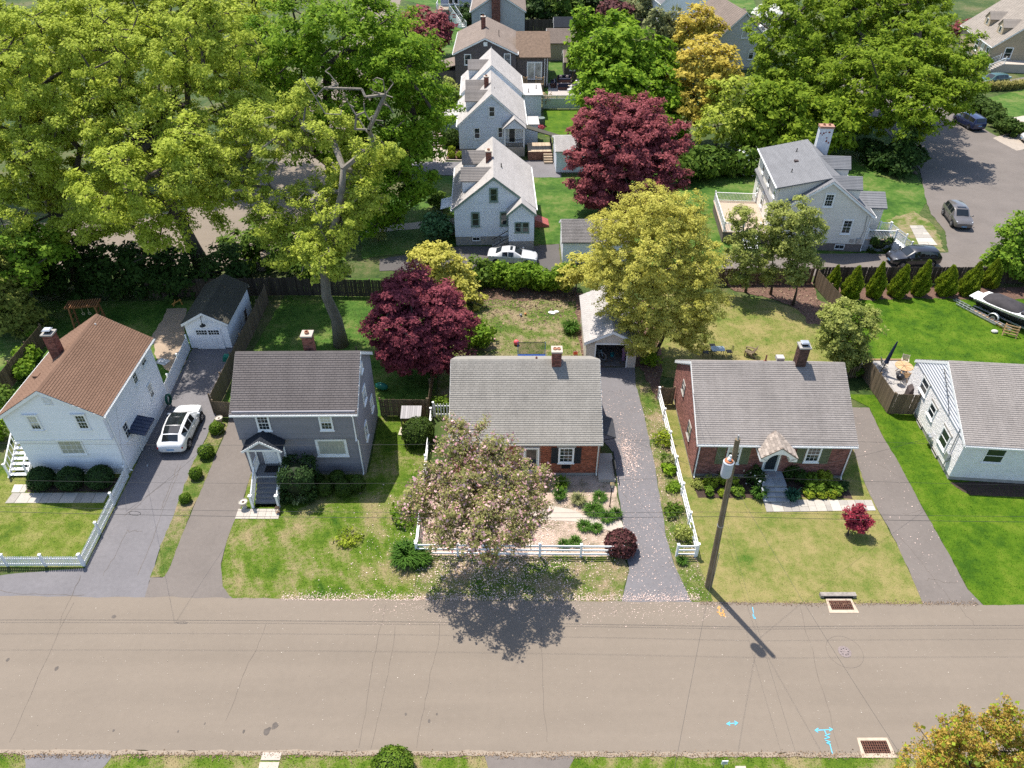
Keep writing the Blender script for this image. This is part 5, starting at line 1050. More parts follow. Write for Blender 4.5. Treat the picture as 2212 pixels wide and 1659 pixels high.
rg = MB().tube([(.30*math.cos(t*.3142),0,.16+.16*math.sin(t*.3142)) for t in range(21)], .012, 5).build('cable_coil', wire_m, None, (-19.6, 26.0, 6.0)); tag(rg, 'coiled loop of black cable hanging over the left drives', 'cable coil')
def drain(label, x, y, curb):
    t = thing('storm_drain', label, 'storm drain', (x, y)); c = M('drain_concrete', (.45,.36,.27), .9, .12, [(5,.5)])
    mb = MB(); mb.prism([(-.82,-.38),(.82,-.38),(.62,-.18),(-.62,-.18)],0,.035).prism([(-.62,.42),(.62,.42),(.72,.56),(-.72,.56)],0,.036).prism([(-.82,-.38),(-.62,-.18),(-.62,.42),(-.72,.56)],0,.034).prism([(.82,-.38),(.72,.56),(.62,.42),(.62,-.18)],0,.034); mb.build('drain_apron', c, t)
    MB().box(-.62,-.18,-.2,.62,.42,.022).build('drain_pit', M('pit_black',(.006,.006,.006),1.), t)
    rust = M('rusty_iron', (.11,.045,.028), .8, .3, [(8,1)])
    me = MB().box(-.018,-.18,.023,.018,.42,.05).mesh('bar', rust)
    for k in range(11): link('bar', me, t, (-.55+.11*k,0,0))
    me = MB().box(-.62,-.014,.024,.62,.014,.048).mesh('cross_bar', rust)
    for k in range(5): link('cross_bar', me, t, (0,-.12+.12*k,0))
    if curb: MB().box(-1.0,.60,0,1.0,.85,.22).build('kerb_stone', M('kerb_granite',(.25,.22,.19),.9,.2,[(6,.5)],bump=(25,.01)), t); MB().box(-.8,.572,0,.8,.599,.14).build('inlet', M('pit_black',(.006,.006,.006)), t)
    return t
drain('rusty storm drain with kerb inlet at the far side of the street', 18.35, 24.62, True)
drain('square storm drain by the bottom right flowering tree', 17.2, 16.75, False)
mh = thing('manhole_cover', 'round manhole cover in the right half of the street', 'manhole cover', (17.52, 21.87))
MB().lathe([(.34,.012),(.34,.026),(.29,.028),(.29,.024),(.02,.026)], n=24).build('cover', M('manhole_iron',(.20,.16,.15),.7,.2,[(12,.7)]), mh)
mb = MB(); [mb.lathe([(.03,.027),(.03,.030)], (.19*math.cos(k*.785),.19*math.sin(k*.785),0), 8) for k in range(8)]; mb.build('vent_hole', black_metal, mh)
mb = MB(); n = 40
for k in range(n):
    a, b = 2*math.pi*k/n, 2*math.pi*(k+1)/n; mb.add([(r*math.cos(t),r*math.sin(t),.0195) for r, t in ((.925,a),(.94,a),(.94,b),(.925,b))], [(0,1,2,3)])
mb.build('patch_seam', M('seam',(.12,.10,.085),.9), mh)
def paint(name, label, strokes, mat, w=.05, z=.0215):
    mb = MB()
    for i, s in enumerate(strokes):
        for j, (a, b) in enumerate(zip(s[:-1], s[1:])):
            a, b = Vector((*a,0)), Vector((*b,0)); d = (b-a).normalized(); n = Vector((-d.y,d.x,0))*w/2; zz = Vector((0,0,z+.0005*(i*7+j)))
            mb.add([a-n-d*w*.3+zz, b-n+d*w*.3+zz, b+n+d*w*.3+zz, a+n-d*w*.3+zz], [(0,1,2,3)])
    o = mb.build(name, mat); tag(o, label, 'road marking'); return o
cy = M('cyan_marking_paint', (.10,.42,.60), .8, .15, [(9,.6)]); org = M('orange_marking_paint', (.60,.30,.08), .8, .2, [(9,.6)]); 
paint('utility_marking', 'cyan sprayed arrows and letters W S near the lower edge of the street', [[(14.60, 17.67),(15.45, 17.72)],[(14.78, 17.77),(14.60, 17.67),(14.71, 17.58)],[(15.33, 17.80),(15.45, 17.72),(15.28, 17.64)],[(15.05, 17.67),(15.07, 17.49)],[(15.25, 17.49),(15.00, 17.41),(15.17, 17.32),(14.93, 17.25)],[(14.95, 17.18),(15.13, 17.11),(14.95, 17.06),(15.10, 16.97),(15.08, 17.02),(15.05, 16.57)]], cy, .045)
paint('utility_marking', 'cyan sprayed double arrow at the lower centre-right of the street', [[(10.42, 17.99),(10.96, 18.04)],[(10.59, 18.08),(10.42, 17.99),(10.56, 17.92)],[(10.83, 18.12),(10.96, 18.04),(10.80, 17.93)]], cy, .045)
paint('utility_marking', 'small cyan letters W S sprayed right of the pole shadow', [[(13.37, 24.61),(13.33, 24.22)],[(13.26, 24.16),(13.32, 24.10),(13.24, 24.05),(13.32, 24.00)],[(13.26, 23.97),(13.36, 23.94),(13.26, 23.90),(13.35, 23.87)]], cy, .04)
paint('utility_marking', 'orange sprayed arrow and scribble at the road edge by the pole', [[(11.53, 24.69),(11.43, 24.14)],[(11.41, 24.53),(11.53, 24.69),(11.58, 24.56)],[(11.33, 24.30),(11.61, 24.22)],[(11.66, 24.45),(11.72, 24.36),(11.62, 24.27),(11.72, 24.17),(11.61, 24.07),(11.75, 24.00)],[(11.50, 24.18),(11.50, 24.03)]], org, .05)
crack_m = M('crack_filler', (.12,.10,.083), .9, .2, [(6,.5)])
def crack(p, q, w=.018, wob=.12, z=.0205, n=14):
    p, q = np.array(p), np.array(q); d = (q-p); nrm = np.array([-d[1], d[0]])/np.linalg.norm(d); r = np.cumsum(RNG.normal(size=n+1))*wob*.35; r -= np.linspace(r[0], r[-1], n+1)
    pts = [p+d*k/n+nrm*r[k] for k in range(n+1)]; mb = MB()
    for a, b in zip(pts[:-1], pts[1:]):
        e = (b-a)/np.linalg.norm(b-a); m = np.array([-e[1], e[0]])*w*random.uniform(.3,.7); mb.add([(*(a-m),z),(*(b-m),z),(*(b+m),z),(*(a+m),z)], [(0,1,2,3)])
    return mb
mb = MB()
for p, q in (((-23.91, 17.10),(-24.51, 24.92)),((-7.25, 16.84),(-7.05, 24.75)),((-6.67, 16.78),(-6.35, 23.38)),((-4.51, 16.84),(-3.95, 23.55)),((1.66, 17.10),(1.61, 23.38)),((15.43, 16.78),(16.04, 24.75)),((-13.94, 18.15),(-13.40, 23.55)),((-24.59, 23.49),(-24.98, 26.77)),((25.15, 23.46),(24.92, 24.66))):
    m = crack(p, q); mb.add(m.v, m.f)
for p, q in (((-21.70, 26.77),(-22.39, 35.81)),((-22.26, 31.79),(-22.64, 36.04)),((-23.66, 26.77),(-23.67, 30.21)),((-24.35, 31.29),(-22.27, 35.01)),((-23.67, 30.21),(-22.74, 30.11)),((-29.11, 25.77),(-24.17, 25.44)),((23.60, 30.00),(24.68, 24.79)),((24.62, 31.57),(26.16, 31.78)),((24.65, 36.14),(26.23, 34.10)),((23.79, 26.42),(25.57, 26.38)),((9.27, 28.01),(10.10, 24.90)),((7.11, 33.38),(7.32, 32.53))):
    m = crack(p, q, .018, .15, .0125); mb.add(m.v, m.f)
o = mb.build('asphalt_cracks', crack_m); o['kind'] = 'stuff'
mb = MB()
for cr_, x, y, r in ((1000,490,0,.13),(1022,466,0,.16),(907,490,0,.07),(422,487,0,.06),(210,255,0,.09),(228,152,0,.05),(663,490,0,.05),(420,60,0,.10),(245,20,0,.10),(1060,520,0,.1)):
    c = G_PX = None; 
    pass
for c, r in (((-11.77, 17.64),.20),((-11.50, 17.91),.22),((-12.91, 17.62),.09),((-19.20, 17.66),.07),((-23.54, 20.92),.12),((-16.07, 17.62),.06),((-21.87, 24.02),.13),((-14.91, 17.99),.06),((-4.04, 18.12),.09),((-5.21, 18.48),.07),((-3.69, 18.48),.06),((-26.31, 21.42),.1)):
    mb.poly([(c[0]+r*math.cos(t*.7)*random.uniform(.5,1.1), c[1]+r*1.3*math.sin(t*.7)*random.uniform(.5,1.1), .0208) for t in range(9)])
o = mb.build('oil_spots', M('oil_stain',(.095,.08,.068),.8,.2,[(6,.5)])); o['kind'] = 'stuff'
yp = thing('yard_sign', 'small white yard sign on the verge at the bottom edge', 'sign', (9.78, 15.95)); MB().box(-.14,-.015,.3,.14,.015,.62).build('sign_face', white_paint, yp); MB().box(-.02,-.014,0,.02,.014,.3).build('stake', metal_grey, yp)
mb = MB(); [mb.box(-.11,-.0175,.36+.06*k,.11-.03*(k%2),-.0155,.385+.06*k) for k in range(4)]; mb.build('sign_print', M('sign_ink',(.2,.22,.24),.6), yp)

# ------------------------------------------------------------------ vehicles
tail_m = M('tail_lamp', (.35,.02,.02), .25, .1); head_m = M('head_lamp', (.55,.58,.60), .1, .1); plate_m = M('plate_blue', (.16,.32,.50), .5, .05)
car_glass = M('car_glass', (.012,.015,.017), .04, .2, [(2,1)], spec=.7); rim_m = M('alloy_rim', (.40,.40,.42), .35, .1, metal=.7)
PROF = dict(
 suv=dict(L=4.7, W=1.88, st=[(0,.80,.48,.86,None,None),(.015,.90,.36,.98,None,None),(.05,.97,.30,1.06,None,None),(.16,1.,.26,1.09,.70,1.46),(.30,1.,.25,1.07,.74,1.62),(.48,1.,.25,1.04,.75,1.66),(.60,1.,.25,1.02,.72,1.58),(.76,1.,.25,1.02,None,None),(.88,.98,.26,.95,None,None),(.96,.90,.30,.82,None,None),(1.,.72,.42,.70,None,None)], rear=(2,3), front=(6,7), wr=.36),
 wagon=dict(L=4.75, W=1.92, st=[(0,.86,.45,.90,None,None),(.01,.93,.34,1.02,None,None),(.03,.97,.30,1.12,None,None),(.10,1.,.26,1.13,.74,1.60),(.28,1.,.25,1.10,.77,1.70),(.48,1.,.25,1.08,.77,1.71),(.60,1.,.25,1.06,.74,1.63),(.74,1.,.25,1.05,None,None),(.87,.98,.26,.98,None,None),(.96,.91,.30,.88,None,None),(1.,.78,.40,.74,None,None)], rear=(2,3), front=(6,7), wr=.37),
 sedan=dict(L=4.85, W=1.84, st=[(0,.78,.42,.78,None,None),(.015,.90,.33,.90,None,None),(.06,.97,.26,.98,None,None),(.15,1.,.24,.99,None,None),(.30,1.,.22,.97,.68,1.38),(.42,1.,.22,.95,.72,1.46),(.54,1.,.22,.94,.70,1.42),(.70,1.,.22,.94,None,None),(.86,.98,.24,.86,None,None),(.96,.90,.28,.74,None,None),(1.,.68,.38,.62,None,None)], rear=(3,4), front=(6,7), wr=.33),
 van=dict(L=5.0, W=1.95, st=[(0,.90,.42,1.0,None,None),(.008,.95,.34,1.10,None,None),(.02,.98,.30,1.14,None,None),(.06,1.,.26,1.14,.82,1.72),(.30,1.,.25,1.12,.84,1.80),(.52,1.,.25,1.10,.83,1.80),(.66,1.,.25,1.08,.76,1.68),(.82,1.,.25,1.05,None,None),(.91,.97,.26,.94,None,None),(.97,.90,.30,.82,None,None),(1.,.76,.40,.70,None,None)], rear=(2,3), front=(6,7), wr=.35))
def vehicle(kind, label, center, heading, paint, roof=None, sunroof=None, rails=False, cat='car', name='parked_car'):
    pf = PROF[kind]; L, W = pf['L'], pf['W']; t = thing(name, label, cat, center, heading); S = []
    def ring(x, hw, lo, belt, rw, rz):
        h = hw*W/2; r = (rw*W/2 if rw else h*.80); z = rz if rz else belt+.035; zs = z-.07 if rz else belt+.012
        half = [(0,lo),(h*.82,lo),(h*.97,lo+.10),(h,belt*.62),(h*.985,belt-.10),(h*.95,belt),(r,zs),(r*.82,z),(0,z+.025)]
        X = (x-.5)*L
        return [(X, y, q) for y, q in half]+[(X, -y, q) for y, q in half[-2:0:-1]]
    rings = [ring(*s) for s in pf['st']]; n = len(rings[0]); mb = MB()
    for r in rings: mb.v += r
    for i in range(len(rings)-1):
        for j in range(n): mb.f.append((i*n+j, i*n+(j+1)%n, (i+1)*n+(j+1)%n, (i+1)*n+j))
    mb.f.append(tuple(range(n))[::-1]); k = (len(rings)-1)*n; mb.f.append(tuple(range(k, k+n)))
    me = mb.mesh('body', paint, True)
    try: me.set_sharp_from_angle(angle=R(38))
    except Exception: pass
    body = link('body', me, t)
    def overlay(nm, faces, mat, parent=t, shrink=.94, off=.008):
        m = MB()
        for q in faces:
            q = [Vector(v) for v in q]; c = sum(q, Vector())/4; nn = (q[1]-q[0]).cross(q[3]-q[0]).normalized()
            if nn.dot(c-Vector((0,0,.8))) < 0: nn = -nn
            p = [c+(v-c)*shrink+nn*off for v in q]; m.add(p+[v-nn*.02 for v in p], [(0,1,2,3),(0,4,5,1),(1,5,6,2),(2,6,7,3),(3,7,4,0)])
        return m.build(nm, mat, parent)
    def band(i, j): a, b = rings[i], rings[i+1]; return (a[j%n], a[(j+1)%n], b[(j+1)%n], b[j%n])
    def top(i, lo=.0, hi=1.):   # full-width quad over the roof rows
        a, b = rings[i], rings[i+1]; A = Vector(a[7]); B = Vector(a[n-7]); C = Vector(b[n-7]); D = Vector(b[7])
        return (A.lerp(D,lo), B.lerp(C,lo), B.lerp(C,hi), A.lerp(D,hi))
    f0, f1 = pf['front']; r0, r1 = pf['rear']
    def wide(i, j, lo, hi): 
        a, b = rings[i], rings[j]; A, B, C, D = Vector(a[7]), Vector(a[n-7]), Vector(b[n-7]), Vector(b[7]); return (A.lerp(D,lo),B.lerp(C,lo),B.lerp(C,hi),A.lerp(D,hi))
    overlay('windshield', [wide(f0, f1, .05, .93)], car_glass, t, .97, .03); overlay('rear_window', [wide(r0, r1, .12, .92)], car_glass, t, .93, .03)
    for sgn in (0, 1):
        fs = []
        for i in range(r1, f0):
            j = 5 if not sgn else n-6; q = band(i, j); fs.append(q)
        overlay('side_window', fs, car_glass, t, .88, .010)
    if roof: overlay('roof_panel', [wide(i, i+1, .03 if i == r1+1 else 0, .97 if i == f0-1 else 1.) for i in range(r1, f0)], roof, t, .97, .03)
    if sunroof: overlay('sunroof', [wide(f0-1, f0, .2, .8)], car_glass, t, .72, .034)
    for x in (.195, .80):
        for sg in (-1, 1):
            X = (x-.5)*L; wr = pf['wr']; MB().lathe([(wr+.07,0),(wr+.07,.006)], (X, sg*(W/2-.002)-.003, wr), 20, 'y').build('wheel_arch', dark_rubber, t)
            wh = MB().lathe([(wr*.62,-.10),(wr*.95,-.11),(wr,-.08),(wr,.08),(wr*.95,.11),(wr*.62,.10)], (X, sg*(W/2-.075), wr), 20, 'y').build('wheel', dark_rubber, t)
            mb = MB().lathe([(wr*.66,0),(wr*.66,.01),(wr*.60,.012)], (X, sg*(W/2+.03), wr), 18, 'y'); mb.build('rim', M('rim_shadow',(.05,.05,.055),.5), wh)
            mb = MB(); yy = sg*(W/2+.043)
            for k in range(7): a = k*6.283/7; mb.beam((X+.05*math.cos(a),yy,wr+.05*math.sin(a)),(X+wr*.64*math.cos(a),yy,wr+wr*.64*math.sin(a)),.045,.018,(0,1,0))
            mb.build('spokes', rim_m, wh)
    hf = pf['st'][-3][3]; hb = pf['st'][1][3]
    for sg in (-1, 1):
        MB().hexa([(L*.455,sg*W*.33,hf-.24),(L*.488,sg*W*.24,hf-.26),(L*.475,sg*W*.26,hf-.10),(L*.44,sg*W*.36,hf-.06)], [(L*.445,sg*W*.45,hf-.22),(L*.465,sg*W*.40,hf-.24),(L*.45,sg*W*.40,hf-.08),(L*.42,sg*W*.45,hf-.04)]).build('headlight', head_m, t)
        MB().box(-L*.495,sg*W*.26,hb-.26,-L*.465,sg*W*.455,hb-.14).build('tail_light', tail_m, t)
        MB().ell((L*.20,sg*(W/2+.10),pf['st'][f1][3]+.08),(.08,.12,.08),8,6).build('mirror', paint, t)
        for x in (-.07, .12): MB().box(L*x,sg*(W/2-.002),.86,L*x+.2,sg*(W/2+.025),.90).build('handle', rim_m, t)
        mb = MB()
        for x in (-.19, .03, .215): mb.box(L*x-.006,sg*(W/2-.01),.36,L*x+.006,sg*(W/2+.004),.92)
        mb.build('door_seam', dark_rubber, t); MB().box(-L*.28,sg*(W/2-.06),.22,L*.28,sg*(W/2+.006),.33).build('sill', M('sill_black',(.02,.02,.02),.7), t)
    MB().box(-L*.502,-.26,hb-.40,-L*.485,.26,hb-.27).build('plate', plate_m, t); MB().box(L*.488,-.26,.42,L*.503,.26,.54).build('plate', plate_m, t)
    MB().box(L*.47,-.55,.56,L*.494,.55,.70).build('grille', black_metal, t); MB().box(-L*.49,-W*.40,.36,-L*.482,W*.40,.44).build('bumper_insert', M('sill_black',(.02,.02,.02)), t)
    if rails:
        for sg in (-1, 1): MB().tube([(-L*.28,sg*W*.36,1.66),(-L*.22,sg*W*.37,1.72),(L*.06,sg*W*.37,1.73),(L*.11,sg*W*.36,1.66)], .022, 6).build('roof_rail', rim_m, t)
    return t
def paint_m(name, c, rough=.22): 
    m = M(name, c, rough, .04, [(1.5,.5)], spec=.6); m.node_tree.nodes['Principled BSDF'].inputs['Coat Weight'].default_value = .6; return m
p1, p2 = Vector((-22.34, 37.69)), Vector((-22.44, 40.44)); d = (p2-p1).normalized(); hd = math.atan2(d.y, d.x)
vehicle('suv', 'white crossover parked beside the white house on the left drive', (p1+p2)/2+Vector((-d.y, d.x))*.94, hd, paint_m('white_car_paint',(.78,.78,.77)), roof=car_glass)
d = Vector((.995,-.09)); hd = math.atan2(d.y, d.x)
vehicle('sedan', 'silver sedan with sunroof in front of the pale blue cape', Vector((1.41, 63.29))-d*1.45+Vector((-d.y,d.x))*.9, hd, paint_m('silver_car_paint',(.52,.52,.52)), sunroof=True)
p1, p2 = Vector((41.06, 63.13)), Vector((37.08, 62.97)); d = (p2-p1).normalized(); hd = math.atan2(d.y, d.x)
vehicle('wagon', 'black crossover half hidden behind the arborvitae in front of the cream house', (p1+p2)/2+Vector((d.y,-d.x))*.95, hd, paint_m('black_car_paint',(.022,.022,.026)))
vehicle('wagon', 'dark grey crossover facing the viewer on the sunny cul-de-sac', (47.76, 73.27), -1.723, paint_m('gunmetal_car_paint',(.11,.10,.095)), sunroof=True)
vehicle('van', 'dark blue minivan seen from behind at the edge of the tree shade', (63.8, 103.6), R(97), paint_m('navy_car_paint',(.018,.025,.075)))
vehicle('suv', 'silver car cut off by the right edge near the lamp post', (70.2, 97.0), R(168), paint_m('silver_car_paint',(.52,.52,.52)), rails=True)
tk = vehicle('wagon', 'green pickup truck with bed cover by the tan house steps', (77.3, 123.2), R(195), paint_m('green_car_paint',(.05,.11,.10)), cat='truck', name='pickup_truck')
MB().box(-2.6,-.85,1.0,-.6,.85,1.22).build('bed_cover', M('teal_cover',(.22,.34,.33),.5,.08,[(3,.5)]), tk)
# boat on its trailer
bt = thing('motor_boat', 'white and black motorboat under a dark cover on a trailer at the right edge', 'boat', (43.1, 53.6), R(-56))
st = [(-3.1,.95,1.05,.55),(-2.9,1.08,1.20,.45),(-1.5,1.15,1.28,.38),(0,1.15,1.34,.36),(1.2,1.05,1.42,.40),(2.2,.75,1.52,.60),(2.9,.35,1.60,.95),(3.2,.06,1.62,1.35)]
def hull(z0f, z1f, sc=1., cap=True):
    mb = MB()
    for x, hw, top, keel in st:
        zz = lambda f: keel+(top-keel)*f; mb.v += [(x,-hw*sc*(.75+.25*z1f),zz(z1f)),(x,-hw*sc*(.45+.55*z0f),zz(z0f)),(x,hw*sc*(.45+.55*z0f),zz(z0f)),(x,hw*sc*(.75+.25*z1f),zz(z1f))]
    for i in range(len(st)-1):
        for j in range(4): mb.f.append((i*4+j,i*4+(j+1)%4,i*4+4+(j+1)%4,i*4+4+j))
    mb.f += [(3,2,1,0)]; k = 4*(len(st)-1); mb.f += [(k,k+1,k+2,k+3)]; return mb
hull(0,.72,.97).build('hull', M('hull_black',(.03,.03,.033),.2,.1), bt, smooth=False); hull(.70,1.02).build('gunwale', white_trim, bt)
mb = MB(); n = 10; C = [(-2.5,.75),(-1.9,1.0),(-.9,1.06),(.1,1.02),(.6,.9)]
for x, hw in C: mb.v += [(x, hw*math.cos(math.pi*k/n), 1.30+.50*math.sin(math.pi*k/n)*(1 if -2.3 < x < .5 else .35)) for k in range(n+1)]
for i in range(len(C)-1):
    for k in range(n): mb.f.append((i*(n+1)+k, i*(n+1)+k+1, (i+1)*(n+1)+k+1, (i+1)*(n+1)+k))
cover_m = M('boat_cover', (.045,.040,.042), .9, .2, [(2,.5)]); mb.build('cover', cover_m, bt, smooth=True)
MB().prism([(.75,-.82),(1.5,-.78),(2.2,-.5),(2.55,0),(2.2,.5),(1.5,.78),(.75,.82)], 1.46, 1.60).build('bow_cover', cover_m, bt)
MB().box(-3.6,-.7,.98,-3.1,.7,1.05).build('swim_platform', white_trim, bt)
mb = MB(); [mb.box(-2.9,y-.05,.35,3.0,y+.05,.45) for y in (-.75,.75)]; mb.beam((3.0,-.75,.4),(4.3,0,.45),.1,.1).beam((3.0,.75,.4),(4.3,0,.45),.1,.1); [mb.box(x-.05,-.75,.30,x+.05,.75,.38) for x in (-2.5,-.8,1.2)]
tr_ = mb.build('trailer_frame', metal_grey, bt); MB().tube([(4.2,0,.45),(4.2,0,.02)], .04, 6).build('jack', metal_grey, bt)
for sg in (-1, 1):
    MB().lathe([(.2,-.1),(.32,-.1),(.33,.1),(.2,.1)], (-.9,sg*1.15,.33), 16, 'y').build('wheel', dark_rubber, bt); MB().lathe([(.2,.0),(.2,sg*.06)], (-.9,sg*1.23,.33), 12, 'y').build('rim', rim_m, bt)
    mb = MB(); [mb.beam((-.9+.42*math.cos(t*.45),sg*1.17,.33+.42*math.sin(t*.45)),(-.9+.42*math.cos(t*.45+.45),sg*1.17,.33+.42*math.sin(t*.45+.45)),.28,.03) for t in range(7)]; mb.build('mudguard', white_trim, bt)
mb = MB(); [mb.box(.4+.22*k,-1.155,1.10,.5+.22*k,-1.13,1.2) for k in range(4)]; mb.build('registration_marks', M('mark_dark',(.05,.05,.06),.5), bt)

# ------------------------------------------------------------------ props
def rod(mb, p, q, r=.02, n=6): return mb.tube([p, q], r, n)
ld = thing('ladder', 'grey aluminium ladders stacked on the lush back lawn', 'ladder', (40.6, 54.6), R(-62)); 
for j, (ox, oy, oz) in enumerate(((0,0,.08),(1.3,.08,.2),(-.6,.42,.06))):
    for y in (0, .36): MB().box(ox-1.9,oy+y-.03,oz,ox+1.9,oy+y+.03,oz+.09).build('stile', metal_grey, ld)
    for k in range(10): MB().box(ox-1.75+.38*k,oy+.031,oz+.03,ox-1.70+.38*k,oy+.329,oz+.07).build('rung', metal_grey, ld)
pk = tag(MB().box(-1.5,-.15,.06,1.5,.15,.12).box(-1.4,-.12,.125,1.3,.16,.18).build('timber_planks', wood_light, None, (41.35, 53.9, 0), R(-62)), 'pale timber planks lying beside the aluminium ladders', 'planks')
sh = thing('sawhorse', 'slatted wooden frame standing by the end of the ladders', 'sawhorse', (42.0, 51.6), R(-30)); 
for x in (-.5,.5): MB().beam((x,-.45,0),(x,0,.95),.09,.05).build('leg', wood_light, sh); MB().beam((x,.45,0),(x,0,.95),.09,.05).build('leg', wood_light, sh)
for k in range(4): MB().box(-.5,-.40+.1*k,.22+.2*k,.5,-.36+.1*k,.32+.2*k).build('slat', wood_light, sh)
tag(MB().ell((0,0,.12),(.3,.22,.14),10,6).build('pale_stone', M('pale_stone',(.5,.47,.42),.9,.1,[(4,.5)]), None, (40.9, 51.9, 0)), 'pale round stone at the foot of the ladders', 'stone')
# raised patio of the whitewashed house
pt = link('raised_patio', None, None, (27.65, 41.4, 0)); pt['kind'] = 'structure'
sp = M('patio_slab', (.33,.31,.29), .85, .12, [(4,.3)], objrand=.7)
for i in range(6):
    for j in range(6):
        if i*.62 < 3.0+.2*j: MB().box(.62*i-.0+.0,.98*j,0,.62*i+.605,.98*j+.965,.42).build('slab', sp, pt)
MB().box(-.2,5.9,0,3.8,6.0,.52).build('timber_edge', wood_light, pt)
PZ = .42
um = thing('patio_umbrella', 'closed navy umbrella leaning on its stand on the raised patio', 'umbrella', (28.55, 45.5, PZ)); MB().box(-.38,-.38,0,.38,.38,.06).build('base', M('umbrella_base',(.30,.28,.27),.9,.1), um); MB().tube([(0,0,.06),(.55,.25,2.9)], .03, 8).build('pole', black_metal, um)
MB().tube([(.20,.09,1.05),(.24,.11,1.25),(.33,.15,1.75),(.47,.21,2.5),(.55,.25,2.9)], [.20,.15,.13,.09,.05], 9).build('canopy', M('navy_canvas',(.012,.02,.045),.9,.2,[(6,.5)]), um)
tb = thing('patio_table', 'round teak table on the raised patio', 'table', (30.25, 45.6, PZ))
for k in range(8):
    a0, a1 = k*.785+.02, (k+1)*.785-.02; MB().prism([(0.05*math.cos((a0+a1)/2),.05*math.sin((a0+a1)/2))]+[(.66*math.cos(a0+(a1-a0)*t/3),.66*math.sin(a0+(a1-a0)*t/3)) for t in range(4)], .70, .74).build('top_segment', wood_light, tb)
for k in range(4): a = k*1.571+.78; MB().beam((.1*math.cos(a),.1*math.sin(a),.69),(.45*math.cos(a),.45*math.sin(a),0),.05,.05).build('leg', wood_light, tb)
frame_w = M('cream_chair_frame', (.50,.43,.34), .6, .1)
def folding_chair(label, x, y, rz, mat=wood_light, back=None, z=PZ):
    t = thing('folding_chair', label, 'chair', (x, y, z), rz, 'patio chairs around the teak table')
    for k in range(5): MB().box(-.22,-.20+.085*k,.43,.22,-.13+.085*k,.45).build('seat_slat', mat, t)
    for k in range(4): MB().beam((-.22,.25+.03*k,.55+.11*k),(.22,.25+.03*k,.55+.11*k),.02,.085).build('back_slat', back or mat, t)
    for sx in (-.24, .24):
        MB().beam((sx,.36,.98),(sx,-.22,.0),.03,.04).build('leg', mat, t); MB().beam((sx,-.22,.46),(sx,.30,.0),.03,.04).build('leg', mat, t); MB().box(sx-.03,-.22,.63,sx+.03,.24,.66).build('arm', mat, t)
    return t
folding_chair('tan folding chair at the near side of the teak table, back to the viewer', 30.0, 44.75, R(175)); folding_chair('pale mesh folding chair behind the teak table, facing the viewer', 30.75, 46.5, R(-25), frame_w)
folding_chair('cream folding chair half under the umbrella left of the teak table', 29.05, 46.2, R(80), frame_w); folding_chair('cream folding chair between the teak table and the white brick wall', 31.05, 45.15, R(-110), frame_w)
kg = thing('kettle_grill', 'black kettle grill standing in front of the teak table', 'grill', (29.45, 44.3, PZ)); MB().ell((0,0,.62),(.29,.29,.22),16,8).build('bowl', black_metal, kg, smooth=True); MB().ell((0,0,.70),(.295,.295,.22),16,8).build('lid', M('grill_enamel',(.02,.02,.024),.25), kg, smooth=True)
for k in range(3): a = k*2.094+.5; MB().beam((.18*math.cos(a),.18*math.sin(a),.5),(.33*math.cos(a),.33*math.sin(a),0),.03,.03).build('leg', metal_grey, kg)
MB().tube([(-.06,0,.93),(-.05,0,.97),(.05,0,.97),(.06,0,.93)], .012, 5).build('handle', black_metal, kg)
gb = thing('covered_grill', 'covered gas grill with grey-brown cover against the white brick wall', 'grill', (29.9, 42.55, PZ), R(-10)); cv = M('grill_cover',(.075,.058,.055),.9,.25,[(3,.6)])
MB().add([(-.6,-.35,0),(.6,-.35,0),(.6,.35,0),(-.6,.35,0),(-.6,-.38,.75),(.6,-.38,.75),(.6,.35,.85),(-.6,.35,.85),(-.42,-.25,1.05),(.42,-.25,1.05),(.42,.25,1.12),(-.42,.25,1.12)], [(0,1,5,4),(1,2,6,5),(2,3,7,6),(3,0,4,7),(4,5,9,8),(5,6,10,9),(6,7,11,10),(7,4,8,11),(8,9,10,11)]).build('cover', cv, gb)
for x in (-.5, .5): MB().beam((x,-.36,.0),(x,-.40,.6),.03,.03).build('leg', black_metal, gb)
# back yard of the plum brick cape
bp = link('brick_patio', None, None, (16.0, 46.3, 0)); bp['kind'] = 'structure'; mb = MB()
for i in range(24):
    for j in range(12):
        x, y = -.9+.21*i+(j%2)*.1, .16+.12*j*1.0; mb.box(x,y,0,x+.2,y+.11,.012+random.uniform(0,.008))
mb.build('bricks', brick_paver, bp, kind='stuff')
gt = thing('garden_table', 'small glass-topped garden table on the brick patio behind the plum cape', 'table', (16.61, 48.54)); MB().prism([(-.5,-.35),(.5,-.35),(.56,0),(.5,.35),(-.5,.35),(-.56,0)], .68, .71).build('table_top', M('glass_top',(.30,.36,.40),.1,.1,[(3,.6)],spec=.6), gt)
for x in (-.42,.42):
    for y in (-.28,.28): MB().box(x-.02,y-.02,0,x+.02,y+.02,.68).build('leg', black_metal, gt)
def iron_chair(label, x, y, rz):
    t = thing('iron_chair', label, 'chair', (x, y, 0), rz, 'iron chairs by the glass-topped table'); MB().box(-.22,-.22,.42,.22,.22,.45).build('seat', black_metal, t)
    for sx in (-.2,.2):
        MB().tube([(sx,-.2,0),(sx,-.2,.43)],.015,5).build('leg', black_metal, t); MB().tube([(sx,.2,0),(sx,.22,.45),(sx,.27,.9)],.015,5).build('leg', black_metal, t)
    for k in range(4): MB().tube([(-.2+.13*k,.22,.46),(-.2+.13*k,.27,.9)],.01,5).build('back_bar', black_metal, t)
    MB().tube([(-.2,.27,.9),(.2,.27,.9)],.016,5).build('top_bar', black_metal, t)
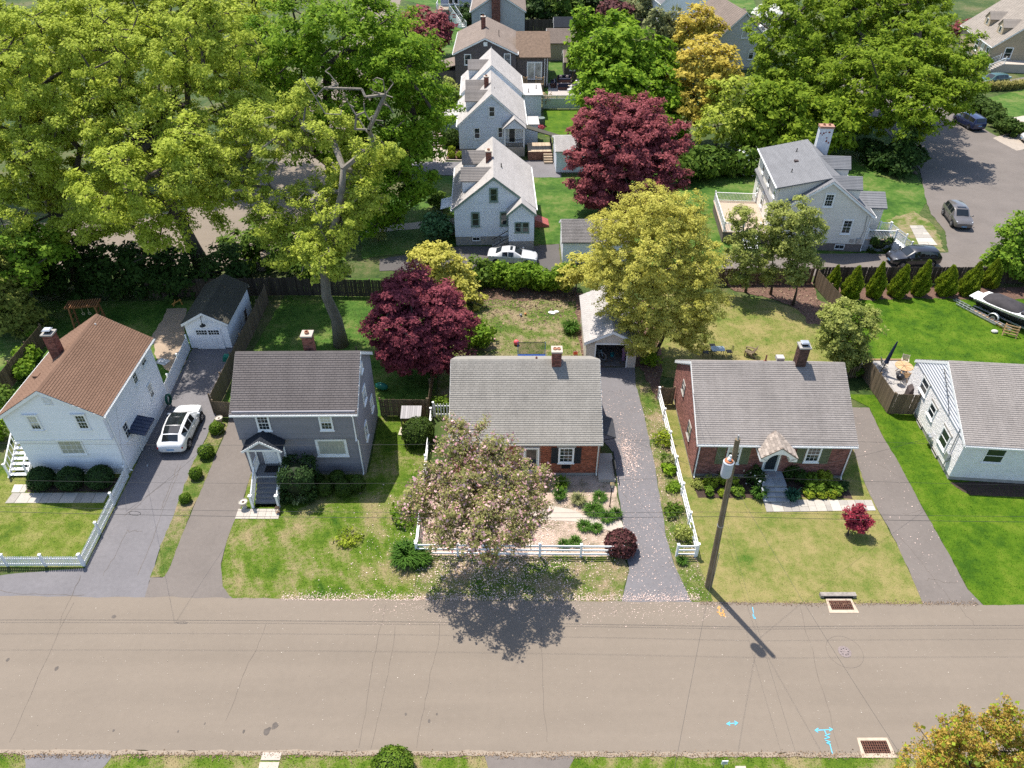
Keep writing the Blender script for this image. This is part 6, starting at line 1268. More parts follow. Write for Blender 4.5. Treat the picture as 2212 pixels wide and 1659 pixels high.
gx, gy = (16.61, 48.54); iron_chair('black iron chair right of the glass-topped table', gx+.95, gy, R(-90)); iron_chair('black iron chair left of the glass-topped table', gx-.95, gy-.1, R(80)); iron_chair('black iron chair behind the glass-topped table', gx-.2, gy+.85, 0)
ad = thing('adirondack_chair', 'weathered adirondack chair at the edge of the brick patio', 'chair', (19.28, 48.63), R(-115))
for k in range(5): MB().beam((-.24+.12*k,.22,.3),(-.28+.14*k,.55,1.0-abs(k-2)*.04),.10,.02,(0,1,0)).build('back_slat', wood_grey, ad)
for k in range(5): MB().box(-.27,-.35+.12*k,.34-.02*k,.27,-.25+.12*k,.36-.02*k).build('seat_slat', wood_grey, ad)
for sx in (-.32,.32): MB().box(sx-.06,-.38,.52,sx+.06,.35,.55).build('arm', wood_grey, ad); MB().box(sx-.03,-.36,0,sx+.03,-.28,.52).build('leg', wood_grey, ad); MB().beam((sx,-.2,.33),(sx,.6,.0),.04,.1).build('leg', wood_grey, ad)
# orange brick cape: yard toys, garage contents, lamp
tp = thing('trampoline', 'small blue trampoline with black safety net behind the orange brick cape', 'trampoline', (1.55, 46.9)); blue = M('blue_vinyl',(.03,.13,.50),.5,.1,[(3,.5)])
MB().prism([(-1.0,-.75),(1.0,-.75),(1.0,.75),(-1.0,.75)], .60, .64).build('jump_mat', M('jump_mat',(.06,.07,.09),.8,.1), tp)
for a in ((-1.1,-.85,1.1,-.65),(-1.1,.65,1.1,.85),(-1.1,-.65,-.9,.65),(.9,-.65,1.1,.65)): MB().box(a[0],a[1],.62,a[2],a[3],.70).build('edge_pad', blue, tp)
for x in (-1.08,1.08):
    for y in (-.83,.83): MB().tube([(x,y,0),(x,y,1.9)], .025, 6).build('net_pole', M('pole_blue',(.10,.25,.55),.4), tp)
def net(nm, x0, y0, x1, y1, z0, z1):
    mb = MB(); L = math.hypot(x1-x0, y1-y0); n = int(L/.07)
    for k in range(n+1): t = k/n; p = (x0+(x1-x0)*t, y0+(y1-y0)*t); mb.beam((*p,z0),(*p,z1+.12*math.sin(math.pi*t)),.012,.012)
    z = z0
    while z <= z1+.01: mb.beam((x0,y0,z),(x1,y1,z),.012,.012); z += .08
    mb.beam((x0,y0,z1),(x1,y1,z1),.035,.035).beam((x0,y0,z0),(x1,y1,z0),.03,.03); return mb.build(nm, black_metal, tp)
net('safety_net', -1.08,.83,1.08,.83,.75,1.85); net('safety_net', -1.08,-.83,1.08,-.83,.75,1.55)
tag(MB().ell((0,0,.24),(.24,.24,.24),16,10).build('rubber_ball', M('pink_rubber',(.62,.10,.12),.4,.05), None, (*(0.36, 50.08),0), smooth=True), 'pink-red ball beside the blue trampoline', 'ball')
bk = thing('bucket', 'orange bucket tipped on the grass left of the open garage', 'bucket', (5.19, 48.46)); MB().lathe([(.16,0),(.20,.40),(.215,.40),(.21,.44),(.19,.42),(.15,.03)], n=14).build('pail', M('orange_plastic',(.58,.25,.14),.5,.06,[(4,.5)]), bk); bk.rotation_euler = (R(12),R(-10),0); MB().tube([(-.2,0,.42),(-.14,0,.55),(0,0,.6),(.14,0,.55),(.2,0,.42)],.008,5).build('handle', metal_grey, bk); MB().box(-.07,-.205,.18,.07,-.185,.30).build('label_patch', white_trim, bk)
for nm, lb, p, r, c in (('ball','black and white ball on the patchy back lawn',(0.78, 54.42),.13,(.25,.25,.25)),('ball','small orange ball on the patchy back lawn',(1.18, 54.65),.11,(.55,.22,.08))): tag(MB().ell((0,0,r),(r,r,r),12,8).build(nm, M(nm+lb[:5],c,.5), None, (*p,0), smooth=True), lb, 'ball')
rag = MB()
for cx, cy, s in ((0,0,.3),(.45,.12,.25),(.15,-.15,.22)): rag.ell((cx,cy,.06),(s,s*.75,.09),9,5)
tag(rag.build('white_cloth', M('white_cloth',(.72,.70,.66),.9,.05), None, (*(3.46, 54.96),0)), 'crumpled white cloth on the patchy back lawn', 'cloth')
tag(MB().ell((0,0,.05),(.2,.14,.07),8,5).ell((.22,.1,.05),(.12,.1,.06),7,4).build('pink_toy', M('pink_toy',(.60,.32,.34),.8,.1), None, (*(-1.69, 50.74),0)), 'small pink toy lying under the green shrub', 'toy')
def bicycle(label, x, y, rz, col):
    t = thing('bicycle', label, 'bicycle', (x, y), rz)
    for X in (-.52,.52):
        mb = MB(); pts = [(X+.33*math.cos(k*.314),0,.34+.33*math.sin(k*.314)) for k in range(21)]; mb.tube(pts,.022,5); wh = mb.build('wheel', M('bike_tyre',(.42,.44,.46),.5), t)
        mb = MB(); [mb.beam((X,0,.34),(X+.32*math.cos(k*.785),0,.34+.32*math.sin(k*.785)),.008,.008) for k in range(8)]; mb.build('spokes', metal_grey, wh)
    mb = MB()
    for a, b in (((-.52,0,.34),(-.1,0,.32)),((-.1,0,.32),(-.2,0,.8)),((-.52,0,.34),(-.18,0,.72)),((-.1,0,.32),(.36,0,.72)),((-.18,0,.72),(.36,0,.78)),((.52,0,.34),(.34,0,.92))): mb.tube([a,b],.022,6)
    mb.build('frame', col, t); MB().ell((-.21,0,.84),(.14,.07,.035),8,5).build('saddle', black_metal, t); MB().tube([(.30,-.28,.98),(.34,0,.95),(.30,.28,.98)],.015,5).build('handlebar', black_metal, t)
    return t
bicycle('pale blue bicycle just inside the open garage', 6.85, 48.3, R(-35), M('bike_blue',(.25,.40,.48),.3))
tag(MB().lathe([(.12,0),(.16,.3),(.165,.31),(.14,.29)],n=12).build('pail', M('teal_plastic',(.02,.22,.26),.5), None, (8.1,48.4,.02)), 'teal pail on the floor of the open garage', 'pail')
tag(MB().box(-.12,-.12,0,.12,.12,.9).ell((0,0,1.0),(.2,.16,.25),8,6).build('golf_bag', M('mauve_bag',(.32,.18,.30),.8,.1,[(5,.5)]), None, (8.95,47.9,.02)), 'mauve bag standing by the right jamb of the open garage', 'bag')
lt = thing('lamp_post', 'black lamp post with lantern in the petal-strewn front garden', 'lamp post', (6.22, 32.12)); MB().lathe([(.05,0),(.05,.06),(.033,.08),(.033,1.7),(.05,1.72),(.05,1.76)], n=10).build('post', black_metal, lt)
mb = MB(); [mb.box(x-.012,y-.012,1.76,x+.012,y+.012,2.05) for x in (-.09,.09) for y in (-.09,.09)]; mb.box(-.1,-.1,1.75,.1,.1,1.77); ln = mb.build('lantern', black_metal, lt)
MB().box(-.08,-.08,1.77,.08,.08,2.04).build('pane', M('lantern_glass',(.55,.52,.44),.2,.1), ln); MB().add([(-.13,-.13,2.05),(.13,-.13,2.05),(.13,.13,2.05),(-.13,.13,2.05),(0,0,2.2)], [(0,3,2,1),(0,1,4),(1,2,4),(2,3,4),(3,0,4)]).build('lantern_roof', M('brass_cap',(.45,.34,.18),.4,.1,metal=.5), ln)
# grey house: bins, pots, kennel, hose etc
tag(MB().hexa([(-.26,-.3,0),(.26,-.3,0),(.26,.26,0),(-.26,.26,0)],[(-.30,-.36,1.0),(.30,-.36,1.0),(.30,.32,1.0),(-.30,.32,1.0)]).box(-.31,-.38,1.01,.31,.34,1.08).build('trash_bin', M('bin_brown',(.035,.028,.026),.6,.1), None, (-17.75, 36.6, 0)), 'dark wheeled trash bin against the left wall of the grey house', 'trash bin')
def pot(label, x, y, r, h, col, plant=True):
    t = thing('planter', label, 'planter', (x, y)); MB().lathe([(r*.55,0),(r*.6,.03),(r*.35,.12),(r*.8,h*.7),(r,h),(r*1.08,h),(r*1.0,h+.03),(r*.85,h-.04)], n=16).build('urn', col, t); MB().lathe([(r*.84,h-.06),(.02,h-.03)], n=14).build('soil', mulch, t); return t
stone = M('cast_stone', (.48,.43,.37), .9, .1, [(5,.5)])
pot('cast stone urn beside the drive at the foot of the grey porch steps', *(-16.99, 32.05), .27, .55, stone); pot('cast stone urn on the grass strip by the slatted gate fence', *(-21.04, 40.11), .26, .6, stone); 
lan = thing('lantern', 'small bronze lantern on the slabs right of the grey porch steps', 'lantern', (-14.76, 31.64)); mb = MB(); [mb.box(x-.012,y-.012,.04,x+.012,y+.012,.42) for x in (-.1,.1) for y in (-.1,.1)]; mb.box(-.13,-.13,0,.13,.13,.04); mb.build('cage', M('bronze',(.16,.11,.07),.4,.1,metal=.5), lan); MB().add([(-.14,-.14,.42),(.14,-.14,.42),(.14,.14,.42),(-.14,.14,.42),(0,0,.56)], [(0,3,2,1),(0,1,4),(1,2,4),(2,3,4),(3,0,4)]).build('cap', M('bronze',(.16,.11,.07)), lan)
kn = thing('wood_shelter', 'low wooden shelter with grey slatted roof behind the clipped ball shrub', 'shelter', (-7.15, 39.9)); 
for k in range(9): MB().box(-.72+.16*k,-.55,0,0,0,0).build('roof_slat', wood_grey, kn) if False else MB().hexa([(-.72+.16*k,-.55,1.15),(-.57+.16*k,-.55,1.15),(-.57+.16*k,.5,1.45),(-.72+.16*k,.5,1.45)],[(-.72+.16*k,-.55,1.18),(-.57+.16*k,-.55,1.18),(-.57+.16*k,.5,1.48),(-.72+.16*k,.5,1.48)]).build('roof_slat', M('silver_wood',(.36,.34,.34),.9,.15,objrand=.7), kn)
for x in (-.66,.66):
    for y, z in ((-.48,1.13),(.42,1.4)): MB().box(x-.04,y-.04,0,x+.04,y+.04,z).build('post', wood_grey, kn)
MB().box(-.62,.38,.1,.62,.42,1.3).build('back_panel', wood_grey, kn)
tag(MB().hexa([(-.35,-.35,.02),(.3,-.45,.02),(.4,.3,.02),(-.25,.45,.02)],[(-.35,-.35,.07),(.3,-.45,.07),(.4,.3,.10),(-.25,.45,.10)]).build('loose_board', M('pale_board',(.45,.40,.31),.9,.1,[(4,.5)]), None, (*(-7.72, 39.24),0)), 'pale square board lying on the grass by the clipped ball shrub', 'board')
tag(MB().ell((0,0,.35),(.55,.3,.3),12,6).build('kayak_cover', M('teal_tarp',(.01,.13,.10),.5,.2,[(4,.6)]), None, (*(-9.94, 44.08),.0), R(-20)), 'teal tarpaulin heap in the shade right of the grey house', 'tarpaulin')
tag(MB().hexa([(-.4,-.25,0),(.4,-.25,0),(.4,.25,0),(-.4,.25,0)],[(-.3,-.2,.45),(.3,-.2,.45),(.28,.18,.5),(-.28,.18,.5)]).build('green_box', M('green_tarp',(.01,.16,.11),.6,.15,[(4,.6)]), None, (*(-22.85, 47.93),0)), 'green plastic box at the top of the left drive', 'box')
hr = thing('hose_reel', 'coiled green garden hose on the rear corner of the white house', 'hose', (-25.45, 42.0)); 
for k in range(4): MB().tube([(.08+.05*k,.32*math.cos(t*.314),.75+.42*math.sin(t*.314)) for t in range(21)], .035, 5).build('hose_coil', M('hose_green',(.012,.085,.06),.5,.1), hr)
MB().box(0,-.1,0,.1,.1,.8).build('hanger', metal_grey, hr)
sw = thing('swing_frame', 'brown timber swing frame with rings and lattice sides behind the white house', 'swing', (-35.7, 52.3), R(8))
for y in (-.5,.5):
    for x in (-1.2,1.2): MB().beam((x,y,0),(x*.85,y*.8,2.5),.1,.1).build('post', wood_brown, sw)
for x in (-1.1,1.1):
    for k in range(5): MB().beam((x,-.45,.4+.42*k),(x*.92,.42,.6+.42*k),.04,.05).build('lattice_bar', wood_brown, sw); MB().beam((x,.45,.4+.42*k),(x*.92,-.42,.6+.42*k),.04,.05).build('lattice_bar', wood_brown, sw)
for k in range(14): MB().box(-1.25+.19*k,-.6,2.56,-1.18+.19*k,.6,2.66).build('top_slat', wood_brown, sw)
for y in (-.4,.4): MB().box(-1.3,y-.05,2.45,1.3,y+.05,2.555).build('beam', wood_brown, sw)
for x in (-.25,.25): MB().tube([(x,0,2.45),(x,0,1.75)],.012,5).build('rope', M('rope',(.5,.42,.3),.9), sw); MB().tube([(x+.11*math.cos(k*.52),0,1.64+.11*math.sin(k*.52)) for k in range(13)],.018,5).build('ring', M('rope',(.5,.42,.3)), sw)
MB().box(-.5,-.2,.5,.5,.2,.56).build('seat', wood_brown, sw)
tag(MB().box(-.5,-.35,0,.5,.35,.03).build('mat_slab', M('marbled_mat',(.40,.42,.44),.8,.3,[(4,.7)]), None, (*(-28.05, 47.68),.01), R(-20)), 'pale marbled mat on the dirt patio behind the white house', 'mat')
tag(MB().beam((-.5,0,.1),(.4,.1,.55),.09,.09).beam((.4,.1,.0),(.25,.1,.6),.08,.08).beam((-.3,-.2,.0),(-.2,.2,.45),.08,.08).build('log_stool', M('orange_wood',(.40,.20,.05),.8,.2,[(6,.5)]), None, (*(-29.91, 56.25),0)), 'orange wooden trestle in the shade near the white garage', 'trestle')
for i, (cr_, a, b, c) in enumerate((('A',2050,350,0),)): tag(MB().beam((0,0,0),(.35,.2,1.9),.25,.05).beam((.2,.1,0),(.1,.5,1.5),.2,.05).build('leaning_boards', M('dark_boards',(.06,.04,.03),.9,.2), None, (-22.75,52.5,0)), 'dark boards leaning on the right wall of the white garage', 'boards')
ac = thing('air_conditioner', 'round green air conditioner unit behind the middle blue cape', 'air conditioner', (4.11, 103.76)); MB().lathe([(.5,0),(.52,.05),(.52,1.0),(.48,1.08),(.2,1.1),(.18,1.06)], n=18).build('casing', M('ac_green',(.16,.20,.18),.6,.1), ac); mb = MB(); [mb.box(.525*math.cos(k*.35)-.01,.525*math.sin(k*.35)-.01,.08,.525*math.cos(k*.35)+.01,.525*math.sin(k*.35)+.01,.98) for k in range(18)]; mb.build('grille_bars', black_metal, ac)
tag(MB().hexa([(0,-.8,0),(1.5,-.8,0),(1.5,.8,0),(0,.8,0)],[(0,-.8,.85),(1.5,-.8,.2),(1.5,.8,.2),(0,.8,.85)]).build('cellar_hatch', M('red_hatch',(.34,.10,.085),.6,.1,[(2,.5)]), None, (2.4, 72.6, 0), .03), 'red sloping cellar hatch on the right wall of the pale blue cape', 'cellar hatch')
# patio sofas behind the capes
nav = M('navy_cushion', (.012,.016,.04), .8, .1); wick = M('wicker_brown', (.10,.05,.045), .8, .25, [(9,.6)]); pil = M('pillow', (.55,.45,.42), .9, .1)
def sofa(label, x, y, rz, w=2.2):
    t = thing('outdoor_sofa', label, 'sofa', (x, y), rz); MB().box(-w/2,-.45,0,w/2,.45,.42).build('base', wick, t); MB().box(-w/2+.1,-.42,.425,w/2-.1,.25,.58).build('seat_cushion', nav, t); MB().box(-w/2,.26,.43,w/2,.45,1.0).build('backrest', nav, t)
    for s in (-1,1): MB().box(s*w/2-.09,-.45,.425,s*w/2+.09,.25,.72).build('arm', wick, t)
    for s in (-.55,.5): MB().ell((s,.14,.78),(.26,.10,.24),8,6).build('pillow', pil, t)
    return t
sofa('navy outdoor sofa with two pale pillows facing the viewer on the grey patio', *(8.45, 124.60), 0); sofa('brown wicker sofa with its back to the viewer on the grey patio', *(8.27, 120.67), R(180), 2.0); sofa('dark wicker sofa in the shade of the brown house wing', *(6.62, 122.28), R(-90), 1.9)
dt = thing('dining_table', 'long pale dining table on the grey patio', 'table', (10.31, 120.36)); MB().box(-1.5,-.5,.70,1.5,.5,.76).build('table_top', M('pale_table',(.55,.45,.33),.6,.1), dt); [MB().box(x-.05,y-.05,0,x+.05,y+.05,.70).build('leg', white_trim, dt) for x in (-1.3,1.3) for y in (-.4,.4)]
up = thing('parasol', 'small open white parasol on the far side of the grey patio', 'parasol', (9.97, 126.29)); MB().tube([(0,0,0),(0,0,2.5)],.04,6).build('pole', wood_brown, up); MB().lathe([(1.0,2.3),(.98,2.33),(.05,2.75),(.02,2.72)], n=12).build('canopy', M('parasol_white',(.70,.68,.75),.8,.05), up)
u2 = thing('closed_parasol', 'tall closed beige parasol beside the dining table', 'parasol', (10.49, 122.94)); MB().tube([(0,0,0),(0,0,3.0)],.05,6).build('pole', wood_light, u2); MB().tube([(0,0,.9),(0,0,1.6),(0,0,2.9)],[.45,.35,.06],9).build('canopy', M('beige_canvas',(.38,.31,.22),.9,.1,[(3,.5)]), u2)
for k, (lb, q, rz) in enumerate((('white lounge chair by the closed beige parasol',(10.26, 123.93),.3),('white dining chair at the near end of the pale table',(8.99, 119.10),-1.2))):
    t = thing('patio_chair', lb, 'chair', q, rz); MB().box(-.28,-.28,.40,.28,.28,.46).build('seat', white_trim, t); MB().box(-.28,.22,.465,.28,.28,1.0).build('backrest', white_trim, t); [MB().box(x-.03,y-.03,0,x+.03,y+.03,.40).build('leg', white_trim, t) for x in (-.24,.24) for y in (-.24,.24)]
ly = thing('lamp_post', 'black yard lamp post at the right edge by the silver car', 'lamp post', (67.6, 93.2)); MB().tube([(0,0,0),(.05,0,2.6)],.05,6).build('post', black_metal, ly); MB().lathe([(.16,0),(.2,.02),(.2,.06),(.1,.08)],n=10).build('base', black_metal, ly); MB().box(-.2,-.2,2.6,.3,.2,3.0).build('lantern', black_metal, ly); MB().box(-.28,-.28,3.0,.38,.28,3.1).build('lantern_roof', M('brass_cap',(.45,.34,.18)), ly)
sp_ = thing('street_pole', 'bare utility pole on the far side street at the top', 'pole', (-26.51, 175.69)); MB().tube([(0,0,-.3),(0,0,10)], [.2,.13], 10).build('pole_shaft', pole_wood, sp_); MB().box(-1.1,-.06,9.2,1.1,.06,9.35).build('cross_arm', pole_wood, sp_)
fp2 = thing('flag', 'small red and white flag by the brown house', 'flag', (-11.88, 160.71)); MB().tube([(0,0,0),(0,0,3.2)],.03,6).build('pole', white_trim, fp2)
for k in range(5): MB().hexa([(.03,-.01,2.0+.22*k),(.7,-.01,1.9+.22*k),(.7,.01,1.9+.22*k),(.03,.01,2.0+.22*k)],[(.03,-.01,2.22+.22*k),(.7,-.01,2.12+.22*k),(.7,.01,2.12+.22*k),(.03,.01,2.22+.22*k)]).build('stripe', M('flag_red',(.45,.05,.06),.8) if k % 2 else white_trim, fp2)

# ------------------------------------------------------------------ plants
def rdirs(n, rng): return unit(rng.normal(size=(n, 3)))
def tree(name, label, base, lobes, mat, size=.22, cr=.9, per=60, tr=.25, brk=None, dens=1., trunk=None, bare=(), limb=1., flat=.6, cat='tree', group=None, seed=None, up=.7, blossom=None, fill=.25, extra_trunks=(), jit=.16):
    """Trunk and limbs reach for leaf clumps that sit on and in overlapping lobes."""
    rng = np.random.default_rng(seed if seed is not None else abs(hash(label)) % 99991 if False else sum(map(ord, label))*7 % 99991)
    t = thing(name, label, cat, base, 0, group); B = np.array([base[0], base[1], 0.]); Lb = np.array(lobes, float); C = []
    for i, (x, y, z, r) in enumerate(Lb):
        n = max(3, int(4*math.pi*r*r/(cr*cr*1.15)*dens)); d = rdirs(n, rng); rad = np.where(rng.uniform(size=n) < fill, rng.uniform(.25, .8, n), rng.uniform(.82, 1.04, n))
        p = np.array([x, y, z])+d*r*rad[:, None]*(1+jit*rng.normal(size=(n, 1)))*np.array([1, 1, .92])
        keep = np.ones(n, bool)
        for j, (x2, y2, z2, r2) in enumerate(Lb):
            if j != i: keep &= np.linalg.norm(p-np.array([x2, y2, z2]), axis=1) > r2*.72
        keep &= p[:, 2] > .25; away = (d[:, 1] > .45) & (d[:, 2] < .35); keep &= ~(away & (rng.uniform(size=n) < .55))
        p = p[keep]; C.append(np.concatenate([p, d[keep]], 1))
    C = np.concatenate(C); n = len(C); k = np.maximum(4, (per*rng.uniform(.45, 1.4, n)).astype(int)); idx = np.repeat(np.arange(n), k); N = len(idx)
    scl = rng.uniform(.6, 1.25, n)[idx][:, None]*cr; q = rdirs(N, rng)*(rng.uniform(0, 1, N)**.45)[:, None]*scl*np.array([1, 1, flat]); P = C[idx, :3]+q
    nrm = unit(C[idx, 3:]*.45+unit(q)*.35+np.array([0, -.12, up])+rng.normal(size=(N, 3))*.34); ok = P[:, 2] > .06
    V = leaf_tris(P[ok]-B, nrm[ok], size, .62, rng); link('crown', quads_mesh('crown', V, mat, 3), t)
    if blossom:
        bm, share, bs = blossom; s = rng.uniform(size=N) < share; s &= ok
        link('blossom', quads_mesh('blossom', leaf_quads(P[s]-B+unit(q[s])*.08, unit(rng.normal(size=(s.sum(), 3))+np.array([0, -.3, .5])), bs, .9, rng), bm), t)
    # limbs
    ctr = Lb[:, :3].mean(0); fork = np.array(trunk[-1]) if trunk else np.array([B[0]*.6+ctr[0]*.4, B[1]*.6+ctr[1]*.4, max(.8, (Lb[:, 2]-Lb[:, 3]).min()*.6+ctr[2]*.25)])
    path = [np.array(p, float) for p in trunk] if trunk else [B+(0, 0, -.2), B*(.5)+fork*.5+np.array([rng.normal()*.1, rng.normal()*.1, 0]), fork]
    nodes = list(path); par = [-1]+list(range(len(path)-1)); tgt = C[:, :3]
    sel = rng.uniform(size=n) < limb; T = tgt[sel]; mains = Lb[:, :3]-np.array([0, 0, .2])*Lb[:, 3:4]
    T = np.concatenate([mains, T[np.argsort(np.linalg.norm(T-fork, axis=1))]]) if len(T) else mains
    for bp in bare: T = np.concatenate([T, np.array([bp], float), np.array(bp, float)+rng.normal(size=(4, 3))*np.array([.7, .4, .6])])
    k0 = len(path)-1
    for p in T:
        A = np.array(nodes[k0:]); dd = np.linalg.norm(A-p, axis=1)+.35*np.maximum(0, A[:, 2]-p[2]); j = int(dd.argmin())+k0; a = nodes[j]; L = np.linalg.norm(p-a)
        if L < .25: continue
        m = max(1, min(4, int(L/1.6))); prev = j
        for s in range(1, m+1):
            f = s/m; w = rng.normal(size=3)*.09*L*(0 if s == m else 1)+np.array([0, 0, .10*L*math.sin(math.pi*f)]); nodes.append(a+(p-a)*f+w); par.append(prev); prev = len(nodes)-1
    cnt = np.ones(len(nodes))*.0; kids = [0]*len(nodes)
    for i in range(len(nodes)-1, 0, -1): cnt[i] = max(cnt[i], 1); cnt[par[i]] += cnt[i]
    rr = tr*np.sqrt(cnt/max(cnt[len(path)-1], 1))**.95; rr = np.maximum(rr, .012+tr*.03)
    for i in range(len(path)): rr[i] = tr*(1.2-.72*i/(len(path)-1))
    rr[0] = tr*1.6
    MB().tube([tuple(p-B) for p in path], [rr[i] for i in range(len(path))], 10).build('trunk', brk or bark, t, smooth=True)
    mb = MB()
    for i in range(len(path), len(nodes)): mb.tube([tuple(nodes[par[i]]-B), tuple(nodes[i]-B)], [min(rr[par[i]], rr[i]*1.25), rr[i]], 5, False)
    for et in extra_trunks: mb.tube([tuple(np.array(p)-B) for p in et], [tr*.8*(1-.5*i/(len(et)-1)) for i in range(len(et))], 7)
    if mb.v: mb.build('branches', brk or bark, t)
    return t
def ball(label, x, y, r, h, mat, size=.06, n=2600, name='clipped_shrub', cat='shrub', group=None, pz=1., core=None, boxy=0., z0=0.):
    """Clipped evergreen: a dense skin of small leaves round an added solid core, coloured dark to close the gaps."""
    rng = np.random.default_rng(int(abs(x*131+y*71)*10) % 99991); t = thing(name, label, cat, (x, y), 0, group); d = rdirs(n, rng); d = d[d[:, 2] > -.75]; n = len(d)
    if boxy: d2 = np.sign(d)*np.abs(d)**(1-boxy); d2 *= (1/np.max(np.abs(d2)**1.0, axis=1)**boxy)[:, None]
    else: d2 = d
    w = 1+.10*smooth_noise(d, int(abs(x*17)), 2.6)+rng.normal(size=n)*.05
    P = d2*w[:, None]*np.array([r, r, h/2])+np.array([0, 0, h/2+z0]); P[:, :2] *= (1-.22*np.clip((P[:, 2:3]/h), 0, 1)**2*pz)
    link('foliage', quads_mesh('foliage', leaf_quads(P, unit(d+rng.normal(size=(n, 3))*.55), size, .6, rng), mat), t)
    MB().ell((0, 0, h/2+z0), (r*.90*(1-.06*pz), r*.90*(1-.06*pz), h*.45), 14, 9).build('dark_core', core or M('shrub_core',(.014,.022,.007),.95), t); return t  # solid dark filler added inside so the leaf skin is not see-through
def bush(label, x, y, r, h, mat, size=.1, n=900, name='shrub', cat='shrub', group=None, up=.4, bl=None):
    rng = np.random.default_rng(int(abs(x*133+y*77)*10) % 99991); t = thing(name, label, cat, (x, y), 0, group); nc = 14; cc = rdirs(nc, rng)*np.array([r, r, h/2])*.62+np.array([0, 0, h*.52]); cc[:, 2] = np.clip(cc[:, 2], .1*h, h); i = rng.integers(0, nc, n)
    q = rdirs(n, rng); P = cc[i]+q*np.array([r, r, h/2])*.52*(rng.uniform(.3, 1, (n, 1))**.4); P[:, 2] = np.maximum(P[:, 2], .03)
    link('foliage', quads_mesh('foliage', leaf_quads(P, unit(q+np.array([0, 0, up])+rng.normal(size=(n, 3))*.5), size, .6, rng), mat), t)
    if bl: s = rng.uniform(size=n) < bl[1]; link('blossom', quads_mesh('blossom', leaf_quads(P[s]+q[s]*.08, unit(q[s]+rng.normal(size=(s.sum(), 3))*.5), bl[2], .9, rng), bl[0]), t)
    mb = MB(); [mb.tube([(0,0,0), tuple(c*.8)], [.03, .012], 5) for c in cc[:8]]; mb.build('stems', bark, t); return t
def clump(label, x, y, r, h, n, mat, w=.03, name='plant_clump', cat='plant', group=None, flop=.8):
    rng = np.random.default_rng(int(abs(x*137+y*79)*10) % 99991); t = thing(name, label, cat, (x, y), 0, group); a = rng.uniform(0, 6.28, n); rad = r*np.sqrt(rng.uniform(0, 1, n))*.55; b = np.stack([rad*np.cos(a), rad*np.sin(a), np.zeros(n)], 1); a2 = a+rng.normal(size=n)*.7; o = np.stack([np.cos(a2), np.sin(a2), np.zeros(n)], 1); s = np.stack([-np.sin(a2), np.cos(a2), np.zeros(n)], 1)*w; hh = (h*rng.uniform(.6, 1.2, n))[:, None]; Z = np.array([0, 0, 1.])
    m = b+o*r*.25*flop+Z*hh*.75; e = b+o*r*.7*flop*rng.uniform(.6, 1.2, (n, 1))+Z*hh*rng.uniform(.5, 1., (n, 1))
    V = np.concatenate([np.stack([b-s*.7, b+s*.7, m+s, m-s], 1), np.stack([m-s, m+s, e+s*.15, e-s*.15], 1)]); link('foliage', quads_mesh('foliage', V, mat), t); return t
# --- left group of tall yellow-green trees
tree('locust_tree', 'tall yellow-green tree with thick trunk behind the white garage', (-29.1, 61.7), [(-28.47, 62.00, 19.60, 4.40),(-24.56, 63.00, 20.39, 4.06),(-26.75, 61.00, 15.21, 4.36),(-30.65, 60.00, 14.79, 3.94),(-22.62, 61.00, 16.68, 2.99),(-28.65, 52.00, 13.05, 3.26),(-24.70, 55.00, 11.02, 2.74),(-27.47, 53.00, 9.60, 2.17),(-23.98, 53.00, 15.12, 2.04)], LF['locust'], .115, .82, 190, .62, dens=.52, trunk=[(-29.1,61.7,-.3),(-29.5,61.6,3),(-30.2,61.5,7),(-30.6,61.5,11)], limb=.8)
tree('locust_tree', 'tall yellow-green tree filling the left edge', (-41, 61), [(-37.69, 62.00, 18.55, 4.82),(-34.57, 64.00, 19.45, 4.15),(-40.99, 60.00, 12.50, 4.23),(-35.76, 60.00, 13.66, 4.37),(-35.20, 58.00, 8.89, 3.30),(-40.44, 57.00, 8.11, 2.90),(-44.57, 62.00, 15.64, 4.59)], LF['locust'], .115, .82, 190, .5, dens=.52, limb=.8, trunk=[(-41,61,-.3),(-41,61,5),(-40.6,61,11)])
tree('locust_tree', 'yellow-green tree at the top left corner behind the others', (-50, 88), [(-49.54, 88.00, 17.87, 7.03),(-43.32, 90.00, 17.94, 6.66),(-54.09, 86.00, 16.45, 5.98),(-57.96, 84.00, 14.13, 5.97)], LF['locust'], .18, 1.05, 110, .5, dens=.55, limb=.4)
tree('locust_tree', 'yellow-green tree at the top between the left group and the dark maple', (-33, 90), [(-33.71, 90.00, 17.48, 5.65),(-28.85, 88.00, 16.01, 4.84),(-38.53, 92.00, 17.56, 5.76),(-30.46, 84.00, 12.71, 4.02)], LF['locust'], .18, 1.05, 110, .45, dens=.55, limb=.4)
tree('maple_tree', 'broad bright green maple over the side street, left of the capes', (-19.5, 77), [(-20.37, 78.00, 16.91, 5.25),(-15.29, 78.00, 17.33, 5.00),(-19.02, 76.00, 11.27, 5.15),(-11.73, 76.00, 13.96, 4.58),(-9.63, 75.00, 10.21, 3.74),(-14.29, 74.00, 9.15, 5.14),(-23.02, 78.00, 12.50, 3.79),(-10.59, 72.00, 6.08, 2.91),(-14.23, 70.00, 4.48, 3.49)], LF['maple'], .17, 1.0, 130, .55, dens=.62, limb=.35)
tree('maple_tree', 'rounded green maple crown rising beside the far side street', (-13.5, 88), [(-11.81, 88.00, 12.65, 3.66),(-13.84, 92.00, 13.16, 3.24),(-9.07, 86.00, 8.15, 2.54)], LF['maple'], .19, 1.0, 110, .4, dens=.66, limb=.3)
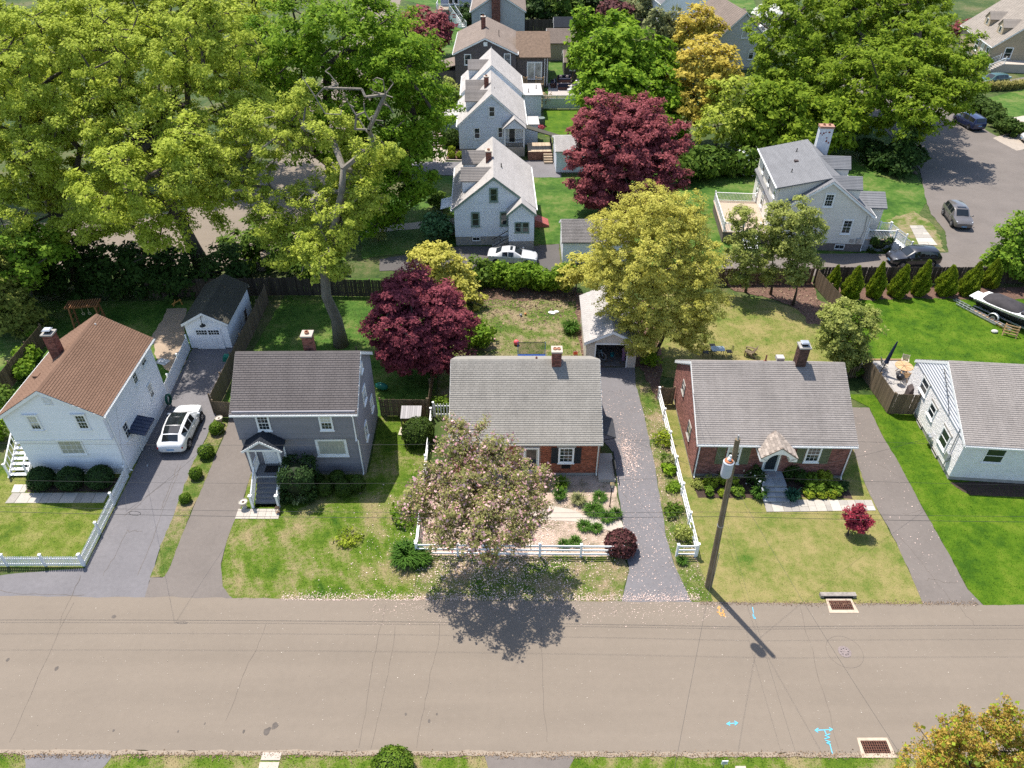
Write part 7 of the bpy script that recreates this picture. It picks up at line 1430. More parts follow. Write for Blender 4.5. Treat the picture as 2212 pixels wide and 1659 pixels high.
tree('oak_tree', 'sparse tall oak with crooked grey trunk and dead branches behind the grey house', (-14.2, 50.1), [(-18.91, 55.00, 15.96, 2.15),(-20.77, 54.00, 12.58, 2.20),(-15.94, 54.00, 15.79, 1.30),(-22.01, 54.00, 14.75, 1.56),(-13.37, 52.00, 16.50, 0.99),(-11.33, 52.00, 14.47, 1.62),(-12.58, 50.00, 11.41, 2.03),(-10.21, 50.00, 12.85, 1.27),(-16.55, 53.00, 11.14, 1.95),(-14.34, 49.00, 8.72, 2.00),(-17.24, 51.00, 8.64, 1.70),(-18.38, 52.00, 10.46, 1.59),(-15.86, 55.00, 17.49, 1.16),(-13.68, 54.00, 12.58, 1.42),(-12.31, 53.00, 17.15, 1.13),(-14.76, 54.00, 18.62, 1.13),(-9.03, 52.00, 15.50, 1.00),(-10.09, 50.00, 16.57, 0.83),(-23.63, 51.00, 13.82, 1.27)], LF['oak'], .105, .64, 140, .42, bark_pale, .55, [(-14.16, 50.10, 0.02),(-14.15, 50.00, 2.55),(-14.61, 49.90, 4.78),(-14.31, 49.80, 7.70),(-13.08, 49.80, 10.77),(-12.18, 49.80, 13.29),(-11.78, 49.80, 15.17)], [(-9.65, 50.00, 17.53),(-8.37, 50.00, 20.14),(-7.82, 50.50, 20.73),(-9.69, 50.00, 19.84),(-8.80, 50.00, 20.87),(-12.33, 50.00, 20.58),(-11.93, 50.40, 21.34),(-10.44, 50.00, 18.78),(-11.04, 50.00, 19.99),(-8.20, 50.00, 19.39),(-9.46, 50.60, 18.58)], .9)
tree('maple_tree', 'mid-green tree low in the shade behind the oak trunk', (-20, 66), [(-21.02, 64.00, 1.74, 2.48),(-24.42, 64.00, 1.88, 2.68),(-18.50, 62.00, 1.40, 2.00)], LF['shade'], .24, .9, 46, .3, dens=.8, limb=.4)
# --- dark hedge and shrubs at the left
for k, (x, y, r, hh) in enumerate(((-44,58.5,2.6,6.0),(-40,59,2.5,5.0),(-36.6,58.8,2.4,4.6),(-33.4,58.9,2.3,4.4),(-30.4,59.0,2.0,3.6),(-26.5,60,2.2,3.4))):
    tree('evergreen_hedge_tree', ('dark evergreen at the left edge of the hedge','tall dark evergreen second from the left in the hedge','dark evergreen behind the timber swing frame','dark evergreen right of the swing frame','lower dark evergreen near the orange trestle','dark evergreen behind the white garage roof')[k], (x, y), [(x, y, hh*.3, r), (x+.3, y-.3, hh*.62, r*.85), (x, y, hh*.88, r*.55)], LF['dark'], .20, .8, 46, .2, dens=.8, limb=.2, group='dark evergreens in the left back hedge')
tree('yew_column', 'sunlit yellow-green conifer at the head of the left board fence', (-41.5, 52.2), [(-41.5,52,1.6,1.9),(-41.4,51.8,3.6,1.8),(-41.5,52,5.4,1.5),(-41.7,52.2,6.9,1.0)], leaf('leaf_gold_conifer',(.06,.085,.012),(.21,.22,.045),.2), .16, .6, 46, .2, dens=.8, limb=.2)
tree('broadleaf_tree', 'loose green tree at the left edge above the board fence', (-45, 55), [(-41.33, 54.00, 5.83, 2.66),(-44.39, 54.00, 4.09, 2.71),(-38.88, 55.00, 6.57, 1.72)], LF['hedge'], .2, .8, 46, .2, dens=.7)
for k, (cr_, x, y, r, hh) in enumerate((('A',250,760,1.0,1.5),('A',190,870,1.0,1.4),('A',60,1130,1.3,2.0),('A',330,560,.8,1.1),('A',20,1330,1.0,1.6))):
    X, Y = [(-38.70, 47.68),(-38.28, 45.77),(-37.40, 41.53),(-39.57, 50.93),(-36.07, 38.62)][k]
    bush(('leafy green shrub beside the board fence left of the white house','second leafy shrub down the board fence left of the white house','large leafy shrub at the left edge against the white house','small bright shrub below the sunlit conifer','shrub by the white side steps at the left edge')[k], X, Y, r, hh, LF['hedge'] if k != 2 else LF['shade'], .12, 1100)
# --- red maples, yellow trees
tree('red_maple', 'dense maroon maple behind the grey house fence', (-6.9, 46.9), [(-8.40, 47.50, 5.82, 1.81),(-5.80, 47.50, 5.62, 1.75),(-7.39, 48.50, 6.64, 1.47),(-4.57, 46.50, 4.40, 1.57),(-7.18, 46.00, 3.90, 2.02),(-9.27, 46.00, 4.53, 1.56),(-5.30, 45.50, 2.55, 1.58),(-8.48, 45.50, 2.33, 1.48)], LF['red'], .105, .52, 130, .26, dens=1.0, limb=.2, flat=.5)
tree('yellow_shrub_tree', 'yellow-green tree tucked behind the maroon maple', (-3.6, 57.5), [(-6.35, 57.50, 3.48, 1.71),(-4.96, 57.00, 2.14, 1.72),(-4.15, 56.00, 0.98, 1.40),(-7.67, 58.50, 3.40, 1.24)], LF['yellow'], .15, .55, 60, .14, dens=.95, limb=.6)
bush('green leafy shrub on the patchy lawn right of the maroon maple', *(-2.89, 50.18), 1.5, 2.2, LF['hedge'], .13, 1700)
tree('red_maple', 'large dusky red maple in the middle of the back gardens', (12.4, 77.5), [(9.59, 79.00, 8.39, 2.97),(13.15, 80.00, 8.80, 2.49),(15.51, 78.00, 7.25, 2.72),(10.95, 76.00, 6.00, 3.42),(8.09, 77.00, 6.12, 2.22),(15.44, 75.50, 4.68, 2.56),(9.09, 75.00, 3.34, 2.37),(13.01, 74.50, 3.04, 2.46)], LF['redfar'], .15, .7, 120, .35, dens=.95, limb=.25, flat=.5)
tree('red_maple', 'small dusky red maple near the top, beside the far side street', (-14.6, 141.5), [(-16.59, 143.00, 4.91, 2.64),(-13.15, 141.00, 4.58, 2.61),(-14.68, 139.00, 3.52, 2.76)], LF['redfar'], .34, 1.1, 46, .35, dens=1.0, limb=.2)
tree('yellow_tree', 'big spreading spring-yellow tree over the open garage', (11.3, 48.9), [(10.23, 51.50, 11.08, 2.16),(13.09, 51.50, 10.51, 1.93),(7.85, 51.00, 9.80, 1.96),(13.88, 50.00, 7.99, 2.18),(10.26, 49.50, 8.26, 2.97),(7.09, 50.00, 6.99, 1.57),(14.55, 48.50, 5.21, 1.78),(11.13, 48.00, 4.90, 2.48),(8.52, 48.50, 5.00, 1.78),(13.81, 47.50, 2.89, 1.51),(10.00, 47.00, 2.58, 1.29)], LF['yellow'], .075, .48, 92, .20, bark, .92, limb=.75, extra_trunks=[[(11.0,48.7,0),(10.2,48.8,2.5),(9.4,49.2,5)],[(11.6,48.6,0),(12.2,48.4,2.5),(13.4,48.4,5)],[(11.2,49.1,0),(11.1,49.6,3),(10.6,50.6,6)]], flat=.5, fill=.4)
tree('yellow_shrub_tree', 'loose yellow-green growth hanging over the hedge left of the big yellow tree', (5.6, 58), [(6.13, 58.00, 2.97, 1.23),(4.95, 58.00, 1.80, 1.00),(7.52, 58.00, 3.67, 1.23)], LF['yellow'], .14, .55, 48, .1, dens=.7, limb=.6)
tree('maple_tree', 'rounded bright green maple left of the golden tree', (13.5, 98), [(11.48, 100.00, 10.16, 3.25),(14.53, 101.00, 10.47, 3.28),(17.64, 101.00, 9.34, 3.00),(13.20, 97.00, 7.02, 4.42),(18.76, 98.00, 6.16, 3.58),(10.72, 95.00, 6.19, 2.45),(16.23, 95.00, 3.59, 2.96),(19.79, 95.00, 3.59, 2.49)], LF['maple'], .30, 1.0, 48, .4, dens=.85, limb=.3)
tree('green_tree', 'upright light green tree in front of the long garage', (9.5, 122), [(11.39, 122.00, 9.65, 1.83),(10.84, 122.00, 7.04, 1.85),(10.27, 122.00, 4.35, 1.59),(16.35, 126.00, 7.82, 2.19)], LF['maple'], .34, 1.0, 44, .25, dens=.85, limb=.3)
tree('golden_tree', 'golden yellow tree in front of the orange-roofed house', (22.5, 97), [(24.26, 99.00, 10.40, 2.81),(22.52, 98.00, 9.00, 2.46),(26.57, 98.00, 9.28, 2.46),(24.93, 97.00, 7.30, 2.94),(23.03, 95.00, 5.62, 2.10)], LF['gold'], .24, .85, 44, .22, dens=.72, limb=.9)
tree('golden_tree', 'pale gold tree at the top left of the orange-roofed house', (24.5, 126), [(28.83, 127.00, 8.61, 2.49),(31.92, 127.00, 7.60, 2.21),(27.44, 126.00, 6.80, 1.76)], LF['gold'], .30, .95, 40, .2, dens=.65, limb=.9)
tree('willow_tree', 'grey-green weeping tree at the top beside the pale gold tree', (20.0, 128), [(24.12, 129.00, 7.85, 2.38),(26.10, 128.00, 5.66, 1.94),(22.66, 128.00, 6.35, 1.64)], LF['willow'], .30, .9, 40, .25, dens=.7, limb=.9, flat=1.1, up=.1)
tree('thin_tree', 'thin olive tree between the golden tree and the big right-hand maple', (25.5, 92), [(26.59, 93.00, 7.63, 2.15),(24.69, 90.00, 4.97, 2.25),(27.16, 90.00, 5.25, 1.68)], LF['oak'], .24, .85, 38, .15, dens=.6, limb=.9)
tree('maple_tree', 'huge green maple filling the top right', (38.5, 104), [(39.03, 108.00, 11.70, 5.94),(46.07, 108.00, 11.12, 6.28),(52.18, 106.00, 10.99, 5.87),(51.41, 94.00, 10.06, 4.22),(46.12, 96.00, 7.87, 6.10),(41.75, 102.00, 5.58, 5.88),(37.32, 105.00, 7.14, 4.71),(48.41, 89.00, 6.67, 3.41),(52.61, 90.00, 8.51, 2.74),(47.72, 112.00, 14.92, 5.70),(53.27, 110.00, 14.71, 4.99)], LF['bigmaple'], .19, 1.0, 120, .7, dens=.66, limb=.2)
tree('maple_tree', 'green maple in front of the huge one, behind the cream house', (28.5, 93), [(30.95, 94.00, 5.65, 3.59),(35.47, 93.00, 4.83, 3.76),(39.89, 92.00, 4.30, 3.33),(29.51, 91.00, 3.21, 2.41),(33.99, 90.00, 2.41, 2.40)], LF['bigmaple'], .30, 1.05, 48, .4, dens=.9, limb=.2)
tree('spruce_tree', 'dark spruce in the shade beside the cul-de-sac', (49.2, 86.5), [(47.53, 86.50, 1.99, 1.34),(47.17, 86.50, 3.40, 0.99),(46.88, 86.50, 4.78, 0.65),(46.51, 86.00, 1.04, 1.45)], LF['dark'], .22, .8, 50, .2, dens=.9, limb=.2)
tree('dogwood_tree', 'white-flowering tree at the top left of the huge maple', (34.5, 140), [(44.04, 140.00, 7.01, 1.76),(43.56, 138.00, 4.86, 1.28)], LF['whitebl'], .34, .9, 40, .15, dens=.8)
# --- three slender trees, olive tree, arborvitae
for k, (cr_, lob) in enumerate((((21.47, 58.57),[(19.97, 59.00, 7.16, 1.04),(20.50, 58.50, 5.88, 1.37),(20.02, 58.00, 4.57, 1.46),(21.08, 57.50, 3.71, 1.22),(20.37, 57.50, 2.09, 0.82)]),((23.68, 58.14),[(22.88, 59.00, 7.59, 1.04),(22.74, 58.50, 6.10, 1.04),(23.26, 58.00, 4.57, 1.05),(23.08, 57.50, 2.56, 0.82)]),((25.15, 56.27),[(24.16, 57.50, 8.29, 1.40),(25.22, 57.00, 6.84, 1.33),(23.95, 57.00, 6.41, 1.34),(24.94, 56.50, 4.92, 1.35),(24.35, 56.00, 3.40, 0.96)]))):
    tree('slender_tree', ('slender olive-leaved tree nearest the rear deck','slender olive-leaved tree in the middle of the three by the fence','fuller slender tree nearest the arborvitae')[k], cr_, lob, LF['olive'], .10, .5, 80, .10, dens=.7, limb=.8, group='slender trees in front of the brown fence')
tree('olive_tree', 'round olive-green small tree behind the plum brick cape', (26.60, 46.95), [(25.39, 47.50, 4.59, 1.27),(26.36, 47.00, 3.65, 1.35),(25.12, 47.00, 3.01, 1.36),(26.10, 46.50, 2.06, 1.36),(27.11, 47.50, 4.17, 0.92),(24.62, 47.50, 4.17, 0.92)], LF['olive'], .10, .5, 100, .13, dens=.85, limb=.6)
bush('bright green shrub at the foot of the round olive tree', *(26.92, 46.24), .8, .9, LF['boxlight'], .1, 700)
def arborvitae(label, x, y, h, r, seed):
    rng = np.random.default_rng(seed); t = thing('arborvitae', label, 'tree', (x, y), 0, 'arborvitae in the row by the dark fence'); n = 5200; z = rng.uniform(.03, 1, n)**1.15; a = rng.uniform(0, 6.283, n); lob = 1+.16*np.sin(a*3+z*9+seed)+.14*np.sin(a*7-z*13); R_ = r*.80*np.minimum(1, (1-z)*1.6+.07)*np.minimum(1, .72+z*2.2)*lob
    rr = R_*rng.uniform(.55, 1.05, n)**.5; P = np.stack([rr*np.cos(a), rr*np.sin(a), z*h], 1)+np.array([math.sin(seed*2.3)*.25, 0, 0])*z[:, None]*h*.14; out = np.stack([np.cos(a), np.sin(a), np.full(n, .35)], 1); tdir = unit(np.stack([np.cos(a)*.45, np.sin(a)*.45, np.ones(n)], 1)+rng.normal(size=(n, 3))*.25); nn = unit(np.cross(tdir, rng.normal(size=(n, 3)))*.7+out*.6); s = (.13*rng.uniform(.6, 1.4, n))[:, None]; b = unit(np.cross(nn, tdir))*s*.42
    link('foliage', quads_mesh('foliage', np.stack([P-tdir*s, P-b, P+tdir*s, P+b], 1), LF['thuja']), t)
    MB().tube([(0,0,-.1),(0,0,h*.8)], [.07,.02], 6).build('trunk', bark, t); MB().lathe([(r*.42,.12*h),(r*.42,.4*h),(r*.16,.75*h),(.02,.85*h)], n=10).build('inner_core', M('shrub_core',(.014,.022,.007)), t)  # dark solid of revolution added inside to block the view between fronds
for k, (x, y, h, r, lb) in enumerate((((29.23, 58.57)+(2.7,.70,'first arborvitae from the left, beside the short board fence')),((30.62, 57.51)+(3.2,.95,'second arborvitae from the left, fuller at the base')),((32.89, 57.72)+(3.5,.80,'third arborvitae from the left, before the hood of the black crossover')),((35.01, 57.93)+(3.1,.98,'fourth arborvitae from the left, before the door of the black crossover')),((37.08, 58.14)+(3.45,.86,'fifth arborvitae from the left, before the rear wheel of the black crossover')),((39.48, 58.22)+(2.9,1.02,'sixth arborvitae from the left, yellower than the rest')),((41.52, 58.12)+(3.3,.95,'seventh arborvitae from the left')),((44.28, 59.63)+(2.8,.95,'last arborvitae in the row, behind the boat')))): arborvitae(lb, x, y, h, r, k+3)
tree('broadleaf_tree', 'bright green tree at the right edge behind the boat', (50.5, 62.0), [(46.79, 62.00, 3.90, 1.97),(46.17, 61.00, 2.04, 1.63),(48.54, 61.00, 2.04, 2.15)], LF['hedge'], .18, .7, 56, .2, dens=.9)
# --- blossoming tree
tree('cherry_tree', 'pink-blossoming tree with bronze leaves in front of the orange brick cape', (-1.9, 29.6), [(-3.09, 29.80, 7.16, 1.12),(-1.04, 29.60, 7.18, 1.22),(-4.48, 28.60, 5.85, 1.22),(-2.41, 28.20, 6.26, 1.46),(-0.15, 28.20, 6.26, 1.41),(1.12, 28.60, 5.67, 1.02),(-5.00, 27.20, 5.52, 1.00),(-2.96, 26.40, 5.67, 1.32),(-0.75, 26.20, 5.90, 1.36),(0.96, 26.80, 5.77, 1.03),(-1.57, 24.90, 5.59, 1.04),(-3.54, 25.60, 5.14, 0.82),(0.34, 25.40, 5.37, 0.91),(-2.73, 30.80, 7.81, 0.57),(-1.57, 30.80, 7.81, 0.41),(-3.38, 31.00, 7.98, 0.36),(-1.21, 24.40, 5.11, 0.47),(1.62, 28.60, 6.21, 0.46),(-5.70, 27.00, 5.01, 0.45)], LF['cherry'], .07, .38, 62, .17, bark, .54, limb=.7, blossom=(LF['blossom'], .22, .062), flat=.9, fill=.35, up=.5, jit=.22, extra_trunks=[[(-1.9,29.6,.4),(-3.0,29.4,2),(-4.4,29.0,4)],[(-1.9,29.6,.5),(-.6,29.0,2.2),(1.0,28.4,4)],[(-1.9,29.6,.5),(-1.8,28.0,3),(-1.4,26.2,5)]])
tree('japanese_maple', 'small crimson japanese maple on the straw-coloured lawn', (20.51, 29.74), [(20.42, 30.10, 1.48, 0.39),(20.98, 30.10, 1.48, 0.42),(21.34, 29.90, 1.05, 0.34),(20.74, 29.90, 0.88, 0.39),(21.03, 29.70, 0.77, 0.28),(20.42, 29.90, 1.05, 0.25),(21.02, 30.20, 1.94, 0.19),(20.59, 30.20, 1.98, 0.19)], LF['crimson'], .06, .24, 60, .05, dens=.9, limb=.6)
tree('flowering_tree', 'bronze-gold leafing tree in the bottom right corner', (20.5, 13.5), [(16.78, 13.80, 7.25, 0.77),(16.17, 13.50, 6.60, 0.78),(17.94, 13.80, 6.52, 0.89),(18.81, 14.20, 7.52, 0.67),(19.15, 13.60, 6.57, 0.89),(17.69, 13.20, 5.93, 1.25),(15.67, 13.00, 6.37, 0.88),(19.50, 13.00, 5.60, 1.07),(17.35, 14.40, 7.66, 0.25),(16.61, 14.20, 7.34, 0.23),(18.85, 14.60, 8.14, 0.25),(19.45, 14.50, 7.64, 0.21),(18.23, 14.30, 7.32, 0.28)], LF['bronze'], .042, .22, 70, .10, dens=.42, limb=.9, flat=1.0, up=.3, blossom=(LF['lime'], .16, .05))
# --- back hedges
for k in range(6): bush(('dense hedge bush left of the gap behind the patchy lawn','hedge bush behind the silver sedan boot','hedge bush behind the silver sedan doors','hedge bush at the silver sedan bonnet','hedge bush right of the silver sedan','hedge bush meeting the yellow growth')[k], -2.9+1.55*k, 59.6-.15*k, 1.35, 2.6 if k else 3.2, LF['hedge'] if k else LF['shade'], .13, 1900, 'hedge_bush', group='bushes of the hedge behind the patchy lawn')
bush('rounded green shrub at the left corner of the pale blue cape', *(-7.54, 68.54), 1.7, 3.4, leaf('leaf_rhododendron',(.03,.075,.03),(.10,.19,.08),.25), .16, 1900); bush('dark shrub under the awning of the pale blue cape', *(-8.04, 76.65), 1.2, 1.8, LF['shade'], .15, 900); bush('small bare shrub on the front lawn of the pale blue cape', *(-13.71, 68.74), 1.0, 1.5, LF['olive'], .1, 320)
ball('clipped dome shrub beside the brick front steps of the middle cape', *(-7.89, 95.56), 1.25, 2.2, LF['box'], .11, 2200)
for k, q in enumerate(((-7.82, 93.53),(-7.67, 91.61),(-6.59, 91.61))): ball(('upper small golden ball shrub in the kerbed bed','lower small golden ball shrub in the kerbed bed','small golden ball shrub against the middle cape')[k], *q, .48, .8, LF['lime'], .09, 700)
bd_ = MB()
for a, b in (((-8.45, 90.71),(-6.23, 90.51)),((-8.45, 90.71),(-8.39, 94.26))): bd_.beam((*a,.06),(*b,.06),.15,.14)
tag(bd_.build('bed_kerb', concrete), 'pale stone kerb around the ball shrub bed', 'kerb'); sheet('mulch_bed', [(-8.37, 90.71),(-6.23, 90.51),(-6.77, 94.91),(-8.39, 94.26)], .004, mulch_red, .05, key='mulch_cape2')
for k, (x, y, r, h) in enumerate(((-9.5,100,1.6,3.4),(-10,104,1.6,4.0),(-8.8,108,1.5,3.6),(-9.2,112,1.8,4.2))): bush(('green shrub at the left corner of the middle cape','taller shrub behind the left wing of the middle cape','olive shrub left of the dormers of the middle cape','tall shrub below the dark brown house')[k], x, y, r, h, LF['olive'] if k % 2 else LF['shade'], .22, 1100)
bush('small conifer against the dark brown gable', -3.0, 119.5, 1.2, 4.2, LF['box'], .2, 800); bush('bare tan shrub by the vinyl fence', *(5.13, 111.70), 1.0, 2.4, leaf('leaf_tan',(.22,.16,.09),(.45,.35,.22),.2), .13, 420); bush('pink azalea by the back entry of the middle cape', *(3.84, 101.55), .7, 1.0, leaf('azalea_pink',(.28,.05,.07),(.48,.12,.14),.2), .1, 500)
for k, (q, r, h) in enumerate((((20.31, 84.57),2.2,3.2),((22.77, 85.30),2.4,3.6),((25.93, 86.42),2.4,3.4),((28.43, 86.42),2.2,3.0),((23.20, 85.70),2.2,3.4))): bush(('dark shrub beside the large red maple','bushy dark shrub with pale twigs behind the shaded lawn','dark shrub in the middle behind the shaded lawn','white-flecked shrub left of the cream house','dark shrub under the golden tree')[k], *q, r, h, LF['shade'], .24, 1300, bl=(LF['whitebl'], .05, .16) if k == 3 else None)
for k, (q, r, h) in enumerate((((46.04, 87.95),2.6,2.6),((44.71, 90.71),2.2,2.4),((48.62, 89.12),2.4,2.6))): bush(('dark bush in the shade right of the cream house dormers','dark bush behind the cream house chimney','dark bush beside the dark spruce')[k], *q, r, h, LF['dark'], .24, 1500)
ball('clipped box hedge at the front corner of the cream house', *(36.68, 67.05), 1.05, 1.5, LF['box'], .09, 2600, boxy=.6, pz=.2)
for k in range(7): bush(('hedge mound nearest the blue minivan','second hedge mound along the far pavement','third hedge mound along the far pavement','fourth hedge mound along the far pavement','fifth hedge mound along the far pavement','sixth hedge mound near the silver car','hedge mound by the far drive')[k], *[(69.09, 112.27),(68.60, 109.49),(68.94, 108.41),(68.46, 105.79),(68.01, 103.26),(67.82, 101.31),(67.72, 99.88)][k], 1.6, 1.9, LF['box'], .2, 900, 'hedge_mound', group='mounds of the hedge by the far pavement')
for k in range(7): clump(('ornamental grass clump nearest the big maple, below the tan house','second ornamental grass clump, below the green pickup','third ornamental grass clump, right of the green pickup','middle ornamental grass clump below the white porch stairs','fifth ornamental grass clump below the white porch stairs','sixth ornamental grass clump in the strip below the tan house','last ornamental grass clump at the right edge below the tan house')[k], *[(73.51, 120.04),(74.81, 120.36),(75.96, 120.36),(77.10, 120.36),(78.41, 120.67),(79.73, 120.99),(81.23, 121.64)][k], 1.0, 1.3, 260, leaf('leaf_straw_grass',(.16,.15,.04),(.34,.30,.10),.3), .05, 'grass_clump', 'plant', 'grass clumps below the tan house')
bush('leafy shrub against the corner of the tan house', *(80.23, 133.10), 1.8, 2.4, LF['hedge'], .25, 900)
# --- front foundation planting
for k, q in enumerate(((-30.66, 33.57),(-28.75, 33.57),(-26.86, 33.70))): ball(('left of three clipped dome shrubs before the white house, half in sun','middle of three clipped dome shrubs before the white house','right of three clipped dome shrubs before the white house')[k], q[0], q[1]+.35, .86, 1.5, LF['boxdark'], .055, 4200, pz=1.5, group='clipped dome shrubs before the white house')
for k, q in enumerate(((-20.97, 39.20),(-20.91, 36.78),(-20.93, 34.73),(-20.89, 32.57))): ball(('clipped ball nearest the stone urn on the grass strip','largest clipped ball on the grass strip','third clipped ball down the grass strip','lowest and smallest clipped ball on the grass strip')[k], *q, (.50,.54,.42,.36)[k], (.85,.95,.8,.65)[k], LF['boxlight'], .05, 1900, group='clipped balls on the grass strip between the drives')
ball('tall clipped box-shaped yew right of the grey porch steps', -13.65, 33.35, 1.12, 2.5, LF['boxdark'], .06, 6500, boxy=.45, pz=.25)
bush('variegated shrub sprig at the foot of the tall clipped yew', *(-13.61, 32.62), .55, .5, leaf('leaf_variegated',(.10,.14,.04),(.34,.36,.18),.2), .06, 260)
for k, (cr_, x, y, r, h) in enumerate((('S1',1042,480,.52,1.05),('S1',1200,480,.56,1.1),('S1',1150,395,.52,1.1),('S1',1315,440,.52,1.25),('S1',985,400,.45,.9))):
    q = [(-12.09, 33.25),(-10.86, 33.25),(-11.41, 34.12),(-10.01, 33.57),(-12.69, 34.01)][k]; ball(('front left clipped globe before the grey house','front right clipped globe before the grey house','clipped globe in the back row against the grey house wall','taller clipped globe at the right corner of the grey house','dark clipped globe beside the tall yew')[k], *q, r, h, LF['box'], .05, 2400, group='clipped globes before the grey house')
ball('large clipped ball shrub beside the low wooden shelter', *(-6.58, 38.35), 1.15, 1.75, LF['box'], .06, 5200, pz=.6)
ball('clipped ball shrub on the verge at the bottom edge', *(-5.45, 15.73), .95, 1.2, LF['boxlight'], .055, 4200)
for k, (q, r, h, m) in enumerate((((13.07, 34.00),.55,.85,'lime'),((13.97, 34.28),.45,.8,'lime'),((14.43, 33.89),.42,.7,'lime'),((12.79, 33.25),.40,.55,'boxlight'),((14.59, 33.25),.45,.55,'boxlight'),((19.56, 34.11),.55,.85,'boxlight'),((20.45, 34.28),.58,.9,'lime'),((19.26, 33.41),.50,.75,'boxlight'),((20.04, 33.41),.52,.75,'boxlight'),((20.83, 33.41),.55,.75,'boxlight'),((19.18, 33.03),.36,.42,'lime'),((19.96, 33.03),.36,.42,'lime'),((20.78, 33.03),.40,.45,'lime'),((13.67, 33.14),.36,.42,'lime'))):
    lb = ('rounded lime shrub at the left corner of the plum cape bed','lime shrub behind the utility pole, back row','lime shrub just right of the utility pole','low green shrub at the left front of the plum cape bed','low green shrub left of the yucca','back row green shrub right of the stone steps','brightest lime shrub in the back row right of the steps','middle row green shrub nearest the right of the steps','middle row green shrub in the centre right of the steps','middle row green shrub nearest the right downspout','front row lime tuft nearest the steps','front row lime tuft in the middle right of the steps','front row lime tuft nearest the right downspout','low lime tuft behind the utility pole, front row')[k]
    bush(lb, *q, r, h, LF[m], .07, 900, group='foundation shrubs of the plum brick cape')
bush('dark flowering shrub left of the arched entry', *(15.82, 34.22), .75, 1.3, LF['dark'], .08, 900, bl=(LF['whitebl'], .05, .07)); bush('dark shrub right of the arched entry', *(18.59, 34.44), .7, 1.3, LF['dark'], .08, 900)
bush('low dark shrub under the right downspout of the plum cape', *(21.51, 33.67), .45, .6, LF['boxdark'], .07, 500); bush('grey low shrub at the left end of the plum cape bed', *(12.19, 33.95), .5, .4, LF['olive'], .06, 500)
clump('spiky yucca left of the stone steps', *(15.91, 33.03), .62, .65, 150, LF['daff'], .03); clump('spiky yucca right of the stone steps', *(17.99, 32.82), .6, .7, 150, leaf('leaf_yucca_dark',(.012,.05,.03),(.04,.11,.06),.2), .03)
ball('purple-leaved shrub at the end of the white three-rail fence', *(6.48, 28.64), .95, 1.35, LF['purple'], .075, 2600, pz=.6)
clump('thick clump of strap-leaved daffodils outside the fence corner', *(-6.20, 27.99), 1.15, .75, 620, LF['daff'], .028); clump('second daffodil clump at the fence corner', *(-5.40, 27.81), .8, .65, 320, LF['daff'], .028)
for k, (q, r, h, n, m) in enumerate((((3.09, 32.95),.7,.6,200,'daff'),((4.23, 32.53),.75,.6,220,'willow'),((5.16, 31.71),.9,.45,320,'daff'),((5.94, 31.11),.7,.45,260,'daff'),((6.50, 31.41),.6,.45,220,'daff'),((4.45, 30.42),.7,.35,240,'daff'),((5.18, 30.23),.6,.35,220,'daff'),((3.85, 29.19),.6,.35,200,'daff'),((3.11, 29.00),.55,.35,180,'daff'),((5.65, 32.85),.7,.35,220,'daff'),((3.22, 33.92),.8,.7,240,'hedge'),((10.00, 27.74),.5,.4,160,'daff'))):
    clump(('spiky pale clump before the orange brick wall','grey-green spiky clump in the petal bed','low leafy clump above the garden walk','low leafy clump at the bend of the garden walk','leafy clump under the lamp post','low clump just below the garden walk','second low clump below the garden walk','low tuft near the white fence','second low tuft near the white fence','low leafy clump in the shade left of the lamp post','green clump against the orange brick wall','daffodil clump below the short white fence return')[k], *q, r*.85, h*.8, n, LF[m], .018, group='leafy clumps in the petal-strewn garden')
for k, (cr_, q, r, h, m) in enumerate(((0,(10.57, 38.15),.8,.9,'lime'),(0,(10.68, 36.03),.55,.6,'willow'),(0,(10.47, 35.23),.55,.6,'maple'),(0,(10.54, 33.78),.6,.4,'hedge'),(0,(10.58, 36.39),.4,.4,'shade'),(0,(10.23, 31.64),.7,.5,'shade'),(0,(10.56, 29.69),.7,.8,'olive'),(0,(11.09, 47.31),.9,1.3,'maple'))):
    bush(('lime shrub at the top of the bed beside the long white fence','silvery tuft beside the long white fence','fresh green shrub beside the long white fence','low weedy plant beside the long white fence','small dark plant beside the lime shrub','weedy clump midway down the middle drive','dry brown shrub behind the short fence return','bright green shrub in front of the yellow tree stems')[k], *q, r, h, LF[m], .075, 600, group='plants in the bed along the long white fence')
clump('iris clump on the patchy back lawn left of the open garage', *(5.03, 52.15), 1.0, .8, 260, LF['daff'], .03)
bush('green shrub under the short white picket fence', *(-5.26, 41.99), .8, .9, LF['boxlight'], .09, 700)
bush('weedy yellow-green shrub in the grey house lawn by the fence', *(-9.97, 29.54), .9, .35, LF['lime'], .07, 500); bush('leafy green plants outside the side fence under the blossoming tree', *(-6.71, 31.19), 1.0, .8, LF['hedge'], .08, 900)
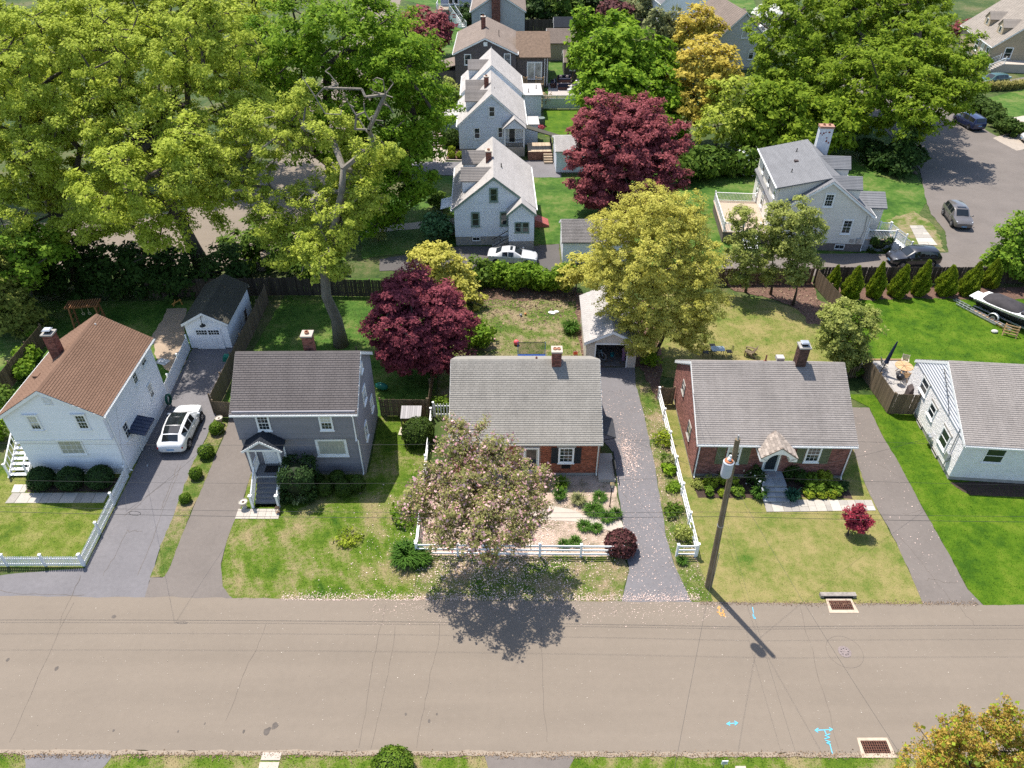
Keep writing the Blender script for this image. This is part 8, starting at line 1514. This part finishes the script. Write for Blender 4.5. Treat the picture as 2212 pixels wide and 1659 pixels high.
# --- far tree line at the top
for k, (px, Y, r, m, lb) in enumerate(((1000,165,22,'dark','dark evergreen right of the white deck'),(1150,168,40,'dark','dark tree at the top behind the blue-grey shed'),(1215,170,40,'shade','green tree at the top behind the far fence'),(1270,172,36,'dark','dark tree at the top left of the white steps'),(1330,165,30,'purple','purplish bare tree at the top centre'),(1390,168,30,'willow','pale green tree at the top centre'),(1450,180,30,'shade','green tree behind the bright white gable'),(1600,165,24,'dark','dark shrub beyond the orange-roofed house'),(2085,150,30,'redfar','reddish tree behind the tan house'))):
    py = 20 if k != 4 else 30
    x, y, z, rr = [(-10.02, 165.00, 2.01, 2.08),(4.22, 168.00, 2.42, 3.46),(10.58, 170.00, 2.58, 3.69),(16.59, 172.00, 2.34, 3.34),(21.10, 165.00, 2.87, 2.45),(27.19, 168.00, 2.81, 2.87),(35.05, 180.00, 2.26, 3.06),(46.87, 165.00, 1.15, 1.52),(85.05, 150.00, 2.64, 1.74)][k]
    tree('far_tree', lb, (x, y), [(x, y, max(z, rr), rr), (x+rr*.8, y+1, max(z*.8, rr*.8), rr*.75), (x-rr*.7, y, max(z*.9, rr*.8), rr*.7)], LF[m], .4, 1.3, 40, .35, dens=.8, limb=.2)

# ------------------------------------------------------------------ ground cover
def turf(key, dens, blm, h=.07, w=.022, holes=()):
    P = scatter(POLY[key], dens, holes=[POLY[k] for k in holes]); v = P[:, 1]/(np.abs(P[:, 0])+1e-6); P = P[np.abs(P[:, 0]) < .72*(P[:, 1]*.79+22)]
    return blades('grass_blades', P, .0, h, w, BLM[blm])
for a in (('lawn_white',190,'turf_sunny',.035,.012),('lawn_grey',200,'turf_patchy',.045,.012),('lawn_straw',150,'turf_straw',.030,.011),('lawn_lush',120,'turf_lush',.045,.013),('strip',240,'turf_patchy',.05,.012),('lawn_straw_back',50,'turf_straw',.05,.02),('lawn_lush_back',45,'turf_lush',.06,.02),('lawn_cherry_back',70,'turf_bare',.07,.02),('weed',110,'turf_bare',.07,.014),('verge_cherry',110,'turf_bare',.06,.013),('lawn_grey_back',40,'turf_patchy',.07,.02)): turf(a[0], a[1], a[2], *(a[3:]))
P = np.stack([RNG.uniform(-26, 26, 22000), RNG.uniform(13.5, 16.45, 22000)], 1)
for k in ('d_near_left','d_near_mid'): P = P[~inside(P, POLY[k])]
blades('grass_blades', P, 0, .06, .013, BLM['turf_patchy'])
P = np.stack([RNG.uniform(-26, 26, 5000), 16.5+RNG.normal(size=5000)*.09], 1); litter('edge_litter', P, .02, .028, dry_m)
# fallen petals: thick under the blossoming tree, thinning over the drive, the verge and the road edge
c = np.array([-1.5, 29.5]); P = c+RNG.normal(size=(15000, 2))*np.array([3.6, 2.6]); P = P[(P[:, 1] > 25.05) & (P[:, 1] < 34.6) & ((P[:, 0] > -5.6) | (RNG.uniform(size=15000) < .25))]; litter('fallen_petals', P[~inside(P, POLY['walk_garden'])], .02, .028, petal_m)
P = np.stack([RNG.uniform(-13, 10.6, 4200), 25.05+np.abs(RNG.normal(size=4200))*.28], 1); litter('fallen_petals', P, .02, .022, petal_m)
P = scatter(POLY['d_cherry'], 26); P = P[P[:, 1] < 44]; litter('fallen_petals', P, .012, .022, petal_m)
P = scatter(POLY['weed'], 30); litter('fallen_petals', P[P[:, 1] < 42], .01, .026, petal_m)
P = np.stack([RNG.normal(size=900)*.35+8.0, RNG.normal(size=900)*1.2+36.8], 1); litter('fallen_petals', P, .012, .03, petal_m)
P = np.stack([RNG.uniform(-8, 12, 1400), 24.9-np.abs(RNG.normal(size=1400))*.7], 1); litter('fallen_petals', P, .018, .018, petal_m)
P = np.stack([RNG.uniform(10.5, 26, 1900), 24.87+RNG.normal(size=1900)*.09], 1); litter('edge_litter', P, .02, .022, dry_m)
P = np.stack([RNG.uniform(-5.5, 5.7, 1500), 58.2-np.abs(RNG.normal(size=1500))*2.6], 1); litter('leaf_litter', P, .02, .07, dry_m)
P = scatter(POLY['litter_bed'], 20); litter('leaf_litter', P, .02, .06, dry_m)
P = scatter(POLY['mulch_back'], 20); litter('leaf_litter', P, .02, .07, dry_m)
P = scatter(POLY['d_brick'], 5); litter('leaf_litter', P, .012, .022, petal_m)
# specks and grit on the street
P = np.stack([RNG.uniform(-26, 26, 2200), RNG.uniform(16.9, 24.8, 2200)], 1); litter('street_grit', P, .017, .012, M('pale_grit',(.5,.45,.38),.9,.4,island=1))
print('objects', len(bpy.data.objects), 'tris ~', sum(len(m.polygons)*2 for m in bpy.data.meshes))
